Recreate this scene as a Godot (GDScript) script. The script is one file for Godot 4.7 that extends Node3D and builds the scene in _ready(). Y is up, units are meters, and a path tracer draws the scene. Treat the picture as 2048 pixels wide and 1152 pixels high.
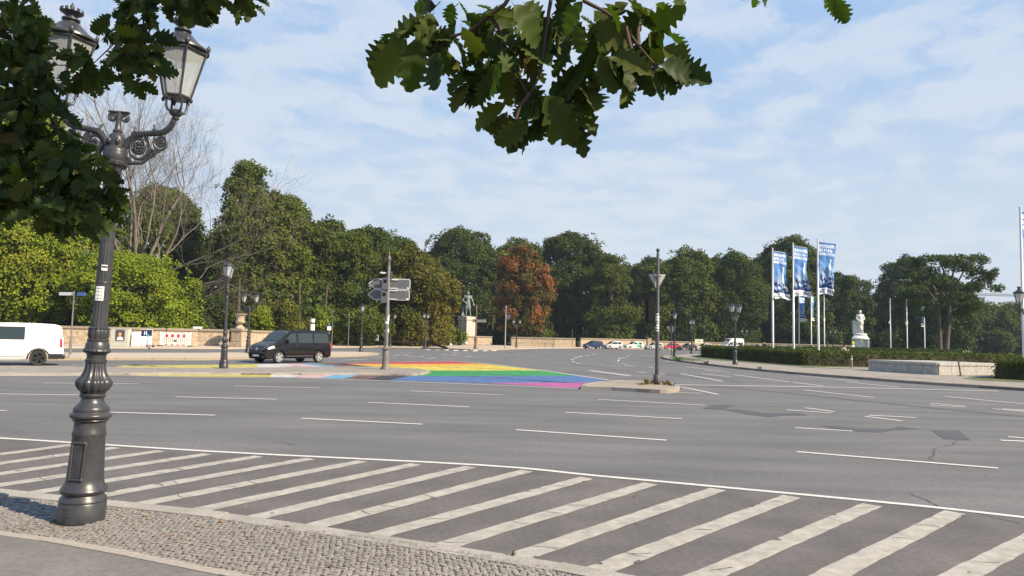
extends Node3D
# A wide roundabout under a hazy blue sky: lamp and oak branches in front, painted island, hedges, flags and a belt of park trees behind.
# y is up, metres, the camera looks along -z.

var R := RandomNumberGenerator.new()
var M := {}
var counts := {}

func _ready():
	R.seed = 4711
	# --- camera
	var cam := Camera3D.new()
	cam.name = "camera"
	cam.fov = 44.73
	cam.near = 0.05
	cam.far = 3000.0
	cam.position = Vector3(0, 1.78, 0)
	cam.rotation = Vector3(deg_to_rad(4.06), 0, deg_to_rad(1.295))
	add_child(cam)
	cam.current = true
	# --- sky, exposure, air
	var we := WorldEnvironment.new()
	we.name = "world_environment"
	var env := Environment.new()
	env.background_mode = Environment.BG_SKY
	var sky := Sky.new()
	sky.sky_material = sky_material()
	env.sky = sky
	env.background_energy_multiplier = 0.62
	env.tonemap_mode = Environment.TONE_MAPPER_LINEAR
	env.tonemap_exposure = 1.72
	env.sdfgi_enabled = true
	env.ssao_enabled = true
	env.ssil_enabled = true
	env.fog_enabled = true
	env.fog_light_color = Color(0.8, 0.87, 0.96)
	env.fog_density = 0.0002
	we.environment = env
	add_child(we)
	# --- sun: from the right and a little behind the camera
	var sun := DirectionalLight3D.new()
	sun.name = "sun"
	sun.light_energy = 1.6
	sun.light_color = Color(1.0, 0.93, 0.82)
	sun.light_angular_distance = 0.53
	sun.shadow_enabled = true
	add_child(sun)
	sun.look_at_from_position(Vector3(70.7, 60.2, 37.1), Vector3.ZERO, Vector3.UP)
	# --- the place
	make_materials()
	build_ground()
	build_walls()
	build_trees()
	build_hedges()
	build_lamps()
	build_signs()
	build_vehicles()
	build_monuments()
	build_flags()
	build_street_things()
	build_people()
	build_oak()

# ---------------------------------------------------------------- naming
func put(o: Node3D, called: String, parent: Node = null) -> Node3D:
	var p: Node = parent if parent else self
	var key := str(p.get_instance_id()) + called
	var n: int = counts.get(key, 0)
	counts[key] = n + 1
	o.name = called if n == 0 else "%s_%03d" % [called, n]
	p.add_child(o, true)
	return o

func tag(o: Node3D, label: String, category: String, group := "") -> Node3D:
	o.set_meta("label", label)
	o.set_meta("category", category)
	if group != "":
		o.set_meta("group", group)
	return o

func thing(called: String, label: String, category: String, at := Vector3.ZERO, turn := 0.0, group := "") -> Node3D:
	var o := Node3D.new()
	o.position = at
	o.rotation.y = turn
	put(o, called)
	return tag(o, label, category, group)

func copy(src: Node3D, called: String, label: String, category: String, at: Vector3, turn := 0.0, group := "") -> Node3D:
	var o: Node3D = src.duplicate()
	o.position = at
	o.rotation = Vector3(0, turn, 0)
	put(o, called)
	tag(o, label, category, group)
	return o

func part(called: String, mesh: Mesh, m: Material, parent: Node = null, xf := Transform3D()) -> MeshInstance3D:
	var o := MeshInstance3D.new()
	o.mesh = mesh
	o.material_override = m
	o.transform = xf
	put(o, called, parent)
	return o

func struct(called: String, mesh: Mesh, m: Material, parent: Node = null) -> MeshInstance3D:
	var o := part(called, mesh, m, parent)
	if parent == null:
		o.set_meta("kind", "structure")
	return o

func pos(v: Vector3, turn := 0.0) -> Transform3D:
	return Transform3D(Basis(Vector3.UP, turn), v)

func rf(a: float, b: float) -> float:
	return R.randf_range(a, b)

func rdir() -> Vector3:
	var y := rf(-1, 1)
	var a := rf(0, TAU)
	var r := sqrt(1.0 - y * y)
	return Vector3(r * cos(a), y, r * sin(a))

func lin(r: float, g: float, b: float) -> Color:
	return Color(r, g, b).linear_to_srgb()

# ---------------------------------------------------------------- shapes
func nst() -> SurfaceTool:
	var st := SurfaceTool.new()
	st.begin(Mesh.PRIMITIVE_TRIANGLES)
	return st

func done(st: SurfaceTool) -> ArrayMesh:
	st.generate_normals()
	return st.commit()

func tri(st: SurfaceTool, a: Vector3, b: Vector3, c: Vector3):
	st.add_vertex(a)
	st.add_vertex(b)
	st.add_vertex(c)

func quad(st: SurfaceTool, a: Vector3, b: Vector3, c: Vector3, d: Vector3):
	tri(st, a, b, c)
	tri(st, a, c, d)

func flat(st: SurfaceTool):
	st.set_smooth_group(-1)

func box(st: SurfaceTool, xf: Transform3D, s: Vector3, b := 0.0):
	flat(st)
	var h := s * 0.5
	var q := Vector3(h.x - b, h.y - b, h.z - b)
	for sx in [-1.0, 1.0]:
		quad(st, xf * Vector3(sx * h.x, -q.y, -q.z), xf * Vector3(sx * h.x, q.y, -q.z), xf * Vector3(sx * h.x, q.y, q.z), xf * Vector3(sx * h.x, -q.y, q.z))
		quad(st, xf * Vector3(-q.x, sx * h.y, -q.z), xf * Vector3(q.x, sx * h.y, -q.z), xf * Vector3(q.x, sx * h.y, q.z), xf * Vector3(-q.x, sx * h.y, q.z))
		quad(st, xf * Vector3(-q.x, -q.y, sx * h.z), xf * Vector3(q.x, -q.y, sx * h.z), xf * Vector3(q.x, q.y, sx * h.z), xf * Vector3(-q.x, q.y, sx * h.z))
		if b > 0.0:
			for sy in [-1.0, 1.0]:
				quad(st, xf * Vector3(sx * h.x, sy * q.y, -q.z), xf * Vector3(sx * q.x, sy * h.y, -q.z), xf * Vector3(sx * q.x, sy * h.y, q.z), xf * Vector3(sx * h.x, sy * q.y, q.z))
				quad(st, xf * Vector3(sx * h.x, -q.y, sy * q.z), xf * Vector3(sx * q.x, -q.y, sy * h.z), xf * Vector3(sx * q.x, q.y, sy * h.z), xf * Vector3(sx * h.x, q.y, sy * q.z))
				quad(st, xf * Vector3(-q.x, sx * h.y, sy * q.z), xf * Vector3(-q.x, sx * q.y, sy * h.z), xf * Vector3(q.x, sx * q.y, sy * h.z), xf * Vector3(q.x, sx * h.y, sy * q.z))
				for sz in [-1.0, 1.0]:
					tri(st, xf * Vector3(sx * h.x, sy * q.y, sz * q.z), xf * Vector3(sx * q.x, sy * h.y, sz * q.z), xf * Vector3(sx * q.x, sy * q.y, sz * h.z))

func box_mesh(s: Vector3, b := 0.0) -> ArrayMesh:
	var st := nst()
	box(st, Transform3D(), s, b)
	return done(st)

# a tube along points, with a radius at each
func tube(st: SurfaceTool, p: Array, r: Array, sides := 8, cap := true):
	st.set_smooth_group(0)
	var n := p.size()
	var rings := []
	var u := Vector3.ZERO
	for i in n:
		var a: Vector3 = p[maxi(i - 1, 0)]
		var b: Vector3 = p[mini(i + 1, n - 1)]
		var t := (b - a).normalized()
		if i == 0:
			u = t.cross(Vector3.UP if absf(t.y) < 0.9 else Vector3.RIGHT).normalized()
		else:
			u = (u - t * u.dot(t)).normalized()
		var v := t.cross(u)
		var ring := PackedVector3Array()
		for k in sides:
			var ang := TAU * k / sides
			var c: Vector3 = p[i]
			var rad: float = r[i] if i < r.size() else r[r.size() - 1]
			ring.append(c + (u * cos(ang) + v * sin(ang)) * rad)
		rings.append(ring)
	for i in n - 1:
		for k in sides:
			var k2 := (k + 1) % sides
			quad(st, rings[i][k], rings[i + 1][k], rings[i + 1][k2], rings[i][k2])
	if cap:
		flat(st)
		for k in range(1, sides - 1):
			tri(st, rings[0][0], rings[0][k], rings[0][k + 1])
			tri(st, rings[n - 1][0], rings[n - 1][k + 1], rings[n - 1][k])

# a turned shape: profile of (radius, height); flutes > 0 grooves it
func lathe(st: SurfaceTool, prof: Array, sides := 24, xf := Transform3D(), flutes := 0, depth := 0.0):
	var group := 1
	var last := Vector2.ZERO
	for i in prof.size() - 1:
		var a: Vector2 = prof[i]
		var b: Vector2 = prof[i + 1]
		var d := (b - a).normalized()
		if i > 0 and d.dot(last) < 0.72:
			group += 1
		last = d
		st.set_smooth_group(group)
		for k in sides:
			var q := []
			for e in [[a, k], [b, k], [b, k + 1], [a, k + 1]]:
				var v: Vector2 = e[0]
				var kk: int = e[1]
				var ang := TAU * (kk % sides) / sides
				var rad := v.x
				if flutes > 0:
					rad *= 1.0 - depth * pow(absf(cos(ang * flutes * 0.5)), 3.0)
				q.append(xf * Vector3(cos(ang) * rad, v.y, sin(ang) * rad))
			if a.x < 0.0005:
				tri(st, q[0], q[1], q[2])
			elif b.x < 0.0005:
				tri(st, q[0], q[1], q[3])
			else:
				quad(st, q[0], q[1], q[2], q[3])

# a flat outline (x, z) lifted from y0 to y1
func prism(st: SurfaceTool, poly: PackedVector2Array, y0: float, y1: float, bottom := false):
	flat(st)
	var ix := Geometry2D.triangulate_polygon(poly)
	for i in range(0, ix.size(), 3):
		tri(st, Vector3(poly[ix[i]].x, y1, poly[ix[i]].y), Vector3(poly[ix[i + 1]].x, y1, poly[ix[i + 1]].y), Vector3(poly[ix[i + 2]].x, y1, poly[ix[i + 2]].y))
		if bottom:
			tri(st, Vector3(poly[ix[i]].x, y0, poly[ix[i]].y), Vector3(poly[ix[i + 1]].x, y0, poly[ix[i + 1]].y), Vector3(poly[ix[i + 2]].x, y0, poly[ix[i + 2]].y))
	if y1 > y0:
		for i in poly.size():
			var a := poly[i]
			var b := poly[(i + 1) % poly.size()]
			quad(st, Vector3(a.x, y0, a.y), Vector3(a.x, y1, a.y), Vector3(b.x, y1, b.y), Vector3(b.x, y0, b.y))

func prism_mesh(poly: PackedVector2Array, y0: float, y1: float) -> ArrayMesh:
	var st := nst()
	prism(st, poly, y0, y1)
	return done(st)

# an outline in the x-y plane of xf, given a thickness along its z
func plate(st: SurfaceTool, poly: PackedVector2Array, th: float, xf := Transform3D()):
	flat(st)
	var ix := Geometry2D.triangulate_polygon(poly)
	for i in range(0, ix.size(), 3):
		for s in [-0.5, 0.5]:
			tri(st, xf * Vector3(poly[ix[i]].x, poly[ix[i]].y, s * th), xf * Vector3(poly[ix[i + 1]].x, poly[ix[i + 1]].y, s * th), xf * Vector3(poly[ix[i + 2]].x, poly[ix[i + 2]].y, s * th))
	for i in poly.size():
		var a := poly[i]
		var b := poly[(i + 1) % poly.size()]
		quad(st, xf * Vector3(a.x, a.y, -th * 0.5), xf * Vector3(b.x, b.y, -th * 0.5), xf * Vector3(b.x, b.y, th * 0.5), xf * Vector3(a.x, a.y, th * 0.5))

func plate_mesh(poly: PackedVector2Array, th: float) -> ArrayMesh:
	var st := nst()
	plate(st, poly, th)
	return done(st)

# a flat painted band along a line of (x, z) points, edges a little uneven when ragged > 0
func band(st: SurfaceTool, line: PackedVector2Array, w: float, y: float, ragged := 0.0, w_end := -1.0):
	flat(st)
	var pts := PackedVector2Array()
	for i in line.size() - 1:
		var seg := line[i].distance_to(line[i + 1])
		var n := maxi(1, int(seg / 0.16)) if ragged > 0.0 else 1
		for k in n:
			pts.append(line[i].lerp(line[i + 1], float(k) / n))
	pts.append(line[line.size() - 1])
	var last := []
	for i in pts.size():
		var t := (pts[mini(i + 1, pts.size() - 1)] - pts[maxi(i - 1, 0)]).normalized()
		var nrm := Vector2(-t.y, t.x)
		var ww := w if w_end < 0.0 else lerpf(w, w_end, float(i) / (pts.size() - 1))
		var a := pts[i] + nrm * (ww * 0.5 + rf(-ragged, ragged))
		var b := pts[i] - nrm * (ww * 0.5 + rf(-ragged, ragged))
		if i > 0:
			quad(st, last[0], Vector3(a.x, y, a.y), Vector3(b.x, y, b.y), last[1])
		last = [Vector3(a.x, y, a.y), Vector3(b.x, y, b.y)]

func band_mesh(line: PackedVector2Array, w: float, y: float, ragged := 0.0, w_end := -1.0) -> ArrayMesh:
	var st := nst()
	band(st, line, w, y, ragged, w_end)
	return done(st)

func smooth_line(p: PackedVector2Array, k := 6) -> PackedVector2Array:
	var out := PackedVector2Array()
	for i in p.size() - 1:
		for j in k:
			out.append(p[i].cubic_interpolate(p[i + 1], p[maxi(i - 1, 0)], p[mini(i + 2, p.size() - 1)], float(j) / k))
	out.append(p[p.size() - 1])
	return out

func along(line: PackedVector2Array, d: float) -> Array:
	# the point at distance d along a line, and its direction
	var left := d
	for i in line.size() - 1:
		var seg := line[i].distance_to(line[i + 1])
		if left <= seg or i == line.size() - 2:
			var dir := (line[i + 1] - line[i]).normalized()
			return [line[i] + dir * left, dir]
		left -= seg
	return [line[0], Vector2.RIGHT]

func length_of(line: PackedVector2Array) -> float:
	var s := 0.0
	for i in line.size() - 1:
		s += line[i].distance_to(line[i + 1])
	return s

# smooth closed skin round tapered bones: [a, b, radius a, radius b], joined with softness k (surface nets)
func skin(bones: Array, cell: float, k: float) -> ArrayMesh:
	var lo := Vector3.ONE * 1e6
	var hi := -lo
	for b in bones:
		var rr: float = maxf(b[2], b[3])
		lo = lo.min(b[0] - Vector3.ONE * rr).min(b[1] - Vector3.ONE * rr)
		hi = hi.max(b[0] + Vector3.ONE * rr).max(b[1] + Vector3.ONE * rr)
	lo -= Vector3.ONE * cell * 2.0
	hi += Vector3.ONE * cell * 2.0
	var nx := int((hi.x - lo.x) / cell) + 2
	var ny := int((hi.y - lo.y) / cell) + 2
	var nz := int((hi.z - lo.z) / cell) + 2
	var f := PackedFloat32Array()
	f.resize(nx * ny * nz)
	f.fill(9.0)
	for b in bones:
		var a: Vector3 = b[0]
		var e: Vector3 = b[1]
		var ra: float = b[2]
		var rb: float = b[3]
		var m := maxf(ra, rb) + k + cell * 2.0
		var l0 := ((a.min(e) - Vector3.ONE * m - lo) / cell).floor().max(Vector3.ZERO)
		var l1 := ((a.max(e) + Vector3.ONE * m - lo) / cell).ceil()
		var ae := e - a
		var len2 := maxf(ae.length_squared(), 1e-9)
		for z in range(int(l0.z), mini(int(l1.z) + 1, nz)):
			for y in range(int(l0.y), mini(int(l1.y) + 1, ny)):
				for x in range(int(l0.x), mini(int(l1.x) + 1, nx)):
					var p := lo + Vector3(x, y, z) * cell
					var t := clampf((p - a).dot(ae) / len2, 0.0, 1.0)
					var d := p.distance_to(a + ae * t) - lerpf(ra, rb, t)
					var i := x + nx * (y + ny * z)
					var o := f[i]
					var h := maxf(k - absf(o - d), 0.0) / k
					f[i] = minf(o, d) - h * h * k * 0.25
	var ids := {}
	var st := nst()
	st.set_smooth_group(0)
	var offs := [0, 1, nx, nx + 1, nx * ny, nx * ny + 1, nx * ny + nx, nx * ny + nx + 1]
	for z in nz - 1:
		for y in ny - 1:
			for x in nx - 1:
				var i := x + nx * (y + ny * z)
				var neg := 0
				for o in offs:
					if f[i + o] < 0.0:
						neg += 1
				if neg == 0 or neg == 8:
					continue
				var sum := Vector3.ZERO
				var cnt := 0
				for c in [[0, 1], [2, 3], [4, 5], [6, 7], [0, 2], [1, 3], [4, 6], [5, 7], [0, 4], [1, 5], [2, 6], [3, 7]]:
					var c0: int = c[0]
					var c1: int = c[1]
					var v0 := f[i + offs[c0]]
					var v1 := f[i + offs[c1]]
					if (v0 < 0.0) != (v1 < 0.0):
						var t := v0 / (v0 - v1)
						sum += Vector3(c0 & 1, (c0 >> 1) & 1, c0 >> 2).lerp(Vector3(c1 & 1, (c1 >> 1) & 1, c1 >> 2), t)
						cnt += 1
				ids[i] = lo + (Vector3(x, y, z) + sum / cnt) * cell
	for z in range(1, nz - 1):
		for y in range(1, ny - 1):
			for x in range(1, nx - 1):
				var i := x + nx * (y + ny * z)
				var s := f[i] < 0.0
				for ax in [[1, nx, nx * ny], [nx, nx * ny, 1], [nx * ny, 1, nx]]:
					var a0: int = ax[0]
					var a1: int = ax[1]
					var a2: int = ax[2]
					if s != (f[i + a0] < 0.0):
						var q := [ids[i], ids[i - a1], ids[i - a1 - a2], ids[i - a2]]
						if s:
							quad(st, q[0], q[3], q[2], q[1])
						else:
							quad(st, q[0], q[1], q[2], q[3])
	return done(st)

# flat triangles of a line of lettering, centred, cap height h
func text_tris(s: String, h: float, font_name := "Droid Sans", weight := 700) -> PackedVector2Array:
	var f := SystemFont.new()
	f.font_names = PackedStringArray([font_name])
	f.font_weight = weight
	var t := TextMesh.new()
	t.text = s
	t.font = f
	t.font_size = 64
	t.pixel_size = h / 46.0
	t.depth = 0.0
	var out := PackedVector2Array()
	if t.get_surface_count() == 0:
		return out
	var a := t.surface_get_arrays(0)
	var v: PackedVector3Array = a[Mesh.ARRAY_VERTEX]
	var ix: PackedInt32Array = a[Mesh.ARRAY_INDEX]
	for i in ix:
		out.append(Vector2(v[i].x, v[i].y))
	return out

func fill_tri(im: Image, a: Vector2, b: Vector2, c: Vector2, col: Color):
	var x0 := maxi(0, int(minf(a.x, minf(b.x, c.x))))
	var x1 := mini(im.get_width() - 1, int(maxf(a.x, maxf(b.x, c.x))))
	var y0 := maxi(0, int(minf(a.y, minf(b.y, c.y))))
	var y1 := mini(im.get_height() - 1, int(maxf(a.y, maxf(b.y, c.y))))
	for y in range(y0, y1 + 1):
		for x in range(x0, x1 + 1):
			if Geometry2D.point_is_inside_triangle(Vector2(x + 0.5, y + 0.5), a, b, c):
				im.set_pixel(x, y, col)

func draw_text(im: Image, s: String, at: Vector2, h: float, col: Color, sx := 1.0):
	var t := text_tris(s, h)
	for i in range(0, t.size() - 2, 3):
		fill_tri(im, at + Vector2(t[i].x * sx, -t[i].y), at + Vector2(t[i + 1].x * sx, -t[i + 1].y), at + Vector2(t[i + 2].x * sx, -t[i + 2].y), col)

func draw_poly(im: Image, poly: PackedVector2Array, col: Color):
	var ix := Geometry2D.triangulate_polygon(poly)
	for i in range(0, ix.size(), 3):
		fill_tri(im, poly[ix[i]], poly[ix[i + 1]], poly[ix[i + 2]], col)

func ellipse(c: Vector2, rx: float, ry: float, n := 20) -> PackedVector2Array:
	var out := PackedVector2Array()
	for i in n:
		out.append(c + Vector2(cos(TAU * i / n) * rx, sin(TAU * i / n) * ry))
	return out

# ---------------------------------------------------------------- materials
func mat(c: Color, rough := 0.8, metal := 0.0) -> StandardMaterial3D:
	var m := StandardMaterial3D.new()
	m.albedo_color = c
	m.roughness = rough
	m.metallic = metal
	return m

func speckle(lo: Color, hi: Color, size: int, freq: float, grain: float, seed_: int, spots := 0.0, spot := Color.WHITE) -> ImageTexture:
	var n := FastNoiseLite.new()
	n.seed = seed_
	n.frequency = freq
	n.fractal_octaves = 4
	var d := n.get_seamless_image(size, size).get_data()
	var out := PackedByteArray()
	out.resize(size * size * 3)
	var r := RandomNumberGenerator.new()
	r.seed = seed_
	for i in size * size:
		var t := clampf(d[i] / 255.0 + (r.randf() - 0.5) * grain, 0.0, 1.0)
		var c := lo.lerp(hi, t)
		if spots > 0.0 and r.randf() < spots:
			c = c.lerp(spot, r.randf())
		out[i * 3] = int(c.r * 255.0)
		out[i * 3 + 1] = int(c.g * 255.0)
		out[i * 3 + 2] = int(c.b * 255.0)
	return ImageTexture.create_from_image(Image.create_from_data(size, size, false, Image.FORMAT_RGB8, out))

func surface(tex: Texture2D, per_m: float, rough: float, bump_cm := 0.0, world := true) -> StandardMaterial3D:
	var m := mat(Color.WHITE, rough)
	m.albedo_texture = tex
	m.uv1_triplanar = true
	m.uv1_world_triplanar = world
	m.uv1_scale = Vector3.ONE * per_m
	if bump_cm > 0.0:
		m.heightmap_enabled = true
		m.heightmap_texture = tex
		m.heightmap_scale = bump_cm
	return m

func overlay(m: StandardMaterial3D, tex: Texture2D, per_m: float):
	m.detail_enabled = true
	m.detail_albedo = tex
	m.detail_blend_mode = BaseMaterial3D.BLEND_MODE_MUL
	m.detail_uv_layer = BaseMaterial3D.DETAIL_UV_2
	m.uv2_triplanar = true
	m.uv2_world_triplanar = true
	m.uv2_scale = Vector3.ONE * per_m

func leaf_mat(back: Color) -> StandardMaterial3D:
	var m := mat(Color.WHITE, 0.7)
	m.metallic_specular = 0.25
	m.vertex_color_use_as_albedo = true
	m.backlight_enabled = true
	m.backlight = back
	return m

func sky_material() -> PanoramaSkyMaterial:
	var w := 2560
	var h := 1280
	var n := FastNoiseLite.new()
	n.seed = 21
	n.noise_type = FastNoiseLite.TYPE_SIMPLEX_SMOOTH
	n.frequency = 2.6
	n.fractal_octaves = 6
	n.fractal_gain = 0.56
	n.domain_warp_enabled = true
	n.domain_warp_amplitude = 0.5
	n.domain_warp_frequency = 0.6
	var big := FastNoiseLite.new()
	big.seed = 5
	big.frequency = 0.22
	big.fractal_octaves = 2
	var out := PackedByteArray()
	out.resize(w * h * 3)
	var zenith := Vector3(0.36, 0.53, 0.80)
	var high := Vector3(0.65, 0.765, 0.91)
	var low := Vector3(0.79, 0.847, 0.91)
	var haze := Vector3(0.83, 0.863, 0.892)
	for y in h:
		var el := PI * 0.5 - PI * (y + 0.5) / h
		if el < -0.02:
			for i in range(y * w * 3, h * w * 3, 3):
				out[i] = 150
				out[i + 1] = 152
				out[i + 2] = 150
			break
		var s := maxf(sin(el), 0.0)
		var base := haze.lerp(low, smoothstep(0.0, 0.16, s)).lerp(high, smoothstep(0.12, 0.42, s)).lerp(zenith, smoothstep(0.40, 0.95, s))
		var inv := cos(el) / (s + 0.10)
		for x in w:
			var a := TAU * (x + 0.5) / w
			var px := sin(a) * inv
			var pz := -cos(a) * inv
			var cov := big.get_noise_2d(px, pz)
			var d := n.get_noise_2d(px + pz * 0.2, pz * 1.05 - px * 0.1)
			var c := smoothstep(-0.25, 0.50, d + cov * 0.55 + clampf(px * 0.10, -0.22, 0.16) + 0.02) * 0.66
			c *= clampf(s * 9.0, 0.0, 1.0)
			var col := base.lerp(Vector3(0.855, 0.882, 0.922), c)
			var i := (y * w + x) * 3
			out[i] = int(col.x * 255.0)
			out[i + 1] = int(col.y * 255.0)
			out[i + 2] = int(col.z * 255.0)
	var m := PanoramaSkyMaterial.new()
	m.panorama = ImageTexture.create_from_image(Image.create_from_data(w, h, false, Image.FORMAT_RGB8, out))
	return m

func make_materials():
	var patches := speckle(Color(0.80, 0.80, 0.81), Color(1, 1, 1), 512, 0.014, 0.05, 3)
	var soft := speckle(Color(0.86, 0.86, 0.86), Color(1, 1, 1), 256, 0.02, 0.0, 8)
	M.asphalt = surface(speckle(lin(0.118, 0.118, 0.119), lin(0.178, 0.178, 0.179), 1024, 0.03, 0.9, 11, 0.10, lin(0.33, 0.32, 0.31)), 0.33, 0.9, 0.35)
	overlay(M.asphalt, patches, 1.0)
	M.asphalt.uv2_scale = Vector3(1.0 / 46.0, 1.0, 1.0 / 9.0)
	M.asphalt_near = surface(speckle(lin(0.155, 0.142, 0.128), lin(0.235, 0.22, 0.202), 1024, 0.03, 0.9, 12, 0.12, lin(0.36, 0.34, 0.31)), 0.4, 0.92, 0.4)
	overlay(M.asphalt_near, patches, 1.0 / 9.0)
	M.asphalt_hatch = surface(speckle(lin(0.11, 0.101, 0.096), lin(0.165, 0.153, 0.147), 1024, 0.03, 0.8, 15, 0.05, lin(0.3, 0.29, 0.28)), 0.4, 0.9, 0.3)
	overlay(M.asphalt_hatch, patches, 1.0 / 9.0)
	M.tar = surface(speckle(lin(0.06, 0.062, 0.07), lin(0.085, 0.087, 0.095), 256, 0.04, 0.5, 13), 0.8, 0.75, 0.2)
	M.tyre_mark = surface(speckle(lin(0.08, 0.08, 0.082), lin(0.115, 0.114, 0.114), 256, 0.05, 0.6, 14), 0.5, 0.85, 0.2)
	M.paint = surface(speckle(lin(0.50, 0.49, 0.46), lin(0.66, 0.65, 0.62), 512, 0.03, 0.25, 21, 0.02, lin(0.25, 0.24, 0.23)), 0.6, 0.7)
	M.paint_old = surface(speckle(lin(0.35, 0.332, 0.288), lin(0.50, 0.475, 0.42), 512, 0.02, 0.35, 22, 0.03, lin(0.2, 0.19, 0.17)), 0.7, 0.8, 0.1)
	overlay(M.paint_old, soft, 0.6)
	M.crack = mat(lin(0.045, 0.042, 0.04), 0.95)
	M.granite = surface(speckle(lin(0.30, 0.28, 0.245), lin(0.47, 0.44, 0.395), 512, 0.05, 0.9, 31, 0.08, lin(0.14, 0.13, 0.12)), 0.9, 0.85, 0.3)
	overlay(M.granite, soft, 0.3)
	M.kerb_dark = surface(speckle(lin(0.10, 0.085, 0.07), lin(0.24, 0.21, 0.17), 512, 0.03, 0.5, 32), 0.5, 0.9, 0.4)
	M.kerb_sand = surface(speckle(lin(0.26, 0.20, 0.14), lin(0.42, 0.34, 0.25), 512, 0.03, 0.6, 33), 0.5, 0.9, 0.4)
	M.border = surface(speckle(lin(0.27, 0.24, 0.20), lin(0.40, 0.36, 0.31), 512, 0.04, 0.6, 34), 0.9, 0.9, 0.2)
	M.far_paving = surface(speckle(lin(0.36, 0.30, 0.23), lin(0.50, 0.43, 0.345), 512, 0.03, 0.5, 37), 0.35, 0.9, 0.2)
	M.sand = surface(speckle(lin(0.085, 0.07, 0.05), lin(0.19, 0.155, 0.115), 512, 0.04, 0.8, 35), 0.9, 0.95, 0.4)
	for i in 5:
		var k := 0.80 + 0.07 * i
		M["cobble%d" % i] = surface(speckle(lin(0.20 * k, 0.185 * k, 0.168 * k), lin(0.30 * k, 0.28 * k, 0.258 * k), 128, 0.05, 0.5, 40 + i), 4.0, 0.8, 0.15)
	M.cobble_stuff = surface(speckle(Color(0.72, 0.72, 0.72), Color(1, 1, 1), 128, 0.05, 0.5, 46), 4.0, 0.8, 0.15)
	M.cobble_stuff.vertex_color_use_as_albedo = true
	M.pavement = surface(speckle(lin(0.27, 0.24, 0.20), lin(0.40, 0.36, 0.31), 512, 0.02, 0.5, 47), 0.4, 0.9, 0.2)
	overlay(M.pavement, patches, 1.0 / 6.0)
	M.pavers = paver_material()
	M.sandstone = surface(speckle(lin(0.47, 0.385, 0.275), lin(0.66, 0.555, 0.415), 512, 0.02, 0.35, 51), 0.45, 0.9, 0.3)
	overlay(M.sandstone, speckle(Color(0.70, 0.67, 0.64), Color(1, 1, 1), 512, 0.016, 0.1, 52), 0.23)
	M.coping = surface(speckle(lin(0.20, 0.165, 0.12), lin(0.34, 0.285, 0.22), 512, 0.03, 0.5, 53), 0.5, 0.95, 0.3)
	M.limestone = surface(speckle(lin(0.40, 0.385, 0.345), lin(0.56, 0.54, 0.49), 512, 0.02, 0.4, 54), 0.4, 0.85, 0.2)
	overlay(M.limestone, patches, 0.4)
	M.marble = surface(speckle(lin(0.56, 0.56, 0.54), lin(0.72, 0.72, 0.70), 256, 0.02, 0.2, 55), 0.4, 0.7)
	M.pink_stone = surface(speckle(lin(0.46, 0.37, 0.31), lin(0.60, 0.50, 0.44), 512, 0.03, 0.4, 56), 0.35, 0.85, 0.2)
	M.bronze = surface(speckle(lin(0.10, 0.13, 0.115), lin(0.21, 0.26, 0.235), 256, 0.03, 0.3, 57), 0.6, 0.55)
	M.soil = surface(speckle(lin(0.03, 0.032, 0.015), lin(0.075, 0.07, 0.035), 512, 0.02, 0.6, 61), 0.3, 0.95)
	M.grass = surface(speckle(lin(0.055, 0.075, 0.018), lin(0.13, 0.15, 0.045), 512, 0.03, 0.8, 62), 0.6, 0.95, 0.5)
	M.bark = surface(speckle(lin(0.045, 0.036, 0.028), lin(0.12, 0.10, 0.078), 256, 0.03, 0.5, 63), 1.2, 0.95, 1.0, false)
	M.bark_plane = surface(speckle(lin(0.15, 0.11, 0.085), lin(0.33, 0.27, 0.215), 256, 0.03, 0.4, 64), 0.5, 0.9, 0.5, false)
	M.bark_bare = surface(speckle(lin(0.10, 0.085, 0.068), lin(0.21, 0.18, 0.145), 256, 0.03, 0.4, 65), 0.6, 0.9, 0.5, false)
	M.twig = mat(lin(0.075, 0.05, 0.037), 0.9)
	M.leaf = leaf_mat(Color(0.62, 0.72, 0.26))
	M.hedge_core = surface(speckle(lin(0.05, 0.04, 0.025), lin(0.11, 0.085, 0.06), 128, 0.06, 0.8, 66), 1.5, 0.95)
	# painted iron of the lamps
	M.iron = surface(speckle(lin(0.024, 0.025, 0.029), lin(0.056, 0.057, 0.063), 256, 0.025, 0.35, 71, 0.006, lin(0.16, 0.09, 0.05)), 1.1, 0.36, 0.15, false)
	M.pane = mat(Color(0.74, 0.76, 0.76, 0.58), 0.35)
	M.pane.transparency = BaseMaterial3D.TRANSPARENCY_ALPHA
	M.pane.heightmap_enabled = true
	M.pane.heightmap_texture = speckle(Color.BLACK, Color.WHITE, 256, 0.09, 0.3, 72)
	M.pane.heightmap_scale = 1.2
	M.pane.uv1_triplanar = true
	M.pane.uv1_scale = Vector3.ONE * 4.0
	M.steel = mat(lin(0.30, 0.30, 0.31), 0.5, 0.3)
	M.sign_back = surface(speckle(lin(0.105, 0.108, 0.113), lin(0.135, 0.138, 0.143), 128, 0.03, 0.2, 73), 0.8, 0.55)
	M.sign_edge = mat(lin(0.62, 0.62, 0.62), 0.5)
	M.box_grey = mat(lin(0.085, 0.095, 0.115), 0.5)
	M.pole_grey = surface(speckle(lin(0.11, 0.10, 0.095), lin(0.19, 0.175, 0.165), 128, 0.04, 0.4, 74), 1.0, 0.55)
	M.pole_dark = surface(speckle(lin(0.05, 0.05, 0.052), lin(0.09, 0.088, 0.088), 128, 0.04, 0.4, 75), 1.0, 0.5)
	M.black = mat(lin(0.010, 0.010, 0.011), 0.5)
	M.black.metallic_specular = 0.25
	M.white = mat(lin(0.74, 0.74, 0.73), 0.5)
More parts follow.
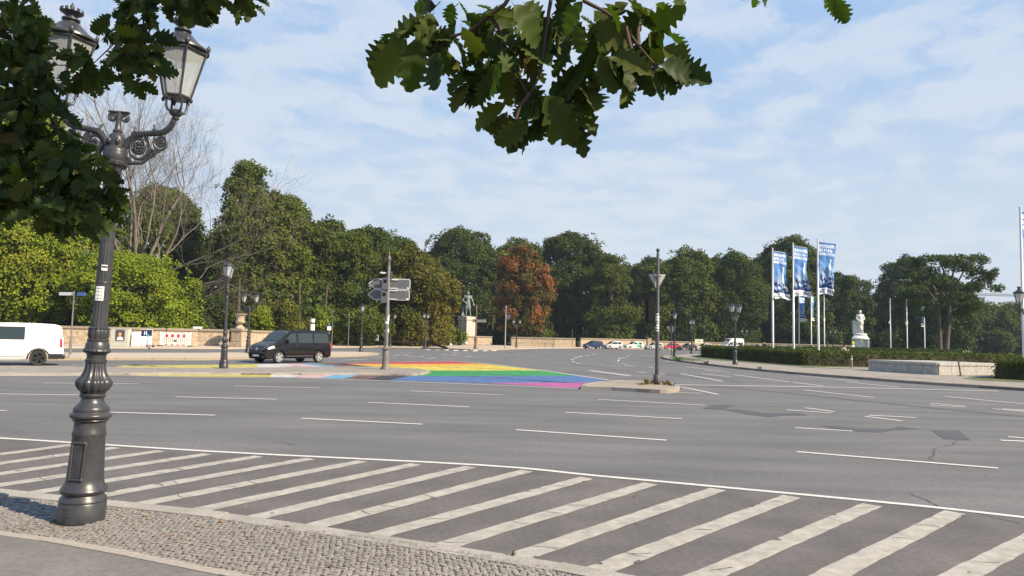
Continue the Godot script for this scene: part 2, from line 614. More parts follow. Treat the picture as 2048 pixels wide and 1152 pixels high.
	M.sticker = mat(lin(0.78, 0.78, 0.76), 0.6)
	M.blue_sign = mat(lin(0.09, 0.22, 0.62), 0.45)
	M.navy = mat(lin(0.012, 0.02, 0.075), 0.5)
	M.red = mat(lin(0.55, 0.035, 0.05), 0.5)
	M.cabinet = surface(speckle(lin(0.42, 0.42, 0.36), lin(0.50, 0.50, 0.44), 128, 0.03, 0.2, 76), 0.8, 0.6)
	M.rubber = mat(lin(0.028, 0.026, 0.025), 0.85)
	M.rim = mat(lin(0.62, 0.62, 0.64), 0.28, 0.7)
	M.rim_dark = mat(lin(0.03, 0.03, 0.032), 0.4, 0.4)
	M.chrome = mat(lin(0.7, 0.7, 0.72), 0.15, 0.9)
	M.glass = mat(lin(0.028, 0.042, 0.046), 0.05)
	M.glass.metallic_specular = 0.5
	M.headlight = mat(lin(0.65, 0.66, 0.68), 0.12, 0.3)
	M.tail = mat(lin(0.45, 0.015, 0.02), 0.2)
	M.trim = mat(lin(0.02, 0.02, 0.021), 0.6)
	M.flag_pole = mat(lin(0.66, 0.66, 0.66), 0.4)
	M.skin = mat(lin(0.42, 0.25, 0.18), 0.6)
	M.weed = mat(lin(0.17, 0.13, 0.045), 0.8)
	M.weed_green = mat(lin(0.07, 0.12, 0.02), 0.8)

func car_paint(c: Color, metal := 0.0) -> StandardMaterial3D:
	var m := mat(c, 0.55, metal)
	m.metallic_specular = 0.2
	m.clearcoat_enabled = true
	m.clearcoat = 0.8
	m.clearcoat_roughness = 0.04
	return m

func paver_material() -> StandardMaterial3D:
	# small clinker pavers in running bond, 16 courses to the tile
	var s := 512
	var im := Image.create(s, s, false, Image.FORMAT_RGB8)
	var r := RandomNumberGenerator.new()
	r.seed = 77
	im.fill(lin(0.13, 0.11, 0.08))
	for j in 16:
		for i in 8:
			var k := r.randf_range(0.75, 1.15)
			var x := i * 64 + (32 if j % 2 else 0)
			for part_x in [x, x - s]:
				im.fill_rect(Rect2i(part_x + 3, j * 32 + 3, 58, 26), lin(0.30 * k, 0.275 * k, 0.245 * k))
	for i in 60000:
		var p := Vector2i(r.randi() % s, r.randi() % s)
		im.set_pixelv(p, im.get_pixelv(p) * r.randf_range(0.8, 1.15))
	var m := surface(ImageTexture.create_from_image(im), 1.0 / 2.4, 0.9, 0.6)
	return m

# ---------------------------------------------------------------- ground, kerbs and paint
func V2(a: Array) -> PackedVector2Array:
	return PackedVector2Array(a)

func kerb(line: PackedVector2Array, w: float, h: float, stone: float, m: Material, parent: Node, y0 := 0.0, side := 1.0, gap := 0.012):
	# stones laid end to end along a line; w reaches to the given side of it
	var total := length_of(line)
	var d := 0.0
	while d < total - 0.05:
		var l := minf(stone * rf(0.85, 1.15), total - d)
		var n := maxi(1, int(l / 0.7)) if stone > 1.5 else 1
		var poly := PackedVector2Array()
		var back := PackedVector2Array()
		for i in n + 1:
			var t := d + gap * 0.5 + (l - gap) * i / n
			var s := along(line, t)
			var p: Vector2 = s[0]
			var dir: Vector2 = s[1]
			poly.append(p)
			back.append(p + Vector2(-dir.y, dir.x) * w * side)
		back.reverse()
		poly.append_array(back)
		var st := nst()
		var top := h + rf(-0.006, 0.006)
		# a small chamfer along the outer arris
		var inner := PackedVector2Array()
		for i in poly.size():
			inner.append(poly[i])
		for i in n + 1:
			inner[i] = poly[i].lerp(poly[poly.size() - 1 - i], 0.10)
		flat(st)
		for i in poly.size():
			var j := (i + 1) % poly.size()
			quad(st, Vector3(poly[i].x, y0, poly[i].y), Vector3(poly[i].x, top - 0.022, poly[i].y), Vector3(poly[j].x, top - 0.022, poly[j].y), Vector3(poly[j].x, y0, poly[j].y))
			quad(st, Vector3(poly[i].x, top - 0.022, poly[i].y), Vector3(inner[i].x, top, inner[i].y), Vector3(inner[j].x, top, inner[j].y), Vector3(poly[j].x, top - 0.022, poly[j].y))
		var ix := Geometry2D.triangulate_polygon(inner)
		for i in ix:
			st.add_vertex(Vector3(inner[i].x, top, inner[i].y))
		part("kerb_stone", done(st), m, parent)
		d += l

func cobble_mesh(seed_: int, r: float) -> ArrayMesh:
	var g := RandomNumberGenerator.new()
	g.seed = seed_
	var st := nst()
	flat(st)
	var n := 6
	var out := []
	var top := []
	for i in n:
		var a := TAU * (i + g.randf_range(-0.22, 0.22)) / n
		var rad := r * g.randf_range(0.85, 1.08)
		out.append(Vector3(cos(a) * rad * 1.04, -0.0025, sin(a) * rad * 0.92))
		top.append(Vector3(cos(a) * rad * 0.93, g.randf_range(-0.001, 0.001), sin(a) * rad * 0.81))
	for i in n:
		var j := (i + 1) % n
		quad(st, out[i] + Vector3.DOWN * 0.03, out[i], out[j], out[j] + Vector3.DOWN * 0.03)
		quad(st, out[i], top[i], top[j], out[j])
	var mid := Vector3(0, 0.0008, 0)
	for i in n:
		tri(st, mid, top[i], top[(i + 1) % n])
	return done(st)

func lines(pairs: Array, w: float, m: Material, parent: Node, called := "lane_dash", y := 0.008):
	for i in range(0, pairs.size(), 2):
		part(called, band_mesh(V2([pairs[i], pairs[i + 1]]), w, y, 0.004 if w > 0.09 else 0.0), m, parent)

func build_ground():
	# the road: one sheet out to the horizon
	var st := nst()
	flat(st)
	for i in 48:
		var a := TAU * i / 48
		var b := TAU * (i + 1) / 48
		tri(st, Vector3(0, 0, -100), Vector3(cos(a) * 900, 0, -100 + sin(a) * 900), Vector3(cos(b) * 900, 0, -100 + sin(b) * 900))
	var road := struct("road", done(st), M.asphalt)
	# near pavement
	var kerb_out := V2([Vector2(-16, -9.9), Vector2(-9, -8.45), Vector2(-5.18, -7.29), Vector2(-3.86, -6.93), Vector2(-3.02, -6.71), Vector2(-2.27, -6.48), Vector2(-0.94, -5.93), Vector2(-0.05, -5.57), Vector2(0.99, -5.08), Vector2(3.2, -3.7), Vector2(8, -0.6)])
	var kerb_in := V2([Vector2(-16, -9.68), Vector2(-9, -8.25), Vector2(-5.06, -7.12), Vector2(-3.73, -6.72), Vector2(-2.19, -6.25), Vector2(-0.99, -5.87), Vector2(-0.04, -5.42), Vector2(0.59, -5.06), Vector2(3.1, -3.45), Vector2(8, -0.3)])
	var path_out := V2([Vector2(-16, -10.0), Vector2(-8, -7.05), Vector2(-4.11, -5.82), Vector2(-3.47, -5.64), Vector2(-2.63, -5.3), Vector2(-1.7, -4.9), Vector2(-0.4, -4.25), Vector2(3, -2.2)])
	var bed := PackedVector2Array(kerb_in)
	bed.append(Vector2(8, 7))
	bed.append(Vector2(-16, 7))
	var near := struct("pavement", prism_mesh(bed, 0.0, 0.1105), M.sand)
	kerb(kerb_out, 0.21, 0.125, 1.15, M.granite, near, 0.0, 1.0)
	var path := PackedVector2Array(path_out)
	path.append(Vector2(6, 6.9))
	path.append(Vector2(-15.9, 6.9))
	struct("footpath", prism_mesh(path, 0.06, 0.118), M.asphalt_near)
	kerb(path_out, 0.10, 0.126, 1.0, M.border, near, 0.05, 1.0, 0.004)
	# mosaic cobbles between kerb and footpath
	var area := V2([Vector2(-9, -8.22)])
	for i in range(2, kerb_in.size() - 1):
		area.append(kerb_in[i])
	var rim := PackedVector2Array(path_out)
	rim.reverse()
	area.append_array(rim.slice(0, rim.size() - 1))
	var u := Vector2(0.94, 0.342)
	var v := Vector2(-0.342, 0.94)
	var spots := []
	for r in range(-38, 126):
		for c in range(-140, 114):
			var p: Vector2 = Vector2(-1.5, -6.9) + u * (c * 0.051 + (0.025 if r % 2 else 0.0) + rf(-0.010, 0.010)) + v * (r * 0.0445 + rf(-0.005, 0.005) + 0.018 * sin(c * 0.23 + r * 0.05))
			if Geometry2D.is_point_in_polygon(p, area) and p.distance_to(Vector2(-3.72, -6.2)) > 0.2:
				spots.append(p)
	spots.sort_custom(func(a, b): return (a.length() if a.y < -4.82 - maxf(0.0, a.x) * 0.3 else 50.0 + a.length()) < (b.length() if b.y < -4.82 - maxf(0.0, b.x) * 0.3 else 50.0 + b.length()))
	var shapes := []
	for i in 5:
		shapes.append(cobble_mesh(100 + i, 0.0252))
	for i in mini(300, spots.size()):
		var p: Vector2 = spots[i]
		part("cobble", shapes[R.randi() % 5], M["cobble%d" % (R.randi() % 5)], near, Transform3D(Basis(Vector3.UP, rf(-0.15, 0.15) - 0.35).rotated(Vector3.RIGHT, rf(-0.05, 0.05)), Vector3(p.x, 0.12 + rf(-0.002, 0.002), p.y)))
	for k in 3:
		var mm := MultiMesh.new()
		mm.transform_format = MultiMesh.TRANSFORM_3D
		mm.use_colors = true
		mm.mesh = shapes[k]
		var mine := []
		for i in range(300 + k, spots.size(), 3):
			mine.append(spots[i])
		mm.instance_count = mine.size()
		for i in mine.size():
			var p: Vector2 = mine[i]
			mm.set_instance_transform(i, Transform3D(Basis(Vector3.UP, rf(-0.15, 0.15) - 0.35).rotated(Vector3.RIGHT, rf(-0.05, 0.05)), Vector3(p.x, 0.12 + rf(-0.003, 0.004), p.y)))
			var g := rf(0.80, 1.14)
			mm.set_instance_color(i, Color(0.30 * g, 0.278 * g, 0.252 * g))
		var mi := MultiMeshInstance3D.new()
		mi.multimesh = mm
		mi.material_override = M.cobble_stuff
		put(mi, "cobbles", near)
		mi.set_meta("kind", "stuff")
	# hatched margin beside the kerb
	var front := V2([Vector2(-13.4, -12.2), Vector2(-8.07, -11.27), Vector2(-4.32, -10.47), Vector2(-0.39, -9.87), Vector2(1.14, -9.3), Vector2(2.5, -8.8), Vector2(4.25, -8.13), Vector2(5.47, -7.55), Vector2(9.2, -5.5)])
	front = smooth_line(front, 4)
	var margin := PackedVector2Array(front)
	var back := PackedVector2Array(kerb_out)
	back.reverse()
	margin.append_array(back.slice(0, back.size() - 1))
	struct("asphalt_margin", prism_mesh(margin, 0.004, 0.004), M.asphalt_hatch, road)
	part("edge_line", band_mesh(front, 0.105, 0.009, 0.003), M.paint, road)
	var fl := length_of(front)
	var foot := V2([Vector2(-16, -11.6), Vector2(-10, -9.75), Vector2(-3.66, -7.38), Vector2(-1.07, -6.43), Vector2(0.21, -5.95), Vector2(1.59, -5.53), Vector2(4.5, -4.7), Vector2(8, -3.7)])
	for i in range(-12, 9):
		var bx := 0.21 + (0.645 if i < 0 else 0.69) * i
		var tx := 2.58 + 0.765 * i
		var t := at_x(front, tx) + Vector2(-0.03, 0.14 + rf(0.0, 0.12))
		var b := at_x(foot, bx)
		b += (b - t).normalized() * 0.38
		var stripe := part("hatch_stripe", band_mesh(V2([b, t]), 0.222, 0.008, 0.008, 0.205), M.paint_old, road)
		var chips := nst()
		for k in 1 + R.randi() % 5:
			# spots where the paint has broken away, mostly along its edges
			var fc := rf(0.05, 0.99)
			var dirn := (t - b).normalized()
			var cc := b.lerp(t, fc) + Vector2(-dirn.y, dirn.x) * (0.10 * (1.0 if R.randf() < 0.5 else -1.0) if R.randf() < 0.75 else rf(-0.08, 0.08))
			var blob := PackedVector2Array()
			var rad := rf(0.010, 0.030) * (2.2 if R.randf() < 0.12 else 1.0)
			for e in 8:
				var rr := rad * rf(0.5, 1.3)
				blob.append(cc + (dirn * cos(TAU * e / 8.0) * rf(1.0, 2.2) + Vector2(-dirn.y, dirn.x) * sin(TAU * e / 8.0)) * rr)
			prism(chips, blob, 0.0095, 0.0095)
		part("worn_spots", done(chips), M.asphalt_hatch, stripe).set_meta("kind", "stuff")
		for k in 2 + R.randi() % 3:
			var f := rf(0.06, 0.97)
			var c := b.lerp(t, f)
			var q := Vector2(rf(0.085, 0.115), 0).rotated(rf(-0.5, 0.9))
			part("crack", band_mesh(V2([c - q, c - q * 0.2 + Vector2(rf(-0.02, 0.02), rf(-0.02, 0.02)), c + q]), 0.007, 0.011, 0.002), M.crack, stripe)
	# tyre tracks over the paint
	for p in [[Vector2(-0.96, -30.2), Vector2(0.32, -30.15), Vector2(1.67, -29.43)], [Vector2(-2.57, -31.48), Vector2(-1.35, -31.62), Vector2(0.22, -31.22)], [Vector2(-3.98, -39.92), Vector2(-1.72, -40.12), Vector2(0.54, -38.47)], [Vector2(-3.84, -33.79), Vector2(-1.71, -34.27), Vector2(0.94, -33.14)], [Vector2(-6.48, -35.08), Vector2(-8.16, -35.9), Vector2(-10.55, -39.04)]]:
		part("tyre_mark", band_mesh(smooth_line(V2(p), 3), 0.13, 0.012, 0.03), M.tyre_mark, road)
	# lane dashes of the road in front
	lines([Vector2(0.14, -13.7), Vector2(2.84, -12.73), Vector2(4.77, -11.73), Vector2(7.3, -10.58), Vector2(-4.33, -14.76), Vector2(-1.74, -14.22), Vector2(1.36, -17.14), Vector2(3.98, -16.29), Vector2(6.09, -15.05), Vector2(7.14, -14.71), Vector2(-9.25, -15.09), Vector2(-6.21, -14.94), Vector2(-8.91, -18.83), Vector2(-6.18, -18.78), Vector2(-3.71, -18.52), Vector2(-1.02, -17.94), Vector2(2.64, -21.04), Vector2(5.53, -19.86), Vector2(-9.02, -23.05), Vector2(-6.18, -23.03), Vector2(-3.2, -22.63), Vector2(-0.2, -21.89), Vector2(-13.39, -18.57), Vector2(-11.04, -18.81), Vector2(-14.9, -22.51), Vector2(-12.11, -22.98), Vector2(-12.41, -14.91), Vector2(-10.62, -14.94)], 0.115, M.paint, road)
	lines([Vector2(11.46, -27.5), Vector2(12.59, -24.37), Vector2(12.44, -39.16), Vector2(13.08, -33.01), Vector2(13.1, -32.65), Vector2(13.56, -30.55), Vector2(16.31, -34.17), Vector2(16.96, -30.71), Vector2(15.82, -25.65), Vector2(16.76, -22.99), Vector2(16.32, -39.49), Vector2(17.24, -34.89), Vector2(13.31, -44.97), Vector2(12.38, -49.43), Vector2(12.27, -44.46), Vector2(13.11, -41.99), Vector2(10.72, -39.49), Vector2(11.51, -36.83), Vector2(9.45, -38.93), Vector2(9.73, -32.18), Vector2(9.23, -47.17), Vector2(9.48, -46.29), Vector2(7.18, -39.86), Vector2(7.53, -38.89), Vector2(8.1, -38.07), Vector2(8.24, -37.37), Vector2(6.17, -49.89), Vector2(7.65, -48.02), Vector2(8.06, -49.62), Vector2(8.47, -48.13), Vector2(15.69, -86.5), Vector2(16.62, -80.85), Vector2(7.93, -54.85), Vector2(8.43, -53.68), Vector2(8.71, -63.1), Vector2(9.37, -61.89), Vector2(13.87, -63.1), Vector2(13.88, -59.31), Vector2(14.43, -20.73), Vector2(15.01, -20.16)], 0.15, M.paint, road)
	lines([Vector2(7.67, -74.88), Vector2(6.81, -70.31), Vector2(8.95, -79.66), Vector2(8.04, -76.03), Vector2(6.52, -68.83), Vector2(6.04, -66.27), Vector2(5.64, -62.88), Vector2(5.27, -60.62), Vector2(4.98, -56.46), Vector2(4.95, -54.71), Vector2(4.9, -52.53), Vector2(5.05, -51.02), Vector2(13.69, -80.95), Vector2(12.8, -77.21), Vector2(11.96, -73.59), Vector2(11.42, -71.51), Vector2(10.95, -69.75), Vector2(10.22, -66.27), Vector2(9.63, -62.9), Vector2(9.11, -59.23), Vector2(8.64, -54.44), Vector2(8.66, -53.61), Vector2(8.57, -52.35), Vector2(8.6, -51.59), Vector2(10.77, -87.01), Vector2(9.57, -82.58)], 0.16, M.paint, road)
	part("lane_line", band_mesh(smooth_line(V2([Vector2(6.38, -28.99), Vector2(9.98, -29.28), Vector2(14.38, -29.8), Vector2(20.5, -29.54)]), 3), 0.24, 0.008), M.paint, road)
	part("lane_line", band_mesh(V2([Vector2(4.55, -40.4), Vector2(6.02, -35.51)]), 0.3, 0.008), M.paint, road)
	part("lane_line", band_mesh(V2([Vector2(6.45, -28.56), Vector2(6.8, -26.99), Vector2(7.13, -24.13)]), 0.14, 0.008), M.paint, road)
	lines([Vector2(-10.26, -61.41), Vector2(-9.97, -64), Vector2(-9.49, -62.09), Vector2(-9.33, -64.59), Vector2(-8.54, -58.81), Vector2(-7.94, -60.26), Vector2(-7.7, -59.52), Vector2(-7.46, -60.67), Vector2(-6.47, -55.18), Vector2(-6.05, -57.15), Vector2(-11.24, -72.31), Vector2(-10.11, -71.82), Vector2(-8.63, -68.22), Vector2(-8.07, -68.77), Vector2(-10.84, -53.66), Vector2(-9.17, -56.37), Vector2(-6.34, -75.75), Vector2(-5.73, -78.18), Vector2(-6.59, -67.13), Vector2(-6.1, -68.59), Vector2(-5.61, -67.45), Vector2(-5.32, -69.31), Vector2(-3.95, -61.83), Vector2(-3.49, -64.2), Vector2(-3.14, -63.82), Vector2(-2.57, -62.96), Vector2(-0.74, -74.28), Vector2(-0.02, -73.43), Vector2(-11.3, -48.07), Vector2(-10.23, -50.4), Vector2(-16.69, -66.49), Vector2(-16.81, -70.13), Vector2(0.49, -77.06), Vector2(1.13, -75.83), Vector2(1.89, -68.04), Vector2(2.57, -66.85), Vector2(3.65, -80.11), Vector2(4.37, -79.84)], 0.2, M.paint, road)
	# teeth of the give-way line on the far side
	lines([Vector2(-10.5, -88.55), Vector2(-10.59, -91.79), Vector2(-9.24, -88.03), Vector2(-9.36, -91.51), Vector2(-8.05, -87.44), Vector2(-8.4, -93.55), Vector2(-6.82, -86.28), Vector2(-7.08, -92.59), Vector2(-5.7, -86.97), Vector2(-5.92, -94.08), Vector2(-4.37, -85.97), Vector2(-4.59, -93.9), Vector2(-3.28, -88.51), Vector2(-3.34, -95.47), Vector2(-2.21, -91.1), Vector2(-2.08, -97.05)], 0.55, M.paint, road, "give_way_mark")
	# direction arrows
	for a in [[Vector2(7.48, -19.06), Vector2(8.43, -18.51), Vector2(8.3, -19.79), Vector2(8.68, -18.86)], [Vector2(9.4, -16.93), Vector2(8.95, -17.8), Vector2(10.23, -17.78), Vector2(9.2, -18.08)], [Vector2(12.91, -21.67), Vector2(13.78, -21.26), Vector2(13.35, -22.38), Vector2(13.89, -21.56)], [Vector2(14.26, -20.83), Vector2(14.84, -20.12), Vector2(14.61, -20.91), Vector2(15.2, -20.61)], [Vector2(9.56, -13.77), Vector2(10.15, -13.66), Vector2(10.11, -14.34), Vector2(10.49, -14.12)]]:
		lines(a, 0.14, M.paint, road, "arrow_mark")
	# repairs, tar and tyre marks
	for p in [[Vector2(5.18, -18.95), Vector2(5.87, -20.16), Vector2(6.44, -20.15), Vector2(5.64, -18.72)], [Vector2(5.69, -18.8), Vector2(6.07, -19.02), Vector2(6.56, -18.12), Vector2(7.51, -18.32), Vector2(7.5, -17.73), Vector2(6.87, -17.6), Vector2(6.31, -17.11), Vector2(5.97, -17.53)], [Vector2(9.05, -15.15), Vector2(9.65, -15.17), Vector2(8.92, -13.67), Vector2(8.48, -13.8)], [Vector2(6.86, -15.61), Vector2(7.16, -15.58), Vector2(7.55, -15.22), Vector2(8.21, -15.25), Vector2(8.72, -15.77), Vector2(8.88, -15.33), Vector2(8.26, -15.14), Vector2(7.71, -14.61), Vector2(7.25, -14.61), Vector2(6.89, -15.19)]]:
		part("asphalt_patch", prism_mesh(V2(p), 0.005, 0.005), M.tar, road)
	for p in [[Vector2(4.26, -50.15), Vector2(5.5, -46.5), Vector2(6.63, -40.79), Vector2(7.87, -38.24), Vector2(8.92, -35.52), Vector2(10.09, -32.31), Vector2(10.22, -31.29)], [Vector2(8.08, -28.95), Vector2(9.23, -27.08), Vector2(10.3, -25.23), Vector2(11.21, -23.23), Vector2(11.95, -21.68), Vector2(12.82, -20.1), Vector2(13.74, -18.64)], [Vector2(19.96, -141.11), Vector2(18.23, -119.82), Vector2(21.21, -106.9), Vector2(21.58, -102.15)], [Vector2(10.83, -64.47), Vector2(11.56, -61.53), Vector2(12.77, -60.41)], [Vector2(10.68, -60.29), Vector2(11.81, -57.41), Vector2(13.57, -57.94)], [Vector2(8.67, -39.4), Vector2(10.24, -37.97), Vector2(10.77, -33.7)], [Vector2(-0.51, -79.23), Vector2(0.66, -85.57), Vector2(2.32, -93.68)], [Vector2(3.19, -70.06), Vector2(4.16, -75.98), Vector2(4.66, -79.87)], [Vector2(-0.67, -59.59), Vector2(-0.11, -57.93)], [Vector2(3.24, -38.04), Vector2(4.18, -36.87), Vector2(5.27, -35.39)]]:
		part("tyre_mark", band_mesh(smooth_line(V2(p), 3), 0.42, 0.006, 0.05), M.tyre_mark, road)
	for p in [[Vector2(8.61, -13.62), Vector2(8.14, -12.99), Vector2(7.48, -12.43), Vector2(7.03, -11.74), Vector2(6.64, -11.17)], [Vector2(4.89, -8.66), Vector2(4.87, -8.31), Vector2(4.84, -7.97), Vector2(4.93, -7.93), Vector2(5.06, -7.64), Vector2(5.24, -7.29)], [Vector2(-3.8, -11.43), Vector2(-3.72, -11.56), Vector2(-3.56, -11.42), Vector2(-3.41, -11.33), Vector2(-3.48, -11.22)]]:
		part("crack", band_mesh(crooked(V2(p)), 0.012, 0.006, 0.005), M.crack, road)
	build_rainbow(road)
	build_islands(road)

func crooked(p: PackedVector2Array) -> PackedVector2Array:
	var out := PackedVector2Array()
	for i in p.size() - 1:
		var n := int(p[i].distance_to(p[i + 1]) / 0.09) + 1
		for k in n:
			out.append(p[i].lerp(p[i + 1], float(k) / n) + Vector2(rf(-0.035, 0.035), rf(-0.035, 0.035)))
	out.append(p[p.size() - 1])
	return out

func at_x(line: PackedVector2Array, x: float) -> Vector2:
	for i in line.size() - 1:
		if line[i].x <= x and x <= line[i + 1].x:
			return line[i].lerp(line[i + 1], (x - line[i].x) / (line[i + 1].x - line[i].x))
	return line[0] if x < line[0].x else line[line.size() - 1]

func build_rainbow(road: Node):
	var tints := {"red": lin(0.66, 0.055, 0.08), "orange": lin(0.86, 0.55, 0.06), "yellow": lin(0.86, 0.71, 0.10), "green": lin(0.04, 0.40, 0.095), "blue": lin(0.10, 0.22, 0.50), "magenta": lin(0.62, 0.14, 0.40), "sky": lin(0.20, 0.48, 0.74), "brown": lin(0.20, 0.115, 0.095), "black": lin(0.055, 0.052, 0.055), "pink": lin(0.80, 0.54, 0.57), "lemon": lin(0.74, 0.64, 0.13), "white": lin(0.82, 0.81, 0.79)}
	var wear := speckle(Color(0.80, 0.80, 0.80), Color(1, 1, 1), 512, 0.03, 0.4, 81, 0.03, Color(0.45, 0.45, 0.45))
	var scuff := speckle(Color(0.72, 0.72, 0.73), Color(1, 1, 1), 512, 0.014, 0.1, 82)
	for s in [
		["lemon", [Vector2(-18.52, -33.03), Vector2(-18.78, -34.35), Vector2(-15.58, -37.17), Vector2(-13.94, -38.84), Vector2(-12.49, -34.82), Vector2(-13.6, -33.42), Vector2(-17.58, -32.16)]],
		["white", [Vector2(-13.94, -38.84), Vector2(-12.87, -40.23), Vector2(-10.83, -36.28), Vector2(-12.49, -34.82)]],
		["pink", [Vector2(-12.87, -40.23), Vector2(-12.26, -40.84), Vector2(-9.65, -37.22), Vector2(-10.83, -36.28)]],
		["sky", [Vector2(-12.26, -40.84), Vector2(-11.63, -41.38), Vector2(-8.9, -37.94), Vector2(-9.65, -37.22)]],
		["brown", [Vector2(-11.63, -41.38), Vector2(-10.77, -42.07), Vector2(-7.75, -38.24), Vector2(-8.9, -37.94)]],
		["black", [Vector2(-10.77, -42.07), Vector2(-10.02, -42.7), Vector2(-9.61, -41.82), Vector2(-7.63, -39.02), Vector2(-7.1, -38.26), Vector2(-7.75, -38.24)]],
		["red", [Vector2(-10.02, -42.7), Vector2(-7.53, -46.59), Vector2(-3.83, -50.02), Vector2(-2.03, -47.09), Vector2(-5.39, -44.52), Vector2(-9.61, -41.82)]],
		["orange", [Vector2(-9.61, -41.82), Vector2(-5.39, -44.52), Vector2(-2.03, -47.09), Vector2(-1.29, -45.95), Vector2(-0.64, -44.28), Vector2(-4.35, -40.68), Vector2(-7.63, -39.02)]],
		["yellow", [Vector2(-7.63, -39.02), Vector2(-4.35, -40.68), Vector2(-0.64, -44.28), Vector2(1.73, -38.93), Vector2(-4, -36.28), Vector2(-4.72, -37.06), Vector2(-7.1, -38.26)]],
		["green", [Vector2(-4.72, -37.06), Vector2(-4, -36.28), Vector2(1.73, -38.93), Vector2(3.16, -34.23), Vector2(-4.39, -30.94), Vector2(-4.36, -33)]],
		["blue", [Vector2(-4.39, -30.94), Vector2(3.16, -34.23), Vector2(4.24, -31.07), Vector2(3.23, -29.17), Vector2(-0.83, -27.43), Vector2(-4.77, -27.56)]],
		["magenta", [Vector2(-0.83, -27.43), Vector2(3.23, -29.17), Vector2(2.55, -25.78), Vector2(1.49, -26.09)]],
		["lemon", [Vector2(-15.57, -28.14), Vector2(-13.13, -29.84), Vector2(-10.36, -31.05), Vector2(-9.55, -28.07), Vector2(-11.99, -27.27), Vector2(-14.98, -27.09)]],
		["white", [Vector2(-10.36, -31.05), Vector2(-9.14, -31.55), Vector2(-8.64, -28.09), Vector2(-9.55, -28.07)]],
		["pink", [Vector2(-9.14, -31.55), Vector2(-7.57, -32.21), Vector2(-7.59, -28.08), Vector2(-8.64, -28.09)]],
		["sky", [Vector2(-7.57, -32.21), Vector2(-6.55, -32.58), Vector2(-6.61, -28.02), Vector2(-7.59, -28.08)]],
		["brown", [Vector2(-6.55, -32.58), Vector2(-5.53, -32.85), Vector2(-5.63, -27.89), Vector2(-6.61, -28.02)]],
		["black", [Vector2(-5.53, -32.85), Vector2(-4.36, -33), Vector2(-4.39, -30.94), Vector2(-4.77, -27.56), Vector2(-5.63, -27.89)]]]:
		var key: String = "rainbow_" + s[0]
		if not M.has(key):
			var m := surface(wear, 0.5, 0.75)
			m.albedo_color = tints[s[0]]
			overlay(m, scuff, 0.22)
			M[key] = m
		part("painted_stripe", prism_mesh(V2(s[1]), 0.005, 0.005), M[key], road)
	part("painted_ring", band_mesh(smooth_line(V2([Vector2(-15.55, -27.76), Vector2(-13.78, -28.15), Vector2(-12.6, -28.66), Vector2(-11.91, -30.09)]), 4), 0.3, 0.010), M.rainbow_magenta, road)
	part("lane_line", band_mesh(V2([Vector2(-18.95, -24.76), Vector2(-14.82, -26.8), Vector2(-11.82, -26.89), Vector2(-7.49, -27.75), Vector2(-4.7, -27.21), Vector2(1.47, -25.75), Vector2(2.8, -25.24), Vector2(5.26, -24.68), Vector2(6.68, -24.43)]), 0.13, 0.009), M.paint, road)
	part("lane_line", band_mesh(V2([Vector2(-7.59, -46.93), Vector2(-3.88, -50.73), Vector2(-1.17, -46.36), Vector2(1.75, -39.29), Vector2(3.2, -34.7), Vector2(4.36, -31.3)]), 0.16, 0.009), M.paint, road)
	part("lane_line", band_mesh(V2([Vector2(-24.04, -31.36), Vector2(-21.19, -33.16), Vector2(-18.94, -34.63)]), 0.14, 0.009), M.paint, road)

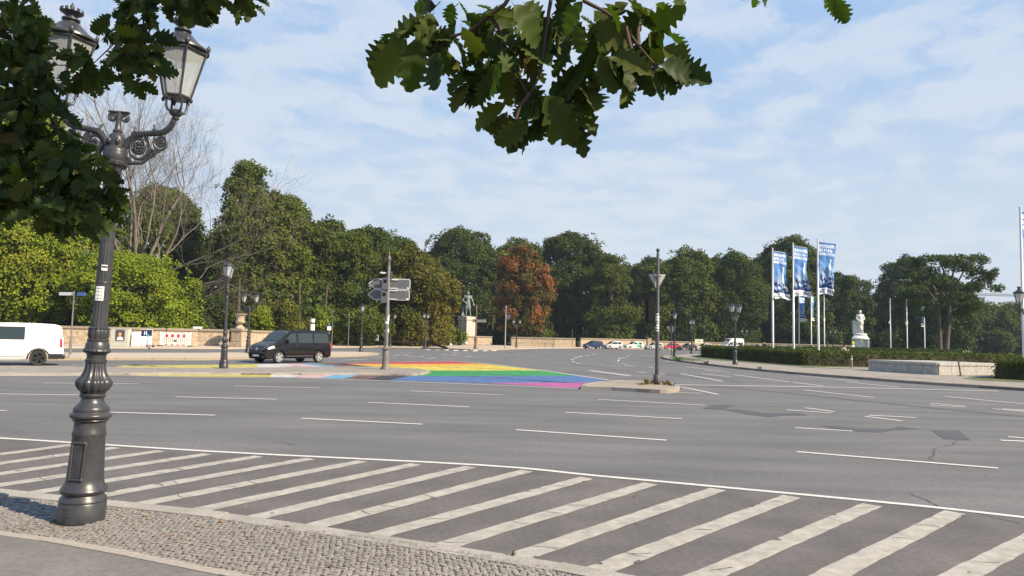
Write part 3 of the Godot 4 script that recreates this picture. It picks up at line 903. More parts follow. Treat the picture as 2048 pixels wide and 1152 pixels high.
func build_islands(road: Node):
	# long paved median with lamp and signpost
	var top := smooth_line(V2([Vector2(-23.84, -29.47), Vector2(-21.8, -30.11), Vector2(-16.92, -30.95), Vector2(-13.19, -32.4), Vector2(-10.98, -34.42), Vector2(-8.12, -36.58), Vector2(-6.81, -36.67), Vector2(-4.52, -35.5), Vector2(-3.81, -33.71)]), 3)
	var low := smooth_line(V2([Vector2(-3.81, -33.71), Vector2(-4.13, -31.23), Vector2(-6.08, -30.8), Vector2(-8.78, -29.8), Vector2(-12.46, -28.33), Vector2(-15.55, -26.74), Vector2(-18.31, -25.31), Vector2(-19.78, -24.48)]), 3)
	var poly := PackedVector2Array(top)
	poly.append_array(low.slice(1))
	var median := struct("median_island", prism_mesh(poly, 0.0, 0.1), M.pavers)
	kerb(low, 0.16, 0.106, 1.1, M.granite, median, 0.0, 1.0)
	kerb(top, 0.16, 0.106, 1.3, M.granite, median, 0.0, 1.0)
	# short traffic island with the give-way post
	var ring := smooth_line(V2([Vector2(2.55, -25.07), Vector2(3.04, -27.05), Vector2(4.56, -29.21), Vector2(5.76, -28.98), Vector2(6.41, -27.78), Vector2(6.32, -26.18), Vector2(5.8, -24.62), Vector2(5.13, -24.06), Vector2(4.03, -24.67), Vector2(2.85, -25.04), Vector2(2.55, -25.07)]), 3)
	var small := struct("traffic_island", prism_mesh(ring.slice(0, ring.size() - 1), 0.0, 0.125), surface(speckle(lin(0.22, 0.185, 0.14), lin(0.36, 0.31, 0.25), 256, 0.06, 0.7, 36), 1.2, 0.9, 0.4))
	kerb(ring, 0.2, 0.135, 1.0, M.granite, small, 0.0, 1.0)
	# island of the roundabout: pavement, kerb and grass
	var edge := smooth_line(V2([Vector2(16.45, -76.82), Vector2(15, -68.23), Vector2(14.81, -62.4), Vector2(15.07, -54.59), Vector2(15.53, -47.88), Vector2(16.88, -41.33), Vector2(18.38, -36.98), Vector2(19.75, -33.52), Vector2(21.97, -30.11), Vector2(26, -24), Vector2(36, -14)]), 4)
	var inside := PackedVector2Array(edge)
	inside.append_array(V2([Vector2(120, -40), Vector2(120, -120), Vector2(61.28, -110.53), Vector2(45.49, -110.42), Vector2(33.09, -108.43), Vector2(23.96, -94.62), Vector2(18.01, -81.41)]))
	var round := struct("roundabout_pavement", prism_mesh(inside, 0.0, 0.11), M.pavement)
	kerb(edge, 0.22, 0.13, 1.0, M.kerb_dark, round, 0.0, -1.0)
	# paving slabs along the kerb
	for row in 3:
		var n := 0
		var d := 6.0
		while d < 52.0 and n < 60:
			var s := along(edge, d)
			var p: Vector2 = s[0]
			var dir: Vector2 = s[1]
			var nrm := Vector2(dir.y, -dir.x)
			var c := p + nrm * (0.75 + row * 0.98)
			var slab := Transform3D(Basis(Vector3.UP, -dir.angle()), Vector3(c.x, 0.1135 + rf(-0.001, 0.002), c.y))
			part("paving_slab", box_mesh(Vector3(0.975, 0.012, 0.97), 0.004), M.pavement, round, slab)
			d += 0.985
			n += 1
	for g in [[Vector2(17.18, -76.4), Vector2(18.58, -76.57), Vector2(17.76, -64.17), Vector2(15.68, -60.07), Vector2(14.99, -63.63)], [Vector2(20.79, -80.51), Vector2(23.19, -86.01), Vector2(23.85, -69.98), Vector2(23.95, -57.16), Vector2(30.3, -59.24), Vector2(27.84, -54.43), Vector2(21.59, -51.52), Vector2(20.23, -59.35), Vector2(18.98, -71.32)], [Vector2(24.76, -38.52), Vector2(29.42, -42.7), Vector2(32.31, -41.72), Vector2(27.43, -35.43), Vector2(24.43, -36.6)], [Vector2(35.4, -124.73), Vector2(40.7, -98.78), Vector2(39.23, -76.68), Vector2(59.27, -70.66), Vector2(149.59, -178.22), Vector2(119.92, -248.14), Vector2(72.82, -213.66)]]:
		part("grass_verge", prism_mesh(V2(g), 0.05, 0.122), M.grass, round)
	# strip on the far left between carriageway and side lane
	var isl := V2([Vector2(-28.24, -36.13), Vector2(-24.43, -38.62), Vector2(-22.12, -40.4), Vector2(-18.74, -42.49), Vector2(-17.19, -46.44), Vector2(-14.99, -50.12), Vector2(-13.37, -53.32), Vector2(-12.13, -56.72), Vector2(-11.81, -60.84), Vector2(-12.1, -63.47), Vector2(-13.22, -66.13), Vector2(-15.35, -67.25), Vector2(-18.77, -62.7), Vector2(-23.61, -53.49), Vector2(-27.23, -49.69), Vector2(-34.24, -43.78)])
	var strip := struct("side_island", prism_mesh(isl, 0.0, 0.11), M.far_paving)
	kerb(isl.slice(0, 11), 0.3, 0.13, 1.9, M.kerb_sand, strip, 0.0, 1.0, 0.02)
	# far pavements and the park beyond
	var far_kerb := V2([Vector2(-45.98, -50.51), Vector2(-38.41, -60.63), Vector2(-33.81, -65.94), Vector2(-28.57, -70.35), Vector2(-25.57, -77.96), Vector2(-22.41, -88.67), Vector2(-18.53, -99.67), Vector2(-12.83, -101.18), Vector2(-8.26, -95.73), Vector2(-2.62, -94.13), Vector2(1.08, -109.76), Vector2(5.6, -123.41), Vector2(14.36, -139.38), Vector2(28.99, -146.1), Vector2(51.98, -152.5), Vector2(73.79, -152.7), Vector2(95.66, -152.89), Vector2(130.55, -155.55)])
	var wall_line := V2([Vector2(139, -165.6), Vector2(103.02, -164.66), Vector2(80.59, -166.76), Vector2(55.95, -164.18), Vector2(31.85, -160.56), Vector2(16.07, -151.83), Vector2(7.14, -146.06), Vector2(-0.15, -146.22), Vector2(-4.11, -146.6), Vector2(-11.53, -140.29), Vector2(-14.91, -122.22), Vector2(-21.05, -113.16), Vector2(-25.39, -100.42), Vector2(-29.32, -89.33), Vector2(-31.88, -79.15), Vector2(-34.7, -78.5), Vector2(-38.65, -75.32), Vector2(-46.5, -73.34), Vector2(-61.42, -67.4)])
	var far := PackedVector2Array(far_kerb)
	far.append_array(wall_line)
	var fp := struct("far_pavement", prism_mesh(far, 0.0, 0.12), M.far_paving)
	kerb(smooth_line(far_kerb.slice(4, 16), 2), 0.3, 0.14, 2.4, M.kerb_sand, fp, 0.0, -1.0, 0.02)
	var park := PackedVector2Array(wall_line)
	park.append_array(V2([Vector2(-420, -60), Vector2(-700, -700), Vector2(0, -950), Vector2(700, -700), Vector2(420, -120)]))
	struct("park_ground", prism_mesh(park, 0.0, 0.121), M.soil)
	# weeds round the post on the traffic island
	var w := tuft_mesh(26, 0.22, 5)
	for q in [[Vector3(5.28, 0.13, -26.95), 1.0], [Vector3(5.87, 0.13, -26.86), 0.9], [Vector3(6.09, 0.13, -26.37), 0.6], [Vector3(5.7, 0.13, -27.69), 0.8], [Vector3(2.94, 0.02, -26.68), 0.5], [Vector3(6.1, 0, -25.88), 0.6], [Vector3(3.78, 0, -25.91), 0.4], [Vector3(4.93, 0.13, -26.4), 0.6]]:
		var at: Vector3 = q[0]
		var k: float = q[1]
		part("weeds", w, M.weed, small, Transform3D(Basis(Vector3.UP, rf(0, 6)).scaled(Vector3(k * 1.5, k, k * 1.5)), at)).set_meta("kind", "stuff")
	for q in [[Vector3(14.42, 0.12, -60.49), 2.2], [Vector3(15.13, 0.12, -54.51), 1.3], [Vector3(16.31, 0.12, -45.94), 0.8]]:
		var at2: Vector3 = q[0]
		var k2: float = q[1]
		part("weeds", w, M.weed_green, round, Transform3D(Basis(Vector3.UP, rf(0, 6)).scaled(Vector3(k2, k2, k2)), at2)).set_meta("kind", "stuff")
	part("weeds", w, M.weed_green, near_node(), Transform3D(Basis().scaled(Vector3(0.16, 0.18, 0.16)), Vector3(0.05, 0.12, -5.49))).set_meta("kind", "stuff")

func near_node() -> Node:
	return get_node("pavement")

func tuft_mesh(n: int, h: float, seed_: int) -> ArrayMesh:
	var g := RandomNumberGenerator.new()
	g.seed = seed_
	var st := nst()
	flat(st)
	for i in n:
		var a := g.randf_range(0, TAU)
		var o := Vector3(cos(a), 0, sin(a)) * g.randf_range(0.0, 0.16)
		var d := Vector3(cos(a) * 0.5, g.randf_range(0.5, 1.0), sin(a) * 0.5) * h
		var s := Vector3(-sin(a), 0, cos(a)) * 0.022
		tri(st, o - s, o + s, o + d * 0.6 + s * 1.6)
		tri(st, o - s, o + d * 0.6 + s * 1.6, o + d)
	return done(st)

# ---------------------------------------------------------------- walls
func wall(called: String, label: String, line: PackedVector2Array, h: float, bay: float, y0 := 0.115):
	var o := thing(called, label, "wall")
	var total := length_of(line)
	var n := maxi(1, int(round(total / bay)))
	var blocks := [box_mesh(Vector3(1, 1, 1), 0.0)]
	for i in n:
		var a := along(line, total * i / n)
		var b := along(line, total * (i + 1) / n)
		var p: Vector2 = a[0]
		var q: Vector2 = b[0]
		var l := p.distance_to(q)
		var mid := (p + q) * 0.5
		var xf := Transform3D(Basis(Vector3.UP, -(q - p).angle()), Vector3(mid.x, 0, mid.y))
		part("plinth_block", box_mesh(Vector3(l - 0.015, h * 0.30, 0.62), 0.02), M.sandstone, o, xf * pos(Vector3(0, y0 + h * 0.15, 0)))
		var wb := part("wall_block", box_mesh(Vector3(l - 0.03, h * 0.55, 0.52), 0.02), M.sandstone, o, xf * pos(Vector3(0, y0 + h * 0.575, 0)))
		for s in [-1.0, 1.0]:
			part("field", box_mesh(Vector3(l * 0.72, h * 0.36, 0.02), 0.008), M.sandstone, wb, pos(Vector3(0, 0, s * 0.268)))
		part("coping_stone", box_mesh(Vector3(l - 0.01, h * 0.15, 0.78), 0.04), M.coping, o, xf * pos(Vector3(0, y0 + h * 0.925, 0)))
	return o

func build_walls():
	wall("garden_wall", "long sandstone wall behind the utility cabinet and the red and white barrier", V2([Vector2(-58.31, -67.12), Vector2(-46.5, -73.34), Vector2(-38.65, -75.32), Vector2(-34.7, -78.5), Vector2(-31.82, -79.27)]), 1.85, 3.2)
	wall("garden_wall", "sandstone wall right of the stone urn, behind the black van", V2([Vector2(-30.5, -81.77), Vector2(-28.77, -87.66), Vector2(-27.15, -93.69)]), 1.85, 3.2)
	# pedestal and urn
	var at: Vector3 = Vector3(-29.61, 0.12, -76.61)
	var turn := -0.2
	var p := thing("urn_pedestal", "square sandstone pedestal at the end of the wall under the stone urn", "pedestal", at, turn)
	part("shaft", box_mesh(Vector3(1.3, 1.45, 1.3), 0.03), M.sandstone, p, pos(Vector3(0, 0.95, 0)))
	part("base_block", box_mesh(Vector3(1.52, 0.5, 1.52), 0.04), M.sandstone, p, pos(Vector3(0, 0.24, 0)))
	part("cap", box_mesh(Vector3(1.5, 0.3, 1.5), 0.06), M.coping, p, pos(Vector3(0, 1.82, 0)))
	part("panel", box_mesh(Vector3(0.95, 0.9, 0.03), 0.01), M.sandstone, p, pos(Vector3(0, 1.05, 0.66)))
	var u := thing("stone_urn", "large weathered sandstone urn on its pedestal beside the wall", "urn", at + Vector3(0, 1.97, 0), turn)
	var st := nst()
	lathe(st, [Vector2(0.5, 0), Vector2(0.5, 0.12), Vector2(0.42, 0.2), Vector2(0.26, 0.34), Vector2(0.21, 0.46), Vector2(0.27, 0.52)], 24)
	part("foot", done(st), M.sandstone, u)
	st = nst()
	lathe(st, [Vector2(0.25, 0.52), Vector2(0.40, 0.56), Vector2(0.50, 0.66), Vector2(0.53, 0.76), Vector2(0.47, 0.80)], 36, Transform3D(), 18, 0.08)
	part("bowl", done(st), M.sandstone, u)
	st = nst()
	lathe(st, [Vector2(0.47, 0.8), Vector2(0.43, 0.95), Vector2(0.44, 1.2), Vector2(0.52, 1.42), Vector2(0.60, 1.5)], 36, Transform3D(), 10, 0.10)
	part("neck", done(st), M.sandstone, u)
	st = nst()
	lathe(st, [Vector2(0.56, 1.49), Vector2(0.66, 1.52), Vector2(0.67, 1.6), Vector2(0.6, 1.64), Vector2(0.5, 1.62), Vector2(0.0, 1.5)], 28)
	part("rim", done(st), M.coping, u)
	# the walls round the bronze monument and behind the parked cars
	wall("monument_wall", "pale stone wall in front of the bronze statue pedestal", V2([Vector2(-11.27, -140.86), Vector2(-7.96, -148.33), Vector2(-4.3, -153.32)]), 1.85, 4.0)
	wall("garden_wall", "shaded recessed sandstone wall right of the bronze statue", V2([Vector2(-4.39, -164.6), Vector2(-0.05, -167.38)]), 1.6, 4.2)
	wall("garden_wall", "pale stone wall behind the double lamp and the stone bench", V2([Vector2(0.06, -145.72), Vector2(3.61, -146.35), Vector2(7.14, -146.06), Vector2(10.31, -146.78), Vector2(13.51, -147.5)]), 1.85, 4.2)
	wall("garden_wall", "sandstone wall behind the dark blue and the white parked cars", V2([Vector2(14.67, -148.68), Vector2(22.78, -153.38), Vector2(30.67, -158.01)]), 1.95, 4.4)
	wall("garden_wall", "shaded low wall behind the red and silver parked cars", V2([Vector2(31.91, -159.12), Vector2(43.77, -162.35), Vector2(55.95, -164.18), Vector2(68.42, -166.04), Vector2(83.27, -167.38)]), 1.7, 5.0)
	var e: Vector3 = Vector3(31.1, 0.12, -157.9)
	var pil := thing("wall_pillar", "square stone pillar at the end of the wall behind the silver car", "pillar", e, 0.1)
	part("shaft", box_mesh(Vector3(0.95, 2.1, 0.95), 0.03), M.sandstone, pil, pos(Vector3(0, 1.05, 0)))
	part("cap", box_mesh(Vector3(1.1, 0.2, 1.1), 0.04), M.coping, pil, pos(Vector3(0, 2.2, 0)))

# ---------------------------------------------------------------- trees
var clumps := []

func clump_mesh(n: int, r: float, ll: float, seed_: int) -> ArrayMesh:
	# a spray of leaves: folded lozenges, facing mostly outward (+y)
	var g := RandomNumberGenerator.new()
	g.seed = seed_
	var st := nst()
	flat(st)
	for i in n:
		var a := g.randf_range(0, TAU)
		var q := sqrt(g.randf()) * r
		var c := Vector3(cos(a) * q, g.randf_range(-0.35, 0.35) * r, sin(a) * q)
		var up := Vector3(g.randf_range(-0.7, 0.7), g.randf_range(0.4, 1.0), g.randf_range(-0.7, 0.7)).normalized()
		var t := up.cross(Vector3(g.randf_range(-1, 1), g.randf_range(-0.4, 0.4), g.randf_range(-1, 1))).normalized()
		var s := up.cross(t)
		var l := ll * g.randf_range(0.7, 1.25)
		var w := l * g.randf_range(0.3, 0.42)
		var tip := c + t * l * 0.5 - up * l * 0.12
		var root := c - t * l * 0.5
		tri(st, root, c + s * w, tip)
		tri(st, root, tip, c - s * w)
	return done(st)

func leaves(spots: Array, cols: Array, mesh: Mesh, parent: Node, m: Material, called := "crown", jitter := 0.28) -> MultiMeshInstance3D:
	# spots: [position, outward direction, size, colour number]
	var mm := MultiMesh.new()
	mm.transform_format = MultiMesh.TRANSFORM_3D
	mm.use_colors = true
	mm.mesh = mesh
	mm.instance_count = spots.size()
	for i in spots.size():
		var s: Array = spots[i]
		var y: Vector3 = (s[1] + rdir() * 0.35).normalized()
		var x := y.cross(rdir()).normalized()
		var k: float = s[2]
		mm.set_instance_transform(i, Transform3D(Basis(x, y, x.cross(y)).scaled(Vector3(k, k, k)), s[0]))
		var c: Color = cols[(s[3] as int) % cols.size()]
		var v := rf(1.0 - jitter, 1.0 + jitter)
		mm.set_instance_color(i, Color(c.r * v * rf(0.9, 1.12), c.g * v, c.b * v * rf(0.8, 1.2)))
	var o := MultiMeshInstance3D.new()
	o.multimesh = mm
	o.material_override = m
	put(o, called, parent)
	o.set_meta("kind", "stuff")
	return o

func lobe_spots(lobes: Array, per_m2: float, size: float, mid: Vector3) -> Array:
	# lobes: [centre, horizontal radius, vertical radius, colour number]
	var out := []
	for l in lobes:
		var c: Vector3 = l[0]
		var rx: float = l[1]
		var ry: float = l[2]
		var n := int(12.57 * pow((pow(rx * rx, 1.6) + 2.0 * pow(rx * ry, 1.6)) / 3.0, 1.0 / 1.6) * per_m2)
		var away := (c - mid).normalized()
		for i in n:
			var d := rdir()
			if d.dot(away) < -0.35:
				d = -d
			var k := 1.0 - 0.42 * pow(R.randf(), 2.0) + rf(-0.03, 0.10)
			if R.randf() < 0.17:
				k += rf(0.06, 0.42)
			out.append([c + Vector3(d.x * rx, d.y * ry, d.z * rx) * k, (d + Vector3(0, 0.35, 0)).normalized(), size * rf(0.75, 1.3), l[3] if R.randf() < 0.75 else R.randi() % 3])
	return out

func limb(st: SurfaceTool, a: Vector3, b: Vector3, ra: float, rb: float, bend: float, sides := 7):
	var p := []
	var r := []
	var side := rdir() * bend * a.distance_to(b)
	for i in 5:
		var t := i / 4.0
		p.append(a.lerp(b, t) + side * sin(t * PI) + Vector3(0, -0.12 * bend * sin(t * PI), 0))
		r.append(lerpf(ra, rb, t))
	tube(st, p, r, sides)

func tree(called: String, label: String, at: Vector3, h: float, rx: float, base: float, n0: int, cols: Array, size := 1.0, dens := 0.75, bark := "bark", shape := 0.0, trunk_r := 0.0):
	var o := thing(called, label, "tree", at, 0.0, "park trees")
	var n := int(n0 * 2.1)
	rx *= 1.17
	var y0 := h * base
	var mid := Vector3(0, (h + y0) * 0.5, 0)
	var ry := (h - y0) * 0.5
	var lobes := []
	for i in n:
		# lobes through the outer part of a crown that is broad below and rounded on top
		var yy := rf(-1.0, 1.0)
		var prof := sqrt(maxf(0.0, 1.0 - pow(absf(yy), 2.8 if yy > 0.0 else 4.0))) * (1.0 - shape * clampf(yy * 0.5 + 0.5, 0.0, 1.0))
		var r := (rf(0.12, 0.20) if R.randf() < 0.5 else rf(0.19, 0.28)) * minf(rx, ry)
		var a := rf(0, TAU)
		var q := pow(R.randf(), 0.35) * maxf(rx * prof - r * 0.7, rx * 0.08)
		lobes.append([mid + Vector3(cos(a) * q, yy * (ry - r * 0.8), sin(a) * q), r * rf(0.95, 1.3), r * rf(0.7, 1.0), R.randi() % cols.size()])
	for i in 4:
		var yy := -0.75 + 0.42 * i
		var k := (1.0 - shape * clampf(yy * 0.5 + 0.5, 0.0, 1.0)) * (0.78 if i < 3 else 0.6)
		lobes.append([mid + Vector3(rf(-0.1, 0.1) * rx, yy * ry, rf(-0.1, 0.1) * rx), rx * k, ry * 0.36, 0])
	var st := nst()
	var tr := trunk_r if trunk_r > 0.0 else clampf(h * 0.017, 0.12, 0.6)
	tube(st, [Vector3.ZERO + Vector3(0, -0.1, 0), Vector3(0, h * 0.03, 0), Vector3(rf(-0.2, 0.2), y0 + ry * 0.3, rf(-0.2, 0.2)), Vector3(rf(-0.4, 0.4), y0 + ry * 1.2, rf(-0.3, 0.3))], [tr * 1.45, tr, tr * 0.8, tr * 0.35], 9)
	part("trunk", done(st), M[bark], o)
	st = nst()
	for l in lobes.slice(0, 14):
		var c: Vector3 = l[0]
		limb(st, Vector3(0, clampf(c.y - ry * 0.6, h * 0.05, y0 + ry), 0), c, tr * 0.4, 0.05, 0.12, 5)
	part("limbs", done(st), M[bark], o).set_meta("kind", "stuff")
	leaves(lobe_spots(lobes, 1.0 * dens / (size * size), size * 1.06, mid), cols, clumps[R.randi() % 3], o, M.leaf)
	return o

func shrub(called: String, label: String, at: Vector3, h: float, rx: float, cols: Array, size := 0.8, dens := 1.2, cat := "shrub", group := "park shrubs"):
	var o := thing(called, label, cat, at, 0.0, group)
	var lobes := []
	for i in 9:
		var a := rf(0, TAU)
		var q := sqrt(R.randf()) * rx * 0.62
		var r := rf(0.34, 0.5) * minf(rx, h)
		lobes.append([Vector3(cos(a) * q, rf(r * 0.7, h - r * 0.95), sin(a) * q), r * 1.15, r, R.randi() % cols.size()])
	var st := nst()
	for i in 6:
		limb(st, Vector3(rf(-0.2, 0.2), 0, rf(-0.2, 0.2)), lobes[i][0], 0.06, 0.02, 0.1, 5)
	part("stems", done(st), M.bark, o).set_meta("kind", "stuff")
	leaves(lobe_spots(lobes, dens / (size * size), size, Vector3(0, h * 0.3, 0)), cols, clumps[R.randi() % 3], o, M.leaf, "foliage")
	return o

func bare_branch(st: SurfaceTool, p: Vector3, d: Vector3, l: float, r: float, depth: int, up: float):
	var pts := [p]
	var rs := [r]
	var q := p
	var dir := d
	var k := 4 if depth < 3 else 3
	for i in k:
		dir = (dir + rdir() * (0.16 if depth < 2 else 0.24) + Vector3(0, up, 0)).normalized()
		q += dir * l / k
		pts.append(q)
		rs.append(r * lerpf(1.0, 0.62, float(i + 1) / k))
	tube(st, pts, rs, 7 if depth < 2 else (5 if depth < 3 else 3), false)
	if depth >= 6 or (depth >= 5 and r < 0.02 and R.randf() < 0.35):
		return
	var kids := 3
	for i in kids:
		var t := 1.0 if i == 0 else rf(0.35, 0.95)
		var f := t * k
		var i0 := mini(int(f), k - 1)
		var o: Vector3 = (pts[i0] as Vector3).lerp(pts[i0 + 1], f - i0)
		var nd := (dir + rdir() * (0.35 if i == 0 else 0.75) + Vector3(0, up * 1.5, 0)).normalized()
		var nl := l * rf(0.62, 0.86)
		bare_branch(st, o, nd, nl, maxf(r * (0.60 if i == 0 else rf(0.36, 0.52)), 0.011), depth + 1, up)

func build_trees():
	clumps = [clump_mesh(20, 0.72, 0.36, 1), clump_mesh(22, 0.76, 0.34, 2), clump_mesh(18, 0.70, 0.40, 3)]
	var bright := [Color(0.178, 0.231, 0.018), Color(0.137, 0.192, 0.017), Color(0.208, 0.238, 0.024)]
	var green := [Color(0.088, 0.117, 0.019), Color(0.071, 0.103, 0.018), Color(0.111, 0.131, 0.021)]
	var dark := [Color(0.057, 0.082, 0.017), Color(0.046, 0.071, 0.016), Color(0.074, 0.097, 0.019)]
	var olive := [Color(0.114, 0.123, 0.022), Color(0.090, 0.111, 0.020), Color(0.138, 0.128, 0.024)]
	var brownish := [Color(0.128, 0.117, 0.023), Color(0.102, 0.109, 0.020), Color(0.153, 0.111, 0.025)]
	var grey_green := [Color(0.070, 0.097, 0.026), Color(0.058, 0.087, 0.024), Color(0.082, 0.111, 0.030)]
	var red := [Color(0.085, 0.085, 0.019), Color(0.260, 0.100, 0.034), Color(0.290, 0.125, 0.042), Color(0.120, 0.085, 0.022), Color(0.180, 0.070, 0.028)]
	# the left side, behind the long wall
	tree("plane_tree", "tall bright yellow-green plane tree behind the white van", Vector3(-60.21, 0.1, -84), 29.99, 9.75, 0.10, 34, bright, 0.8, 1.15, "bark_plane", 0.45, 0.62)
	tree("plane_tree", "lower bright yellow-green plane tree behind the utility cabinet", Vector3(-44.97, 0.1, -82), 10.96, 6.38, 0.16, 20, bright, 0.75, 1.3, "bark_plane", 0.0, 0.62)
	tree("broadleaf_tree", "dark green tree standing behind the tall bare tree", Vector3(-57.77, 0.1, -112), 24.88, 7.6, 0.12, 22, green, 1.0, 0.9)
	tree("broadleaf_tree", "dark green tree at the left edge behind the tall plane tree", Vector3(-88.22, 0.1, -115), 28.38, 11.09, 0.10, 20, dark, 1.1, 0.8)
	tree("broadleaf_tree", "dark tree low in the gap between bare tree and spiky tree", Vector3(-52.34, 0.1, -120), 18.18, 5.14, 0.05, 16, dark, 1.0, 0.9)
	tree("broadleaf_tree", "tall loose tree with a spiky top right of the bare tree", Vector3(-40.16, 0.1, -104), 27.35, 5.94, 0.10, 34, green, 0.85, 0.5, "bark", 0.55)
	tree("broadleaf_tree", "green tree with sloping shoulder above the black van", Vector3(-35.21, 0.1, -110), 23.35, 6.21, 0.06, 26, [green[0], olive[0], dark[2]], 0.95, 0.95, "bark", 0.5)
	tree("broadleaf_tree", "yellow-green tree filling the slope between the spiky tree and the black van", Vector3(-37.01, 0.1, -106), 23.03, 5.87, 0.04, 26, [green[2], olive[1], green[0]], 0.9, 0.95)
	tree("broadleaf_tree", "broad green tree right of the black van's roof", Vector3(-30.15, 0.1, -114), 20.29, 7.04, 0.05, 26, [green[0], olive[1], dark[0]], 0.95, 0.95)
	tree("broadleaf_tree", "dark rounded tree behind the direction sign post", Vector3(-27.87, 0.1, -134), 22.55, 6.32, 0.05, 20, dark, 1.1, 0.85)
	tree("broadleaf_tree", "lighter green treetop far behind the direction sign post", Vector3(-25.89, 0.1, -152), 24.38, 5.21, 0.10, 18, green, 1.2, 0.8)
	tree("broadleaf_tree", "olive brown tree just right of the direction signs", Vector3(-15.59, 0.1, -112), 15.57, 6.12, 0.06, 26, brownish, 0.9, 1.0)
	tree("broadleaf_tree", "large dark tree behind the bronze statue", Vector3(-13.03, 0.1, -178), 29.18, 10.93, 0.08, 30, [dark[0], green[1], dark[2]], 1.15, 0.9)
	tree("autumn_tree", "tree with orange red leaves right of the bronze statue", Vector3(2.7, 0.1, -156), 22.48, 5.79, 0.16, 30, red, 1.0, 0.85)
	tree("broadleaf_tree", "dark tree crown showing above the orange red tree", Vector3(0.49, 0.1, -182), 27.73, 8.58, 0.10, 20, green, 1.25, 0.8)
	tree("broadleaf_tree", "big full dark green tree right of the orange red tree", Vector3(14.47, 0.1, -174), 28.17, 9.45, 0.08, 32, [dark[0], dark[2], grey_green[0]], 1.15, 0.95)
	tree("broadleaf_tree", "slender olive green tree behind the white and green car", Vector3(23.04, 0.1, -160), 21.62, 6.17, 0.06, 24, [olive[1], green[0], dark[2]], 1.1, 0.9, "bark", 0.3)
	tree("broadleaf_tree", "green tree behind the give-way sign post", Vector3(34.97, 0.1, -176), 22.82, 5.66, 0.06, 20, [green[0], olive[1], dark[0]], 1.2, 0.9)
	tree("broadleaf_tree", "green tree right of the give-way sign post, above the dark parked car", Vector3(44.83, 0.1, -178), 25.46, 7.88, 0.06, 26, [green[0], dark[2], olive[1]], 1.2, 0.9)
	tree("broadleaf_tree", "dense green tree behind the large double lamp on the roundabout", Vector3(56.47, 0.1, -180), 25.98, 8.1, 0.06, 26, [green[1], dark[0], green[0]], 1.2, 0.9)
	tree("broadleaf_tree", "tallest tree behind the three big flags", Vector3(74.43, 0.1, -186), 30.8, 9.96, 0.06, 30, [grey_green[0], green[1], dark[2]], 1.2, 0.72, "bark", 0.3)
	tree("broadleaf_tree", "round dark green tree left of the white marble statue", Vector3(89.75, 0.1, -190), 21.56, 7.33, 0.05, 24, [grey_green[1], dark[0], grey_green[0]], 1.25, 0.95)
	tree("broadleaf_tree", "pale far-off treetop in the gap above the white statue", Vector3(166.42, 0.1, -320), 25.38, 5.71, 0.2, 14, olive, 2.0, 0.8)
	tree("broadleaf_tree", "tall grey green tree right of the white statue", Vector3(108.01, 0.1, -192), 26.6, 7.68, 0.06, 26, grey_green, 1.25, 0.85)
	tree("broadleaf_tree", "dark tree behind the two flagpoles right of the white statue", Vector3(121.3, 0.1, -205), 16.9, 11.71, 0.04, 20, [dark[0], grey_green[1]], 1.4, 0.8)
	tree("broadleaf_tree", "full dark tree just behind the open-crowned tree with two trunks", Vector3(91.21, 0.1, -150), 17.41, 6.7, 0.05, 24, [grey_green[1], dark[0], grey_green[0]], 1.15, 0.85)
	tree("broadleaf_tree", "brownish tree in the row right of the open-crowned tree", Vector3(143.37, 0.1, -215), 16.78, 9.37, 0.05, 20, [brownish[1], olive[1], grey_green[0]], 1.3, 0.85)
	tree("broadleaf_tree", "brownish green tree at the right edge of the picture", Vector3(157.07, 0.1, -218), 16.63, 11.29, 0.05, 20, [brownish[1], grey_green[0], olive[1]], 1.3, 0.85)
	tree("broadleaf_tree", "dark tree low behind the seam of flags and statue", Vector3(109.44, 0.1, -215), 13.39, 7.68, 0.04, 16, [dark[0], dark[2]], 1.4, 0.8)
	# a second, deeper row fills the gaps
	var i := 0
	for q in [[Vector3(-55.98, 0.1, -140), 20.03, 8, "between the bare tree and the spiky tree"], [Vector3(-42.26, 0.1, -145), 18.94, 8.29, "low behind the black van"], [Vector3(-20.12, 0.1, -180), 23.2, 9, "between the olive tree and the bronze statue"], [Vector3(-4.88, 0.1, -190), 25.45, 8.14, "left behind the orange red tree"], [Vector3(23.07, 0.1, -195), 23.9, 9.75, "behind the white parked car"], [Vector3(36.04, 0.1, -205), 23.82, 8.79, "behind the stone wall pillar"], [Vector3(47.76, 0.1, -208), 25.9, 9.66, "behind the red car"], [Vector3(60.29, 0.1, -210), 26.41, 9.75, "behind the high-roofed white van"], [Vector3(77.6, 0.1, -214), 28.8, 10.7, "left behind the flags"], [Vector3(95.34, 0.1, -216), 21.64, 9.26, "right behind the flags"]]:
		var a: Vector3 = q[0]
		var hh: float = q[1]
		var rr: float = q[2] * 1.2
		var lab: String = q[3]
		tree("broadleaf_tree", "shaded dark tree of the second row, " + lab, a, hh, rr, 0.02, 16, dark if i % 2 else [dark[0], green[1]], 1.5, 0.8)
		i += 1
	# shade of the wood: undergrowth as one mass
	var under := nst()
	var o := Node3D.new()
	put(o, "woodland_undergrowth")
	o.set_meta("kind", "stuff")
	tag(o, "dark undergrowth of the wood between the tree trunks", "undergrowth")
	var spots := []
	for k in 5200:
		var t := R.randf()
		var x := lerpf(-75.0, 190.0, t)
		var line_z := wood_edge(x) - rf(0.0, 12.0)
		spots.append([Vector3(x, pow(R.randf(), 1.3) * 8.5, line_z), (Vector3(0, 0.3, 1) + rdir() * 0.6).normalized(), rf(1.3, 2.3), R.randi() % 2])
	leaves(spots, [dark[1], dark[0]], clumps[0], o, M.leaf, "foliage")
	under = nst()
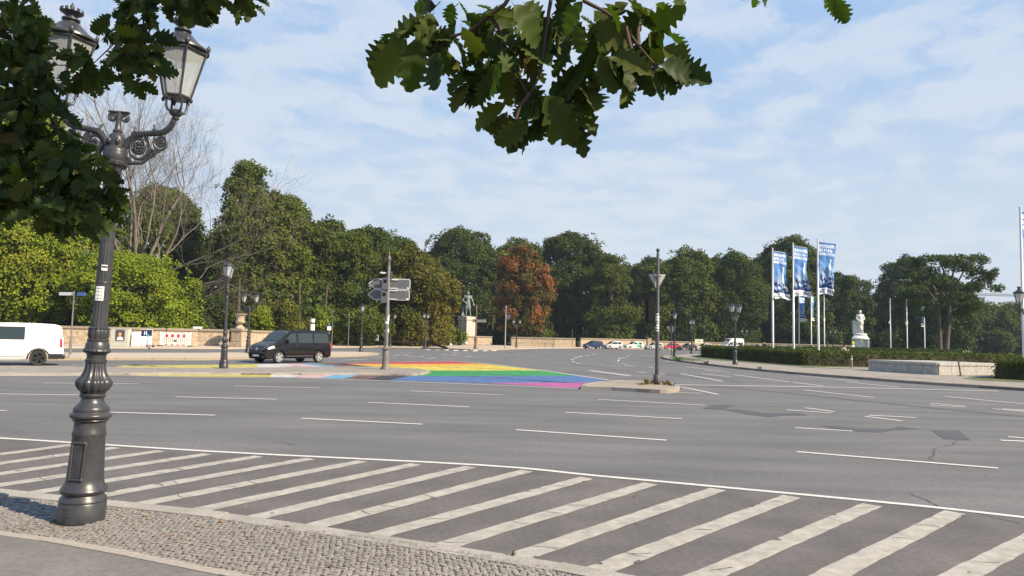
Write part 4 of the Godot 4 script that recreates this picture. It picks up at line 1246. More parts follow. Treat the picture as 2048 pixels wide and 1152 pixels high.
	for k in 90:
		var x := lerpf(-70.0, 185.0, R.randf())
		var z := wood_edge(x) + 4.0 - rf(0.0, 8.0)
		tube(under, [Vector3(x, 0, z), Vector3(x + rf(-0.6, 0.6), 9, z)], [rf(0.2, 0.4), 0.16], 6, false)
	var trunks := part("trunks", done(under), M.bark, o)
	trunks.set_meta("kind", "stuff")
	# leafless tree
	var b := thing("bare_tree", "tall leafless tree with fanning grey branches behind the big street lamp", "tree", Vector3.ZERO, 0.0, "park trees")
	b.position = Vector3(-50.59, 1.64, -92)
	b.position.y = 0.1
	var st := nst()
	var rs := R.state
	R.seed = 99
	tube(st, [Vector3(0, -0.1, 0), Vector3(0, 1, 0), Vector3(0.3, 6.5, 0)], [0.8, 0.6, 0.5], 10)
	part("trunk", done(st), M.bark_bare, b)
	for q in [[Vector3(-0.3, 1.0, 0.1), 9.5, 0.34], [Vector3(-0.14, 1.0, -0.3), 10.5, 0.36], [Vector3(0.1, 1.0, 0.3), 10.5, 0.40], [Vector3(0.3, 1.0, -0.1), 10.0, 0.36], [Vector3(0.55, 1.0, 0.25), 9.0, 0.30], [Vector3(0.85, 0.9, -0.2), 8.5, 0.27], [Vector3(1.2, 0.75, 0.1), 8.5, 0.25]]:
		st = nst()
		var d: Vector3 = q[0]
		var l: float = q[1]
		var r: float = q[2]
		bare_branch(st, Vector3(0.3, 6.2, 0), (d * Vector3(0.78, 1, 0.9)).normalized(), l, r * 0.78, 0, 0.06)
		part("limb", done(st), M.bark_bare, b)
	st = nst()
	bare_branch(st, Vector3(0.2, 3.0, 0), Vector3(1.0, 0.42, 0.1).normalized(), 8.5, 0.22, 1, 0.03)
	part("limb", done(st), M.bark_bare, b)
	st = nst()
	bare_branch(st, Vector3(0.2, 4.2, 0), Vector3(1.0, 0.3, 0.25).normalized(), 8.0, 0.19, 1, 0.02)
	part("limb", done(st), M.bark_bare, b)
	R.state = rs
	build_open_tree(grey_green)
	# shrubs
	var sh := [[Vector3(-63.23, 0.1, -90), 5.21, 4.5, dark, "behind the wall left of the street name sign"], [Vector3(-56.84, 0.1, -90), 5.87, 4.5, green, "behind the wall at the street name sign"], [Vector3(-52.62, 0.1, -90), 5.32, 3.54, dark, "behind the wall left of the utility cabinet"], [Vector3(-46.53, 0.1, -90), 5.72, 4.02, dark, "behind the wall above the posters"], [Vector3(-42.49, 0.1, -91), 5.6, 3.9, green, "behind the wall above the barrier"], [Vector3(-39.39, 0.1, -92), 6.72, 2.96, dark, "behind the wall left of the urn"], [Vector3(-32.38, 0.1, -90), 5.78, 2.12, bright, "with yellow-green leaves right of the urn"], [Vector3(-29.49, 0.1, -92), 5.95, 3.02, olive, "behind the black van's windscreen"], [Vector3(-26.3, 0.1, -100), 5.6, 2.71, bright, "with bright leaves right of the banded column"], [Vector3(-20.09, 0.1, -100), 5.74, 3.79, green, "with fresh green leaves beside the single lamp"], [Vector3(-17.78, 0.1, -112), 4.09, 3.6, olive, "behind the railing right of the signpost"], [Vector3(-13.51, 0.1, -118), 4.17, 3.58, green, "at the left foot of the bronze statue"], [Vector3(-11.03, 0.1, -132), 3.33, 2.36, green, "just left of the statue wall"], [Vector3(5.45, 0.1, -160), 4.45, 4.29, green, "behind the wall at the stone bench"], [Vector3(-4.36, 0.1, -165), 3.37, 4.12, dark, "right behind the bronze statue pedestal"], [Vector3(14.11, 0.1, -168), 4.42, 4.8, dark, "behind the parked motorcycles"], [Vector3(24.89, 0.1, -172), 3.62, 5.53, dark, "behind the wall and the white parked car"], [Vector3(42.6, 0.1, -185), 4.38, 7.27, dark, "behind the red parked car"], [Vector3(57.37, 0.1, -188), 4.48, 8.06, dark, "behind the high-roofed van"], [Vector3(76.41, 0.1, -192), 6.17, 9.6, dark, "low behind the flagpoles"], [Vector3(81.92, 0.1, -180), 6.12, 4.5, grey_green, "left of the white statue's pedestal"], [Vector3(105.33, 0.1, -185), 6.72, 7.93, grey_green, "right of the white statue's pedestal"], [Vector3(137.21, 0.1, -205), 7, 9.52, dark, "behind the long white van"]]
	for s in sh:
		var at: Vector3 = s[0]
		var h: float = s[1]
		var rx: float = s[2]
		var far: float = clampf(-at.z / 110.0, 0.75, 1.6)
		shrub("shrub", "leafy shrub " + s[4], at, h, rx, s[3], far * 0.85, 1.0)

func wood_edge(x: float) -> float:
	if x < -30.0:
		return -100.0
	if x < -10.0:
		return lerpf(-100.0, -166.0, (x + 30.0) / 20.0)
	return lerpf(-166.0, -222.0, clampf((x + 10.0) / 110.0, 0.0, 1.0))

func build_open_tree(cols: Array):
	var o := thing("open_crowned_tree", "tall tree with two leaning trunks and open flat tiers of leaves", "tree", Vector3.ZERO, 0.0, "park trees")
	var st := nst()
	tube(st, [Vector3(68.49, 1.2, -112), Vector3(68.5, 5.34, -112), Vector3(68.1, 9.34, -112), Vector3(67.9, 12.59, -112.5), Vector3(67.2, 15.22, -113)], [0.40, 0.25, 0.20, 0.14, 0.05], 9)
	part("trunk", done(st), M.bark, o)
	st = nst()
	tube(st, [Vector3(69.45, 1.22, -112), Vector3(69.94, 5.37, -112), Vector3(70.19, 9.38, -112), Vector3(70.26, 12.56, -111.5), Vector3(70.74, 15.73, -111)], [0.46, 0.32, 0.26, 0.19, 0.06], 9)
	part("trunk", done(st), M.bark, o)
	for q in [[Vector3(70.18, 9.22, -112), Vector3(71.67, 11.12, -111), Vector3(73.04, 12.82, -110), Vector3(74.79, 13.49, -110)], [Vector3(70.28, 10.19, -112), Vector3(72.42, 12.73, -113), Vector3(74.26, 14.91, -114), Vector3(75.44, 16.18, -114)], [Vector3(70.39, 11.4, -112), Vector3(69.55, 13.39, -112), Vector3(68.4, 14.88, -111)], [Vector3(68.17, 8.94, -112), Vector3(66.09, 10.83, -111), Vector3(64.18, 12.3, -110)], [Vector3(67.96, 10.14, -112), Vector3(69.33, 12.26, -113), Vector3(70.95, 13.44, -114)], [Vector3(70.06, 7.37, -112), Vector3(72.25, 8.47, -112), Vector3(74.27, 9.07, -112)], [Vector3(68.05, 10.94, -112), Vector3(66.92, 13.02, -113), Vector3(66.06, 14.32, -114)]]:
		st = nst()
		tube(st, q, [0.18, 0.14, 0.10, 0.04], 6)
		part("limb", done(st), M.bark, o)
	var lobes := []
	for p in [Vector3(67.13, 15.88, -113), Vector3(67.84, 16.27, -112), Vector3(66.4, 15.31, -114), Vector3(65.56, 13.89, -114), Vector3(65.1, 13.36, -111), Vector3(67.75, 14.26, -113), Vector3(68.49, 15.04, -111), Vector3(70.59, 16.21, -111), Vector3(70.24, 15.67, -112), Vector3(72.17, 15.47, -112), Vector3(71.5, 14.75, -113), Vector3(74.94, 16.16, -114), Vector3(75.08, 15.08, -113), Vector3(72.45, 13.77, -111), Vector3(73.68, 13.47, -110), Vector3(74.78, 13.17, -110), Vector3(75.37, 11.6, -110), Vector3(74.64, 12.14, -111), Vector3(72.61, 11.54, -110), Vector3(72.29, 10.23, -112), Vector3(73.87, 9.23, -112), Vector3(72.89, 8.36, -113), Vector3(73.99, 8.62, -111), Vector3(66.92, 12.45, -111), Vector3(65.31, 11.61, -111), Vector3(63.52, 10.7, -110), Vector3(69.93, 11.53, -114), Vector3(71.03, 13.2, -114), Vector3(69.83, 10.45, -110), Vector3(70.91, 9.56, -115), Vector3(66.66, 9.3, -112), Vector3(65.04, 8.86, -112), Vector3(72.3, 7.74, -114), Vector3(73.92, 7.26, -113), Vector3(69.64, 7.47, -115), Vector3(66.4, 7.33, -113)]:
		var c: Vector3 = p
		for k in 3:
			lobes.append([c + Vector3(rf(-1.2, 1.2), rf(-0.5, 0.5), rf(-1.4, 1.4)), rf(0.7, 1.2), rf(0.28, 0.42), R.randi() % 3])
	leaves(lobe_spots(lobes, 1.3, 0.85, lobes[20][0]), cols, clumps[1], o, M.leaf)

# ---------------------------------------------------------------- hedges
func hedge(label: String, outline: PackedVector2Array, h: float, per_m2: float, size: float, cols: Array):
	var o := thing("hedge", label, "hedge", Vector3.ZERO, 0.0, "clipped hedges")
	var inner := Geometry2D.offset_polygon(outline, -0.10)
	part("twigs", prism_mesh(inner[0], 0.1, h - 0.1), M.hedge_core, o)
	var spots := []
	for i in outline.size():
		var a := outline[i]
		var b := outline[(i + 1) % outline.size()]
		var d := b - a
		var nrm := Vector2(d.y, -d.x).normalized()
		if Geometry2D.is_point_in_polygon((a + b) * 0.5 + nrm * 0.05, outline):
			nrm = -nrm
		for k in int(d.length() * h * per_m2):
			var p := a + d * R.randf() + nrm * rf(-0.10, 0.0)
			spots.append([Vector3(p.x, rf(0.16, h), p.y), Vector3(nrm.x, 0.25, nrm.y).normalized(), size * rf(0.7, 1.2), R.randi() % cols.size()])
	var lo := outline[0]
	var hi := outline[0]
	for p in outline:
		lo = lo.min(p)
		hi = hi.max(p)
	for k in int((hi - lo).x * (hi - lo).y * per_m2):
		var p := Vector2(rf(lo.x, hi.x), rf(lo.y, hi.y))
		if Geometry2D.is_point_in_polygon(p, outline):
			spots.append([Vector3(p.x, h + rf(-0.09, 0.03) + 0.05 * sin(p.x * 1.7 + p.y * 2.3) * sin(p.x * 0.6), p.y), Vector3.UP, size * rf(0.7, 1.2), R.randi() % cols.size()])
	leaves(spots, cols, clump_mesh(14, 0.30, 0.12, 9), o, M.leaf, "foliage", 0.35)

func build_hedges():
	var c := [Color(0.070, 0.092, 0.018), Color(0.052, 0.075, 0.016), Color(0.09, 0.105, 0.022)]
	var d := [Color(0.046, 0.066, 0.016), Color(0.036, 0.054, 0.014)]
	hedge("long clipped hedge along the roundabout pavement, behind the large double lamp", V2([Vector2(21.39, -78.9), Vector2(22.19, -65.12), Vector2(23.01, -55.09), Vector2(30.31, -67.74), Vector2(28.47, -78.62), Vector2(26.75, -93.06)]), 1.22, 20.0, 1.0, c)
	hedge("sunlit clipped hedge behind the low stone plinth", V2([Vector2(23.16, -55.18), Vector2(28.17, -55.07), Vector2(34.94, -55.88), Vector2(45.38, -57.52), Vector2(51.72, -65.56), Vector2(39.67, -63.43), Vector2(31.91, -62.39), Vector2(26.05, -60.62)]), 1.18, 16.0, 1.1, c)
	hedge("dark clipped hedge at the right edge beside the stone plinth", V2([Vector2(27.04, -39.17), Vector2(27.58, -38.44), Vector2(29.71, -35.45), Vector2(33.79, -40.32), Vector2(32.18, -43.56), Vector2(29.65, -42.24)]), 1.12, 30.0, 0.9, c)
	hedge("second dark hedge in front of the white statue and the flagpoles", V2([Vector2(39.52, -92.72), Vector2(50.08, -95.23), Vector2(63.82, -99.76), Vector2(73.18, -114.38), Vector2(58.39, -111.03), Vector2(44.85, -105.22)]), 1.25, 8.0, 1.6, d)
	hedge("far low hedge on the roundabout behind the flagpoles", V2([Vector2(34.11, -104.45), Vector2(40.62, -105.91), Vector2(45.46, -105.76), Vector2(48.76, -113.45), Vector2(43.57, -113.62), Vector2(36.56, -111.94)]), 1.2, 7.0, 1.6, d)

# ---------------------------------------------------------------- lamps
func spiral(c: Vector2, r0: float, r1: float, turns: float, start: float, n := 26) -> Array:
	var out := []
	for i in n + 1:
		var t := float(i) / n
		var a := start + turns * TAU * t
		var r := lerpf(r0, r1, t)
		out.append(Vector3(c.x + cos(a) * r, c.y + sin(a) * r, 0))
	return out

func make_lantern(m: Material, at: Vector3, parent: Node):
	# six panes in an iron frame that widens upward, roof, crown ring and finial
	var b := 0.135
	var t := 0.255
	var h := 0.43
	var st := nst()
	var corner := func(k: int, r: float, y: float) -> Vector3: return Vector3(cos(TAU * k / 6.0) * r, y, sin(TAU * k / 6.0) * r)
	for k in 6:
		tube(st, [corner.call(k, b, 0.0), corner.call(k, t, h)], [0.011, 0.013], 6)
		tube(st, [corner.call(k, b, 0.005), corner.call(k + 1, b, 0.005)], [0.012], 6)
		tube(st, [corner.call(k, t, h), corner.call(k + 1, t, h)], [0.018], 6)
		tube(st, [corner.call(k, t + 0.012, h + 0.03), corner.call(k + 1, t + 0.012, h + 0.03)], [0.016], 6)
		# little palmette at each upper corner, drop at each lower one
		lathe(st, [Vector2(0, -0.02), Vector2(0.018, 0.0), Vector2(0.022, 0.03), Vector2(0, 0.06)], 6, pos(corner.call(k, t + 0.02, h + 0.03)))
		lathe(st, [Vector2(0, -0.045), Vector2(0.017, -0.03), Vector2(0.019, -0.012), Vector2(0, 0.01)], 6, pos(corner.call(k, b + 0.006, 0.0)))
	var l := part("lantern", done(st), m, parent, pos(at))
	for k in 6:
		st = nst()
		flat(st)
		var a0: Vector3 = corner.call(k, b - 0.004, 0.006)
		var a1: Vector3 = corner.call(k + 1, b - 0.004, 0.006)
		var b0: Vector3 = corner.call(k, t - 0.004, h)
		var b1: Vector3 = corner.call(k + 1, t - 0.004, h)
		quad(st, a0, b0, b1, a1)
		part("pane", done(st), M.pane, l)
	st = nst()
	lathe(st, [Vector2(0.0, -0.01), Vector2(b, -0.01), Vector2(b, 0.0)], 6)
	part("floor_plate", done(st), m, l)
	st = nst()
	lathe(st, [Vector2(t + 0.02, h + 0.02), Vector2(t + 0.015, h + 0.04), Vector2(0.19, h + 0.085), Vector2(0.115, h + 0.15), Vector2(0.10, h + 0.165)], 24)
	part("roof", done(st), m, l)
	st = nst()
	lathe(st, [Vector2(0.10, h + 0.16), Vector2(0.062, h + 0.17), Vector2(0.062, h + 0.195), Vector2(0.085, h + 0.2), Vector2(0.085, h + 0.215), Vector2(0.05, h + 0.225), Vector2(0.05, h + 0.24), Vector2(0.09, h + 0.265), Vector2(0.105, h + 0.275), Vector2(0.03, h + 0.27), Vector2(0.02, h + 0.29), Vector2(0.014, h + 0.31), Vector2(0.022, h + 0.325), Vector2(0.018, h + 0.34), Vector2(0.0, h + 0.375)], 18)
	for k in 12:
		var a := TAU * k / 12.0
		box(st, Transform3D(Basis(Vector3.UP, -a), Vector3(cos(a) * 0.104, h + 0.288, sin(a) * 0.104)), Vector3(0.012, 0.03, 0.034), 0.004)
	part("finial", done(st), m, l)
	# burner in the middle
	st = nst()
	lathe(st, [Vector2(0.0, 0.0), Vector2(0.03, 0.0), Vector2(0.025, 0.10), Vector2(0.05, 0.14), Vector2(0.05, 0.26), Vector2(0.0, 0.30)], 10)
	part("burner", done(st), M.sticker, l)
	return l

func make_arm(m: Material, dir: float) -> ArrayMesh:
	var st := nst()
	var f := func(p: Array) -> Array:
		var out := []
		for v in p:
			out.append(Vector3(v.x * dir * 0.9, v.y, v.z))
		return out
	var top := [Vector3(0.08, 3.27, 0), Vector3(0.13, 3.37, 0), Vector3(0.20, 3.425, 0), Vector3(0.30, 3.445, 0), Vector3(0.42, 3.455, 0), Vector3(0.51, 3.475, 0), Vector3(0.568, 3.515, 0), Vector3(0.60, 3.57, 0), Vector3(0.618, 3.62, 0)]
	tube(st, f.call(top), [0.030, 0.030, 0.027, 0.025, 0.025, 0.027, 0.029, 0.027, 0.027], 9)
	# beads and leaf tips along the rod
	for i in 24:
		var t := 0.5 + i * 0.29
		var i0 := mini(int(t), top.size() - 2)
		var p: Vector3 = (top[i0] as Vector3).lerp(top[i0 + 1], t - i0)
		lathe(st, [Vector2(0, -0.013), Vector2(0.035, -0.004), Vector2(0.035, 0.004), Vector2(0, 0.013)], 7, Transform3D(Basis(Vector3.FORWARD, 0.9 * dir), Vector3(p.x * dir * 0.9, p.y, 0)))
	for q in [Vector3(0.19, 3.46, 0), Vector3(0.405, 3.495, 0)]:
		var v: Vector3 = q
		tube(st, f.call([v + Vector3(-0.03, -0.03, 0), v + Vector3(0.0, 0.0, 0), v + Vector3(-0.01, 0.035, 0), v + Vector3(-0.025, 0.045, 0)]), [0.014, 0.016, 0.009, 0.003], 6)
	# big and small scrolls with their inner tendrils
	tube(st, f.call(spiral(Vector2(0.245, 3.315), 0.140, 0.022, -2.2, 2.2, 48)), [0.0165], 7)
	tube(st, f.call(spiral(Vector2(0.24, 3.315), 0.098, 0.014, 1.5, 0.3, 30)), [0.011], 6)
	tube(st, f.call(spiral(Vector2(0.485, 3.375), 0.082, 0.014, 2.0, 2.6, 36)), [0.014], 7)
	tube(st, f.call([Vector3(0.09, 3.17, 0), Vector3(0.19, 3.165, 0), Vector3(0.30, 3.175, 0), Vector3(0.37, 3.23, 0), Vector3(0.42, 3.285, 0), Vector3(0.49, 3.292, 0)]), [0.019, 0.018, 0.017, 0.016, 0.015, 0.012], 7)
	tube(st, f.call([Vector3(0.30, 3.42, 0), Vector3(0.345, 3.36, 0), Vector3(0.36, 3.29, 0), Vector3(0.33, 3.25, 0)]), [0.010, 0.012, 0.014, 0.006], 6)
	for q in [[Vector3(0.245, 3.315, 0), 0.062], [Vector3(0.485, 3.375, 0), 0.046], [Vector3(0.40, 3.27, 0), 0.05], [Vector3(0.14, 3.19, 0), 0.034]]:
		var c: Vector3 = q[0]
		var r: float = q[1]
		for k in 7:
			var a := TAU * k / 7.0
			lathe(st, [Vector2(0, -r * 0.4), Vector2(r * 0.36, -r * 0.1), Vector2(r * 0.36, r * 0.1), Vector2(0, r * 0.4)], 6, pos(Vector3((c.x * 0.9 + cos(a) * r * 0.6) * dir, c.y + sin(a) * r * 0.6, 0)))
		lathe(st, [Vector2(0, -r * 0.45), Vector2(r * 0.4, 0), Vector2(0, r * 0.45)], 8, Transform3D(Basis(Vector3.RIGHT, PI / 2), Vector3(c.x * dir * 0.9, c.y, 0)))
	# cup and fork that carry the lantern
	lathe(st, [Vector2(0, 3.59), Vector2(0.03, 3.595), Vector2(0.04, 3.61), Vector2(0.028, 3.625), Vector2(0.05, 3.635), Vector2(0.068, 3.655), Vector2(0.068, 3.675), Vector2(0.04, 3.69), Vector2(0, 3.69)], 14, pos(Vector3(0.56 * dir, 0, 0)))
	for k in 4:
		var a := TAU * (k + 0.5) / 4.0
		var o := Vector3(cos(a), 0, sin(a))
		var b := Vector3(0.56 * dir, 0, 0)
		tube(st, [b + o * 0.05 + Vector3(0, 3.665, 0), b + o * 0.088 + Vector3(0, 3.675, 0), b + o * 0.108 + Vector3(0, 3.71, 0), b + o * 0.112 + Vector3(0, 3.805, 0)], [0.014, 0.014, 0.012, 0.011], 6)
	return done(st)

func make_lamp(label: String, at: Vector3, turn: float, m: Material, group: String) -> Node3D:
	var o := thing("street_lamp", label, "street lamp", at, turn, group)
	var st := nst()
	lathe(st, [Vector2(.212, 0), Vector2(.212, .155), Vector2(.205, .163), Vector2(.212, .172), Vector2(.206, .193), Vector2(.186, .212), Vector2(.181, .224), Vector2(.204, .243), Vector2(.212, .263), Vector2(.200, .285), Vector2(.176, .312), Vector2(.166, .36), Vector2(.158, .5), Vector2(.146, .715), Vector2(.152, .733), Vector2(.152, .755), Vector2(.143, .77), Vector2(.140, .84), Vector2(.150, .850), Vector2(.166, .862), Vector2(.160, .872), Vector2(.184, .884), Vector2(.190, .90), Vector2(.184, .914), Vector2(.168, .922), Vector2(.160, .934), Vector2(.164, .955), Vector2(.150, .978), Vector2(.122, 1.0), Vector2(.104, 1.03), Vector2(.100, 1.05), Vector2(.115, 1.063), Vector2(.119, 1.078), Vector2(.108, 1.09), Vector2(.118, 1.10), Vector2(.105, 1.105)], 40)
	var base := part("base", done(st), m, o)
	# raised door on the base
	st = nst()
	for e in [[Vector3(0, 0.675, 0), Vector3(0.13, 0.026, 0.03)], [Vector3(0, 0.365, 0), Vector3(0.15, 0.026, 0.03)]]:
		var c: Vector3 = e[0]
		var s: Vector3 = e[1]
		box(st, pos(c + Vector3(0, 0, 0.165 - (c.y - 0.36) * 0.048)), s, 0.008)
	for s in [-1.0, 1.0]:
		box(st, Transform3D(Basis(Vector3.RIGHT, -0.05) * Basis(Vector3.FORWARD, s * 0.02), Vector3(s * 0.062, 0.52, 0.155)), Vector3(0.026, 0.33, 0.03), 0.008)
	box(st, Transform3D(Basis(Vector3.RIGHT, -0.05), Vector3(0, 0.52, 0.15)), Vector3(0.10, 0.29, 0.022), 0.006)
	part("door", done(st), m, base, Transform3D(Basis(Vector3.UP, 0.0 - turn), Vector3.ZERO))
	st = nst()
	lathe(st, [Vector2(.105, 1.10), Vector2(.136, 1.12), Vector2(.160, 1.15), Vector2(.171, 1.18), Vector2(.167, 1.20), Vector2(.154, 1.213)], 84, Transform3D(), 14, 0.10)
	part("gadroon_bowl", done(st), m, o)
	st = nst()
	lathe(st, [Vector2(.157, 1.212), Vector2(.128, 1.238), Vector2(.108, 1.275), Vector2(.096, 1.315), Vector2(.090, 1.368)], 84, Transform3D(), 14, 0.12)
	lathe(st, [Vector2(.098, 1.365), Vector2(.100, 1.385), Vector2(.086, 1.395), Vector2(.088, 1.43), Vector2(.105, 1.445), Vector2(.122, 1.453)], 32)
	lathe(st, [Vector2(.120, 1.453), Vector2(.128, 1.463), Vector2(.124, 1.478), Vector2(.112, 1.486)], 60, Transform3D(), 20, 0.06)
	lathe(st, [Vector2(.112, 1.486), Vector2(.110, 1.50), Vector2(.104, 1.53), Vector2(.094, 1.545), Vector2(.099, 1.553), Vector2(.098, 1.566), Vector2(.088, 1.572)], 32)
	part("neck", done(st), m, o)
	st = nst()
	lathe(st, [Vector2(.088, 1.57), Vector2(.099, 1.60), Vector2(.098, 1.635), Vector2(.092, 1.652), Vector2(.100, 1.662), Vector2(.080, 1.678)], 72, Transform3D(), 12, 0.09)
	part("leaf_collar", done(st), m, o)
	st = nst()
	lathe(st, [Vector2(.078, 1.672), Vector2(.075, 1.72), Vector2(.0715, 2.06)], 64, Transform3D(), 16, 0.10)
	lathe(st, [Vector2(.0715, 2.06), Vector2(.0725, 2.063), Vector2(.0725, 2.072), Vector2(.071, 2.075)], 24)
	lathe(st, [Vector2(.0712, 2.075), Vector2(.066, 2.5), Vector2(.063, 2.93)], 64, Transform3D(), 16, 0.10)
	part("shaft", done(st), m, o)
	st = nst()
	lathe(st, [Vector2(.063, 2.92), Vector2(.076, 2.935), Vector2(.076, 2.955), Vector2(.066, 2.97), Vector2(.061, 3.03)], 28)
	lathe(st, [Vector2(.061, 3.03), Vector2(.067, 3.08), Vector2(.088, 3.125)], 60, Transform3D(), 10, 0.14)
	lathe(st, [Vector2(.088, 3.122), Vector2(.112, 3.135), Vector2(.118, 3.155), Vector2(.106, 3.17), Vector2(.114, 3.185), Vector2(.116, 3.24), Vector2(.112, 3.25), Vector2(.115, 3.265), Vector2(.104, 3.285), Vector2(.078, 3.30), Vector2(.085, 3.35), Vector2(.07, 3.41), Vector2(.04, 3.43), Vector2(.048, 3.445), Vector2(.038, 3.455), Vector2(.030, 3.47), Vector2(.027, 3.54), Vector2(.032, 3.565), Vector2(.0, 3.57)], 32)
	for k in 6:
		var a := TAU * k / 6.0
		var c := Vector3(cos(a), 0, sin(a))
		lathe(st, [Vector2(0, -0.03), Vector2(0.024, -0.012), Vector2(0.026, 0.012), Vector2(0, 0.03)], 8, pos(c * 0.112 + Vector3(0, 3.14, 0)))
		lathe(st, [Vector2(0, -0.035), Vector2(0.022, -0.01), Vector2(0.024, 0.015), Vector2(0, 0.045)], 8, pos(c * 0.082 + Vector3(0, 3.34, 0)))
	part("capital", done(st), m, o)
	# double volute on top
	st = nst()
	for s in [-1.0, 1.0]:
		var q := []
		for v in spiral(Vector2(0.062, 3.575), 0.042, 0.012, -1.5, PI * 0.5, 26):
			q.append(Vector3(v.x * s, v.y, 0))
		tube(st, [Vector3(0, 3.615, 0), Vector3(0.06 * s, 3.617, 0)] + q.slice(1), [0.013], 7)
		box(st, pos(Vector3(s * 0.05, 3.625, 0)), Vector3(0.11, 0.014, 0.045), 0.004)
	tube(st, [Vector3(0, 3.55, 0), Vector3(0, 3.62, 0)], [0.026, 0.03], 8)
	part("volute", done(st), m, o)
	for s in [-1.0, 1.0]:
		part("arm", make_arm(m, s), m, o)
	for s in [-1.0, 1.0]:
		make_lantern(m, Vector3(0.56 * s, 3.80, 0), o)
	return o

func build_lamps():
	# the big lamp in front
	var at := Vector3(-3.70, 0.118, -6.22)
	var lamp := make_lamp("large black cast iron lamp on the cobbles in front, partly behind oak leaves", at, 0.117, M.iron, "")
	lamp.rotation.z = -0.028
	lamp.scale = Vector3(0.87, 1.0, 0.87)
	var st := nst()
	band_ring(st, 0.077, 1.97, 0.125, 1.0, 2.05, 8)
	var pl := part("paper_notice", done(st), M.sticker, lamp)
	st = nst()
	for y in [1.925, 1.955, 1.985, 2.015]:
		band_ring(st, 0.0782, y, 0.004, 1.1, 1.9, 8)
	for a in [1.3, 1.6]:
		band_ring(st, 0.0782, 1.97, 0.11, a, a + 0.035, 1)
	part("print", done(st), M.box_grey, pl)
	st = nst()
	band_ring(st, 0.0755, 2.20, 0.05, 0.85, 1.55, 6)
	var pl2 := part("torn_sticker", done(st), M.sticker, lamp)
	st = nst()
	band_ring(st, 0.0765, 2.207, 0.016, 0.87, 1.5, 6)
	part("print", done(st), M.black, pl2)
	# raised foundry lettering on the foot
	var row := 0
	for s in ["TENING", "UT", "TTLAU", "TL"]:
		st = nst()
		flat(st)
		var t := text_tris(s, 0.017)
		for v in t:
			var ang: float = 1.88 + (0.012 if row % 2 else 0.0) - v.x / 0.2135
			st.add_vertex(Vector3(cos(ang) * 0.2135, 0.122 - row * 0.031 + v.y, sin(ang) * 0.2135))
		part("cast_lettering", done(st), M.iron, lamp)
		row += 1
	# the rest, one model
	var g := "lamps round the roundabout"
	var first := make_lamp("grey cast iron lamp seen edge-on standing on the paved median", Vector3(-13.01, 0.1, -31.97), 1.88, M.iron, g)
	first.scale = Vector3(0.94, 1.09, 0.94)
	for q in [
		["grey double lamp on the side island beside the stone urn", Vector3(-20.77, 0.1, -55.55), -0.2, 1.06],
		["grey lamp seen edge-on at the tip of the side island right of the black van", Vector3(-14.39, 0.1, -67.61), 1.74, 1.02],
		["grey double lamp at the corner of the black railing", Vector3(-11.34, 0.12, -93.07), 1.2, 1.05],
		["grey double lamp half hidden by the direction sign post", Vector3(-16.94, 0.12, -98.63), 0.15, 1.05],
		["grey double lamp in front of the pale wall under the orange red tree", Vector3(0.95, 0.12, -119.88), 0.1, 1.08],
		["grey double lamp beside the dark blue parked car", Vector3(17.18, 0.12, -162.36), 0.1, 1.06],
		["black lamp seen edge-on at the grassy tip of the roundabout island", Vector3(17.99, 0.12, -77.09), 1.37, 1.09],
		["black double lamp on the far edge of the roundabout pavement", Vector3(25.27, 0.12, -97.98), 0.95, 1.08],
		["large grey double lamp on the roundabout pavement in front of the hedge", Vector3(17.16, 0.12, -53.69), 0.75, 1.05],
		["distant double lamp right of the high-roofed white van", Vector3(51.26, 0.12, -153.93), 0.2, 1.05],
		["distant double lamp left of the white statue", Vector3(68.41, 0.12, -149.04), 0.2, 1.08],
		["distant double lamp behind the give-way sign post", Vector3(46.77, 0.12, -221.47), 0.1, 1.06],
		["lamp cut by the right edge of the picture in front of a flagpole", Vector3(26.22, 0.12, -35.4), 0.1, 1.06],
		["faint park lamp among the shrubs behind the black van", Vector3(-32.23, 0.12, -103.08), 1.2, 0.95],
		["far small lamp in front of the dark trees right of the twin trunks", Vector3(132.15, 0.12, -199.4), 0.3, 1.0],
		["far small lamp in front of the dark trees left of the twin trunks", Vector3(122.8, 0.12, -202.71), 0.9, 1.0]]:
		var l: String = q[0]
		var p: Vector3 = q[1]
		var t: float = q[2]
		var k: float = q[3]
		var o := copy(first, "street_lamp", l, "street lamp", p, t, g)
		o.scale = Vector3(0.9, 1.0, 0.9) * k

func band_ring(st: SurfaceTool, r: float, y: float, h: float, a0: float, a1: float, n: int):
	flat(st)
	for i in n:
		var a := lerpf(a0, a1, float(i) / n)
		var b := lerpf(a0, a1, float(i + 1) / n)
		for k in 2:
			var rr := r if k == 0 else r - 0.0015
			quad(st, Vector3(cos(a) * rr, y - h * 0.5, sin(a) * rr), Vector3(cos(a) * rr, y + h * 0.5, sin(a) * rr), Vector3(cos(b) * rr, y + h * 0.5, sin(b) * rr), Vector3(cos(b) * rr, y - h * 0.5, sin(b) * rr))

# ---------------------------------------------------------------- signs and posts
func arrow_panel(w: float, h: float) -> PackedVector2Array:
	var out := V2([Vector2(-w * 0.5, 0), Vector2(-w * 0.5 + h * 0.62, h * 0.5), Vector2(w * 0.5 - 0.06, h * 0.5), Vector2(w * 0.5, h * 0.5 - 0.06), Vector2(w * 0.5, -h * 0.5 + 0.06), Vector2(w * 0.5 - 0.06, -h * 0.5), Vector2(-w * 0.5 + h * 0.62, -h * 0.5)])
	return out

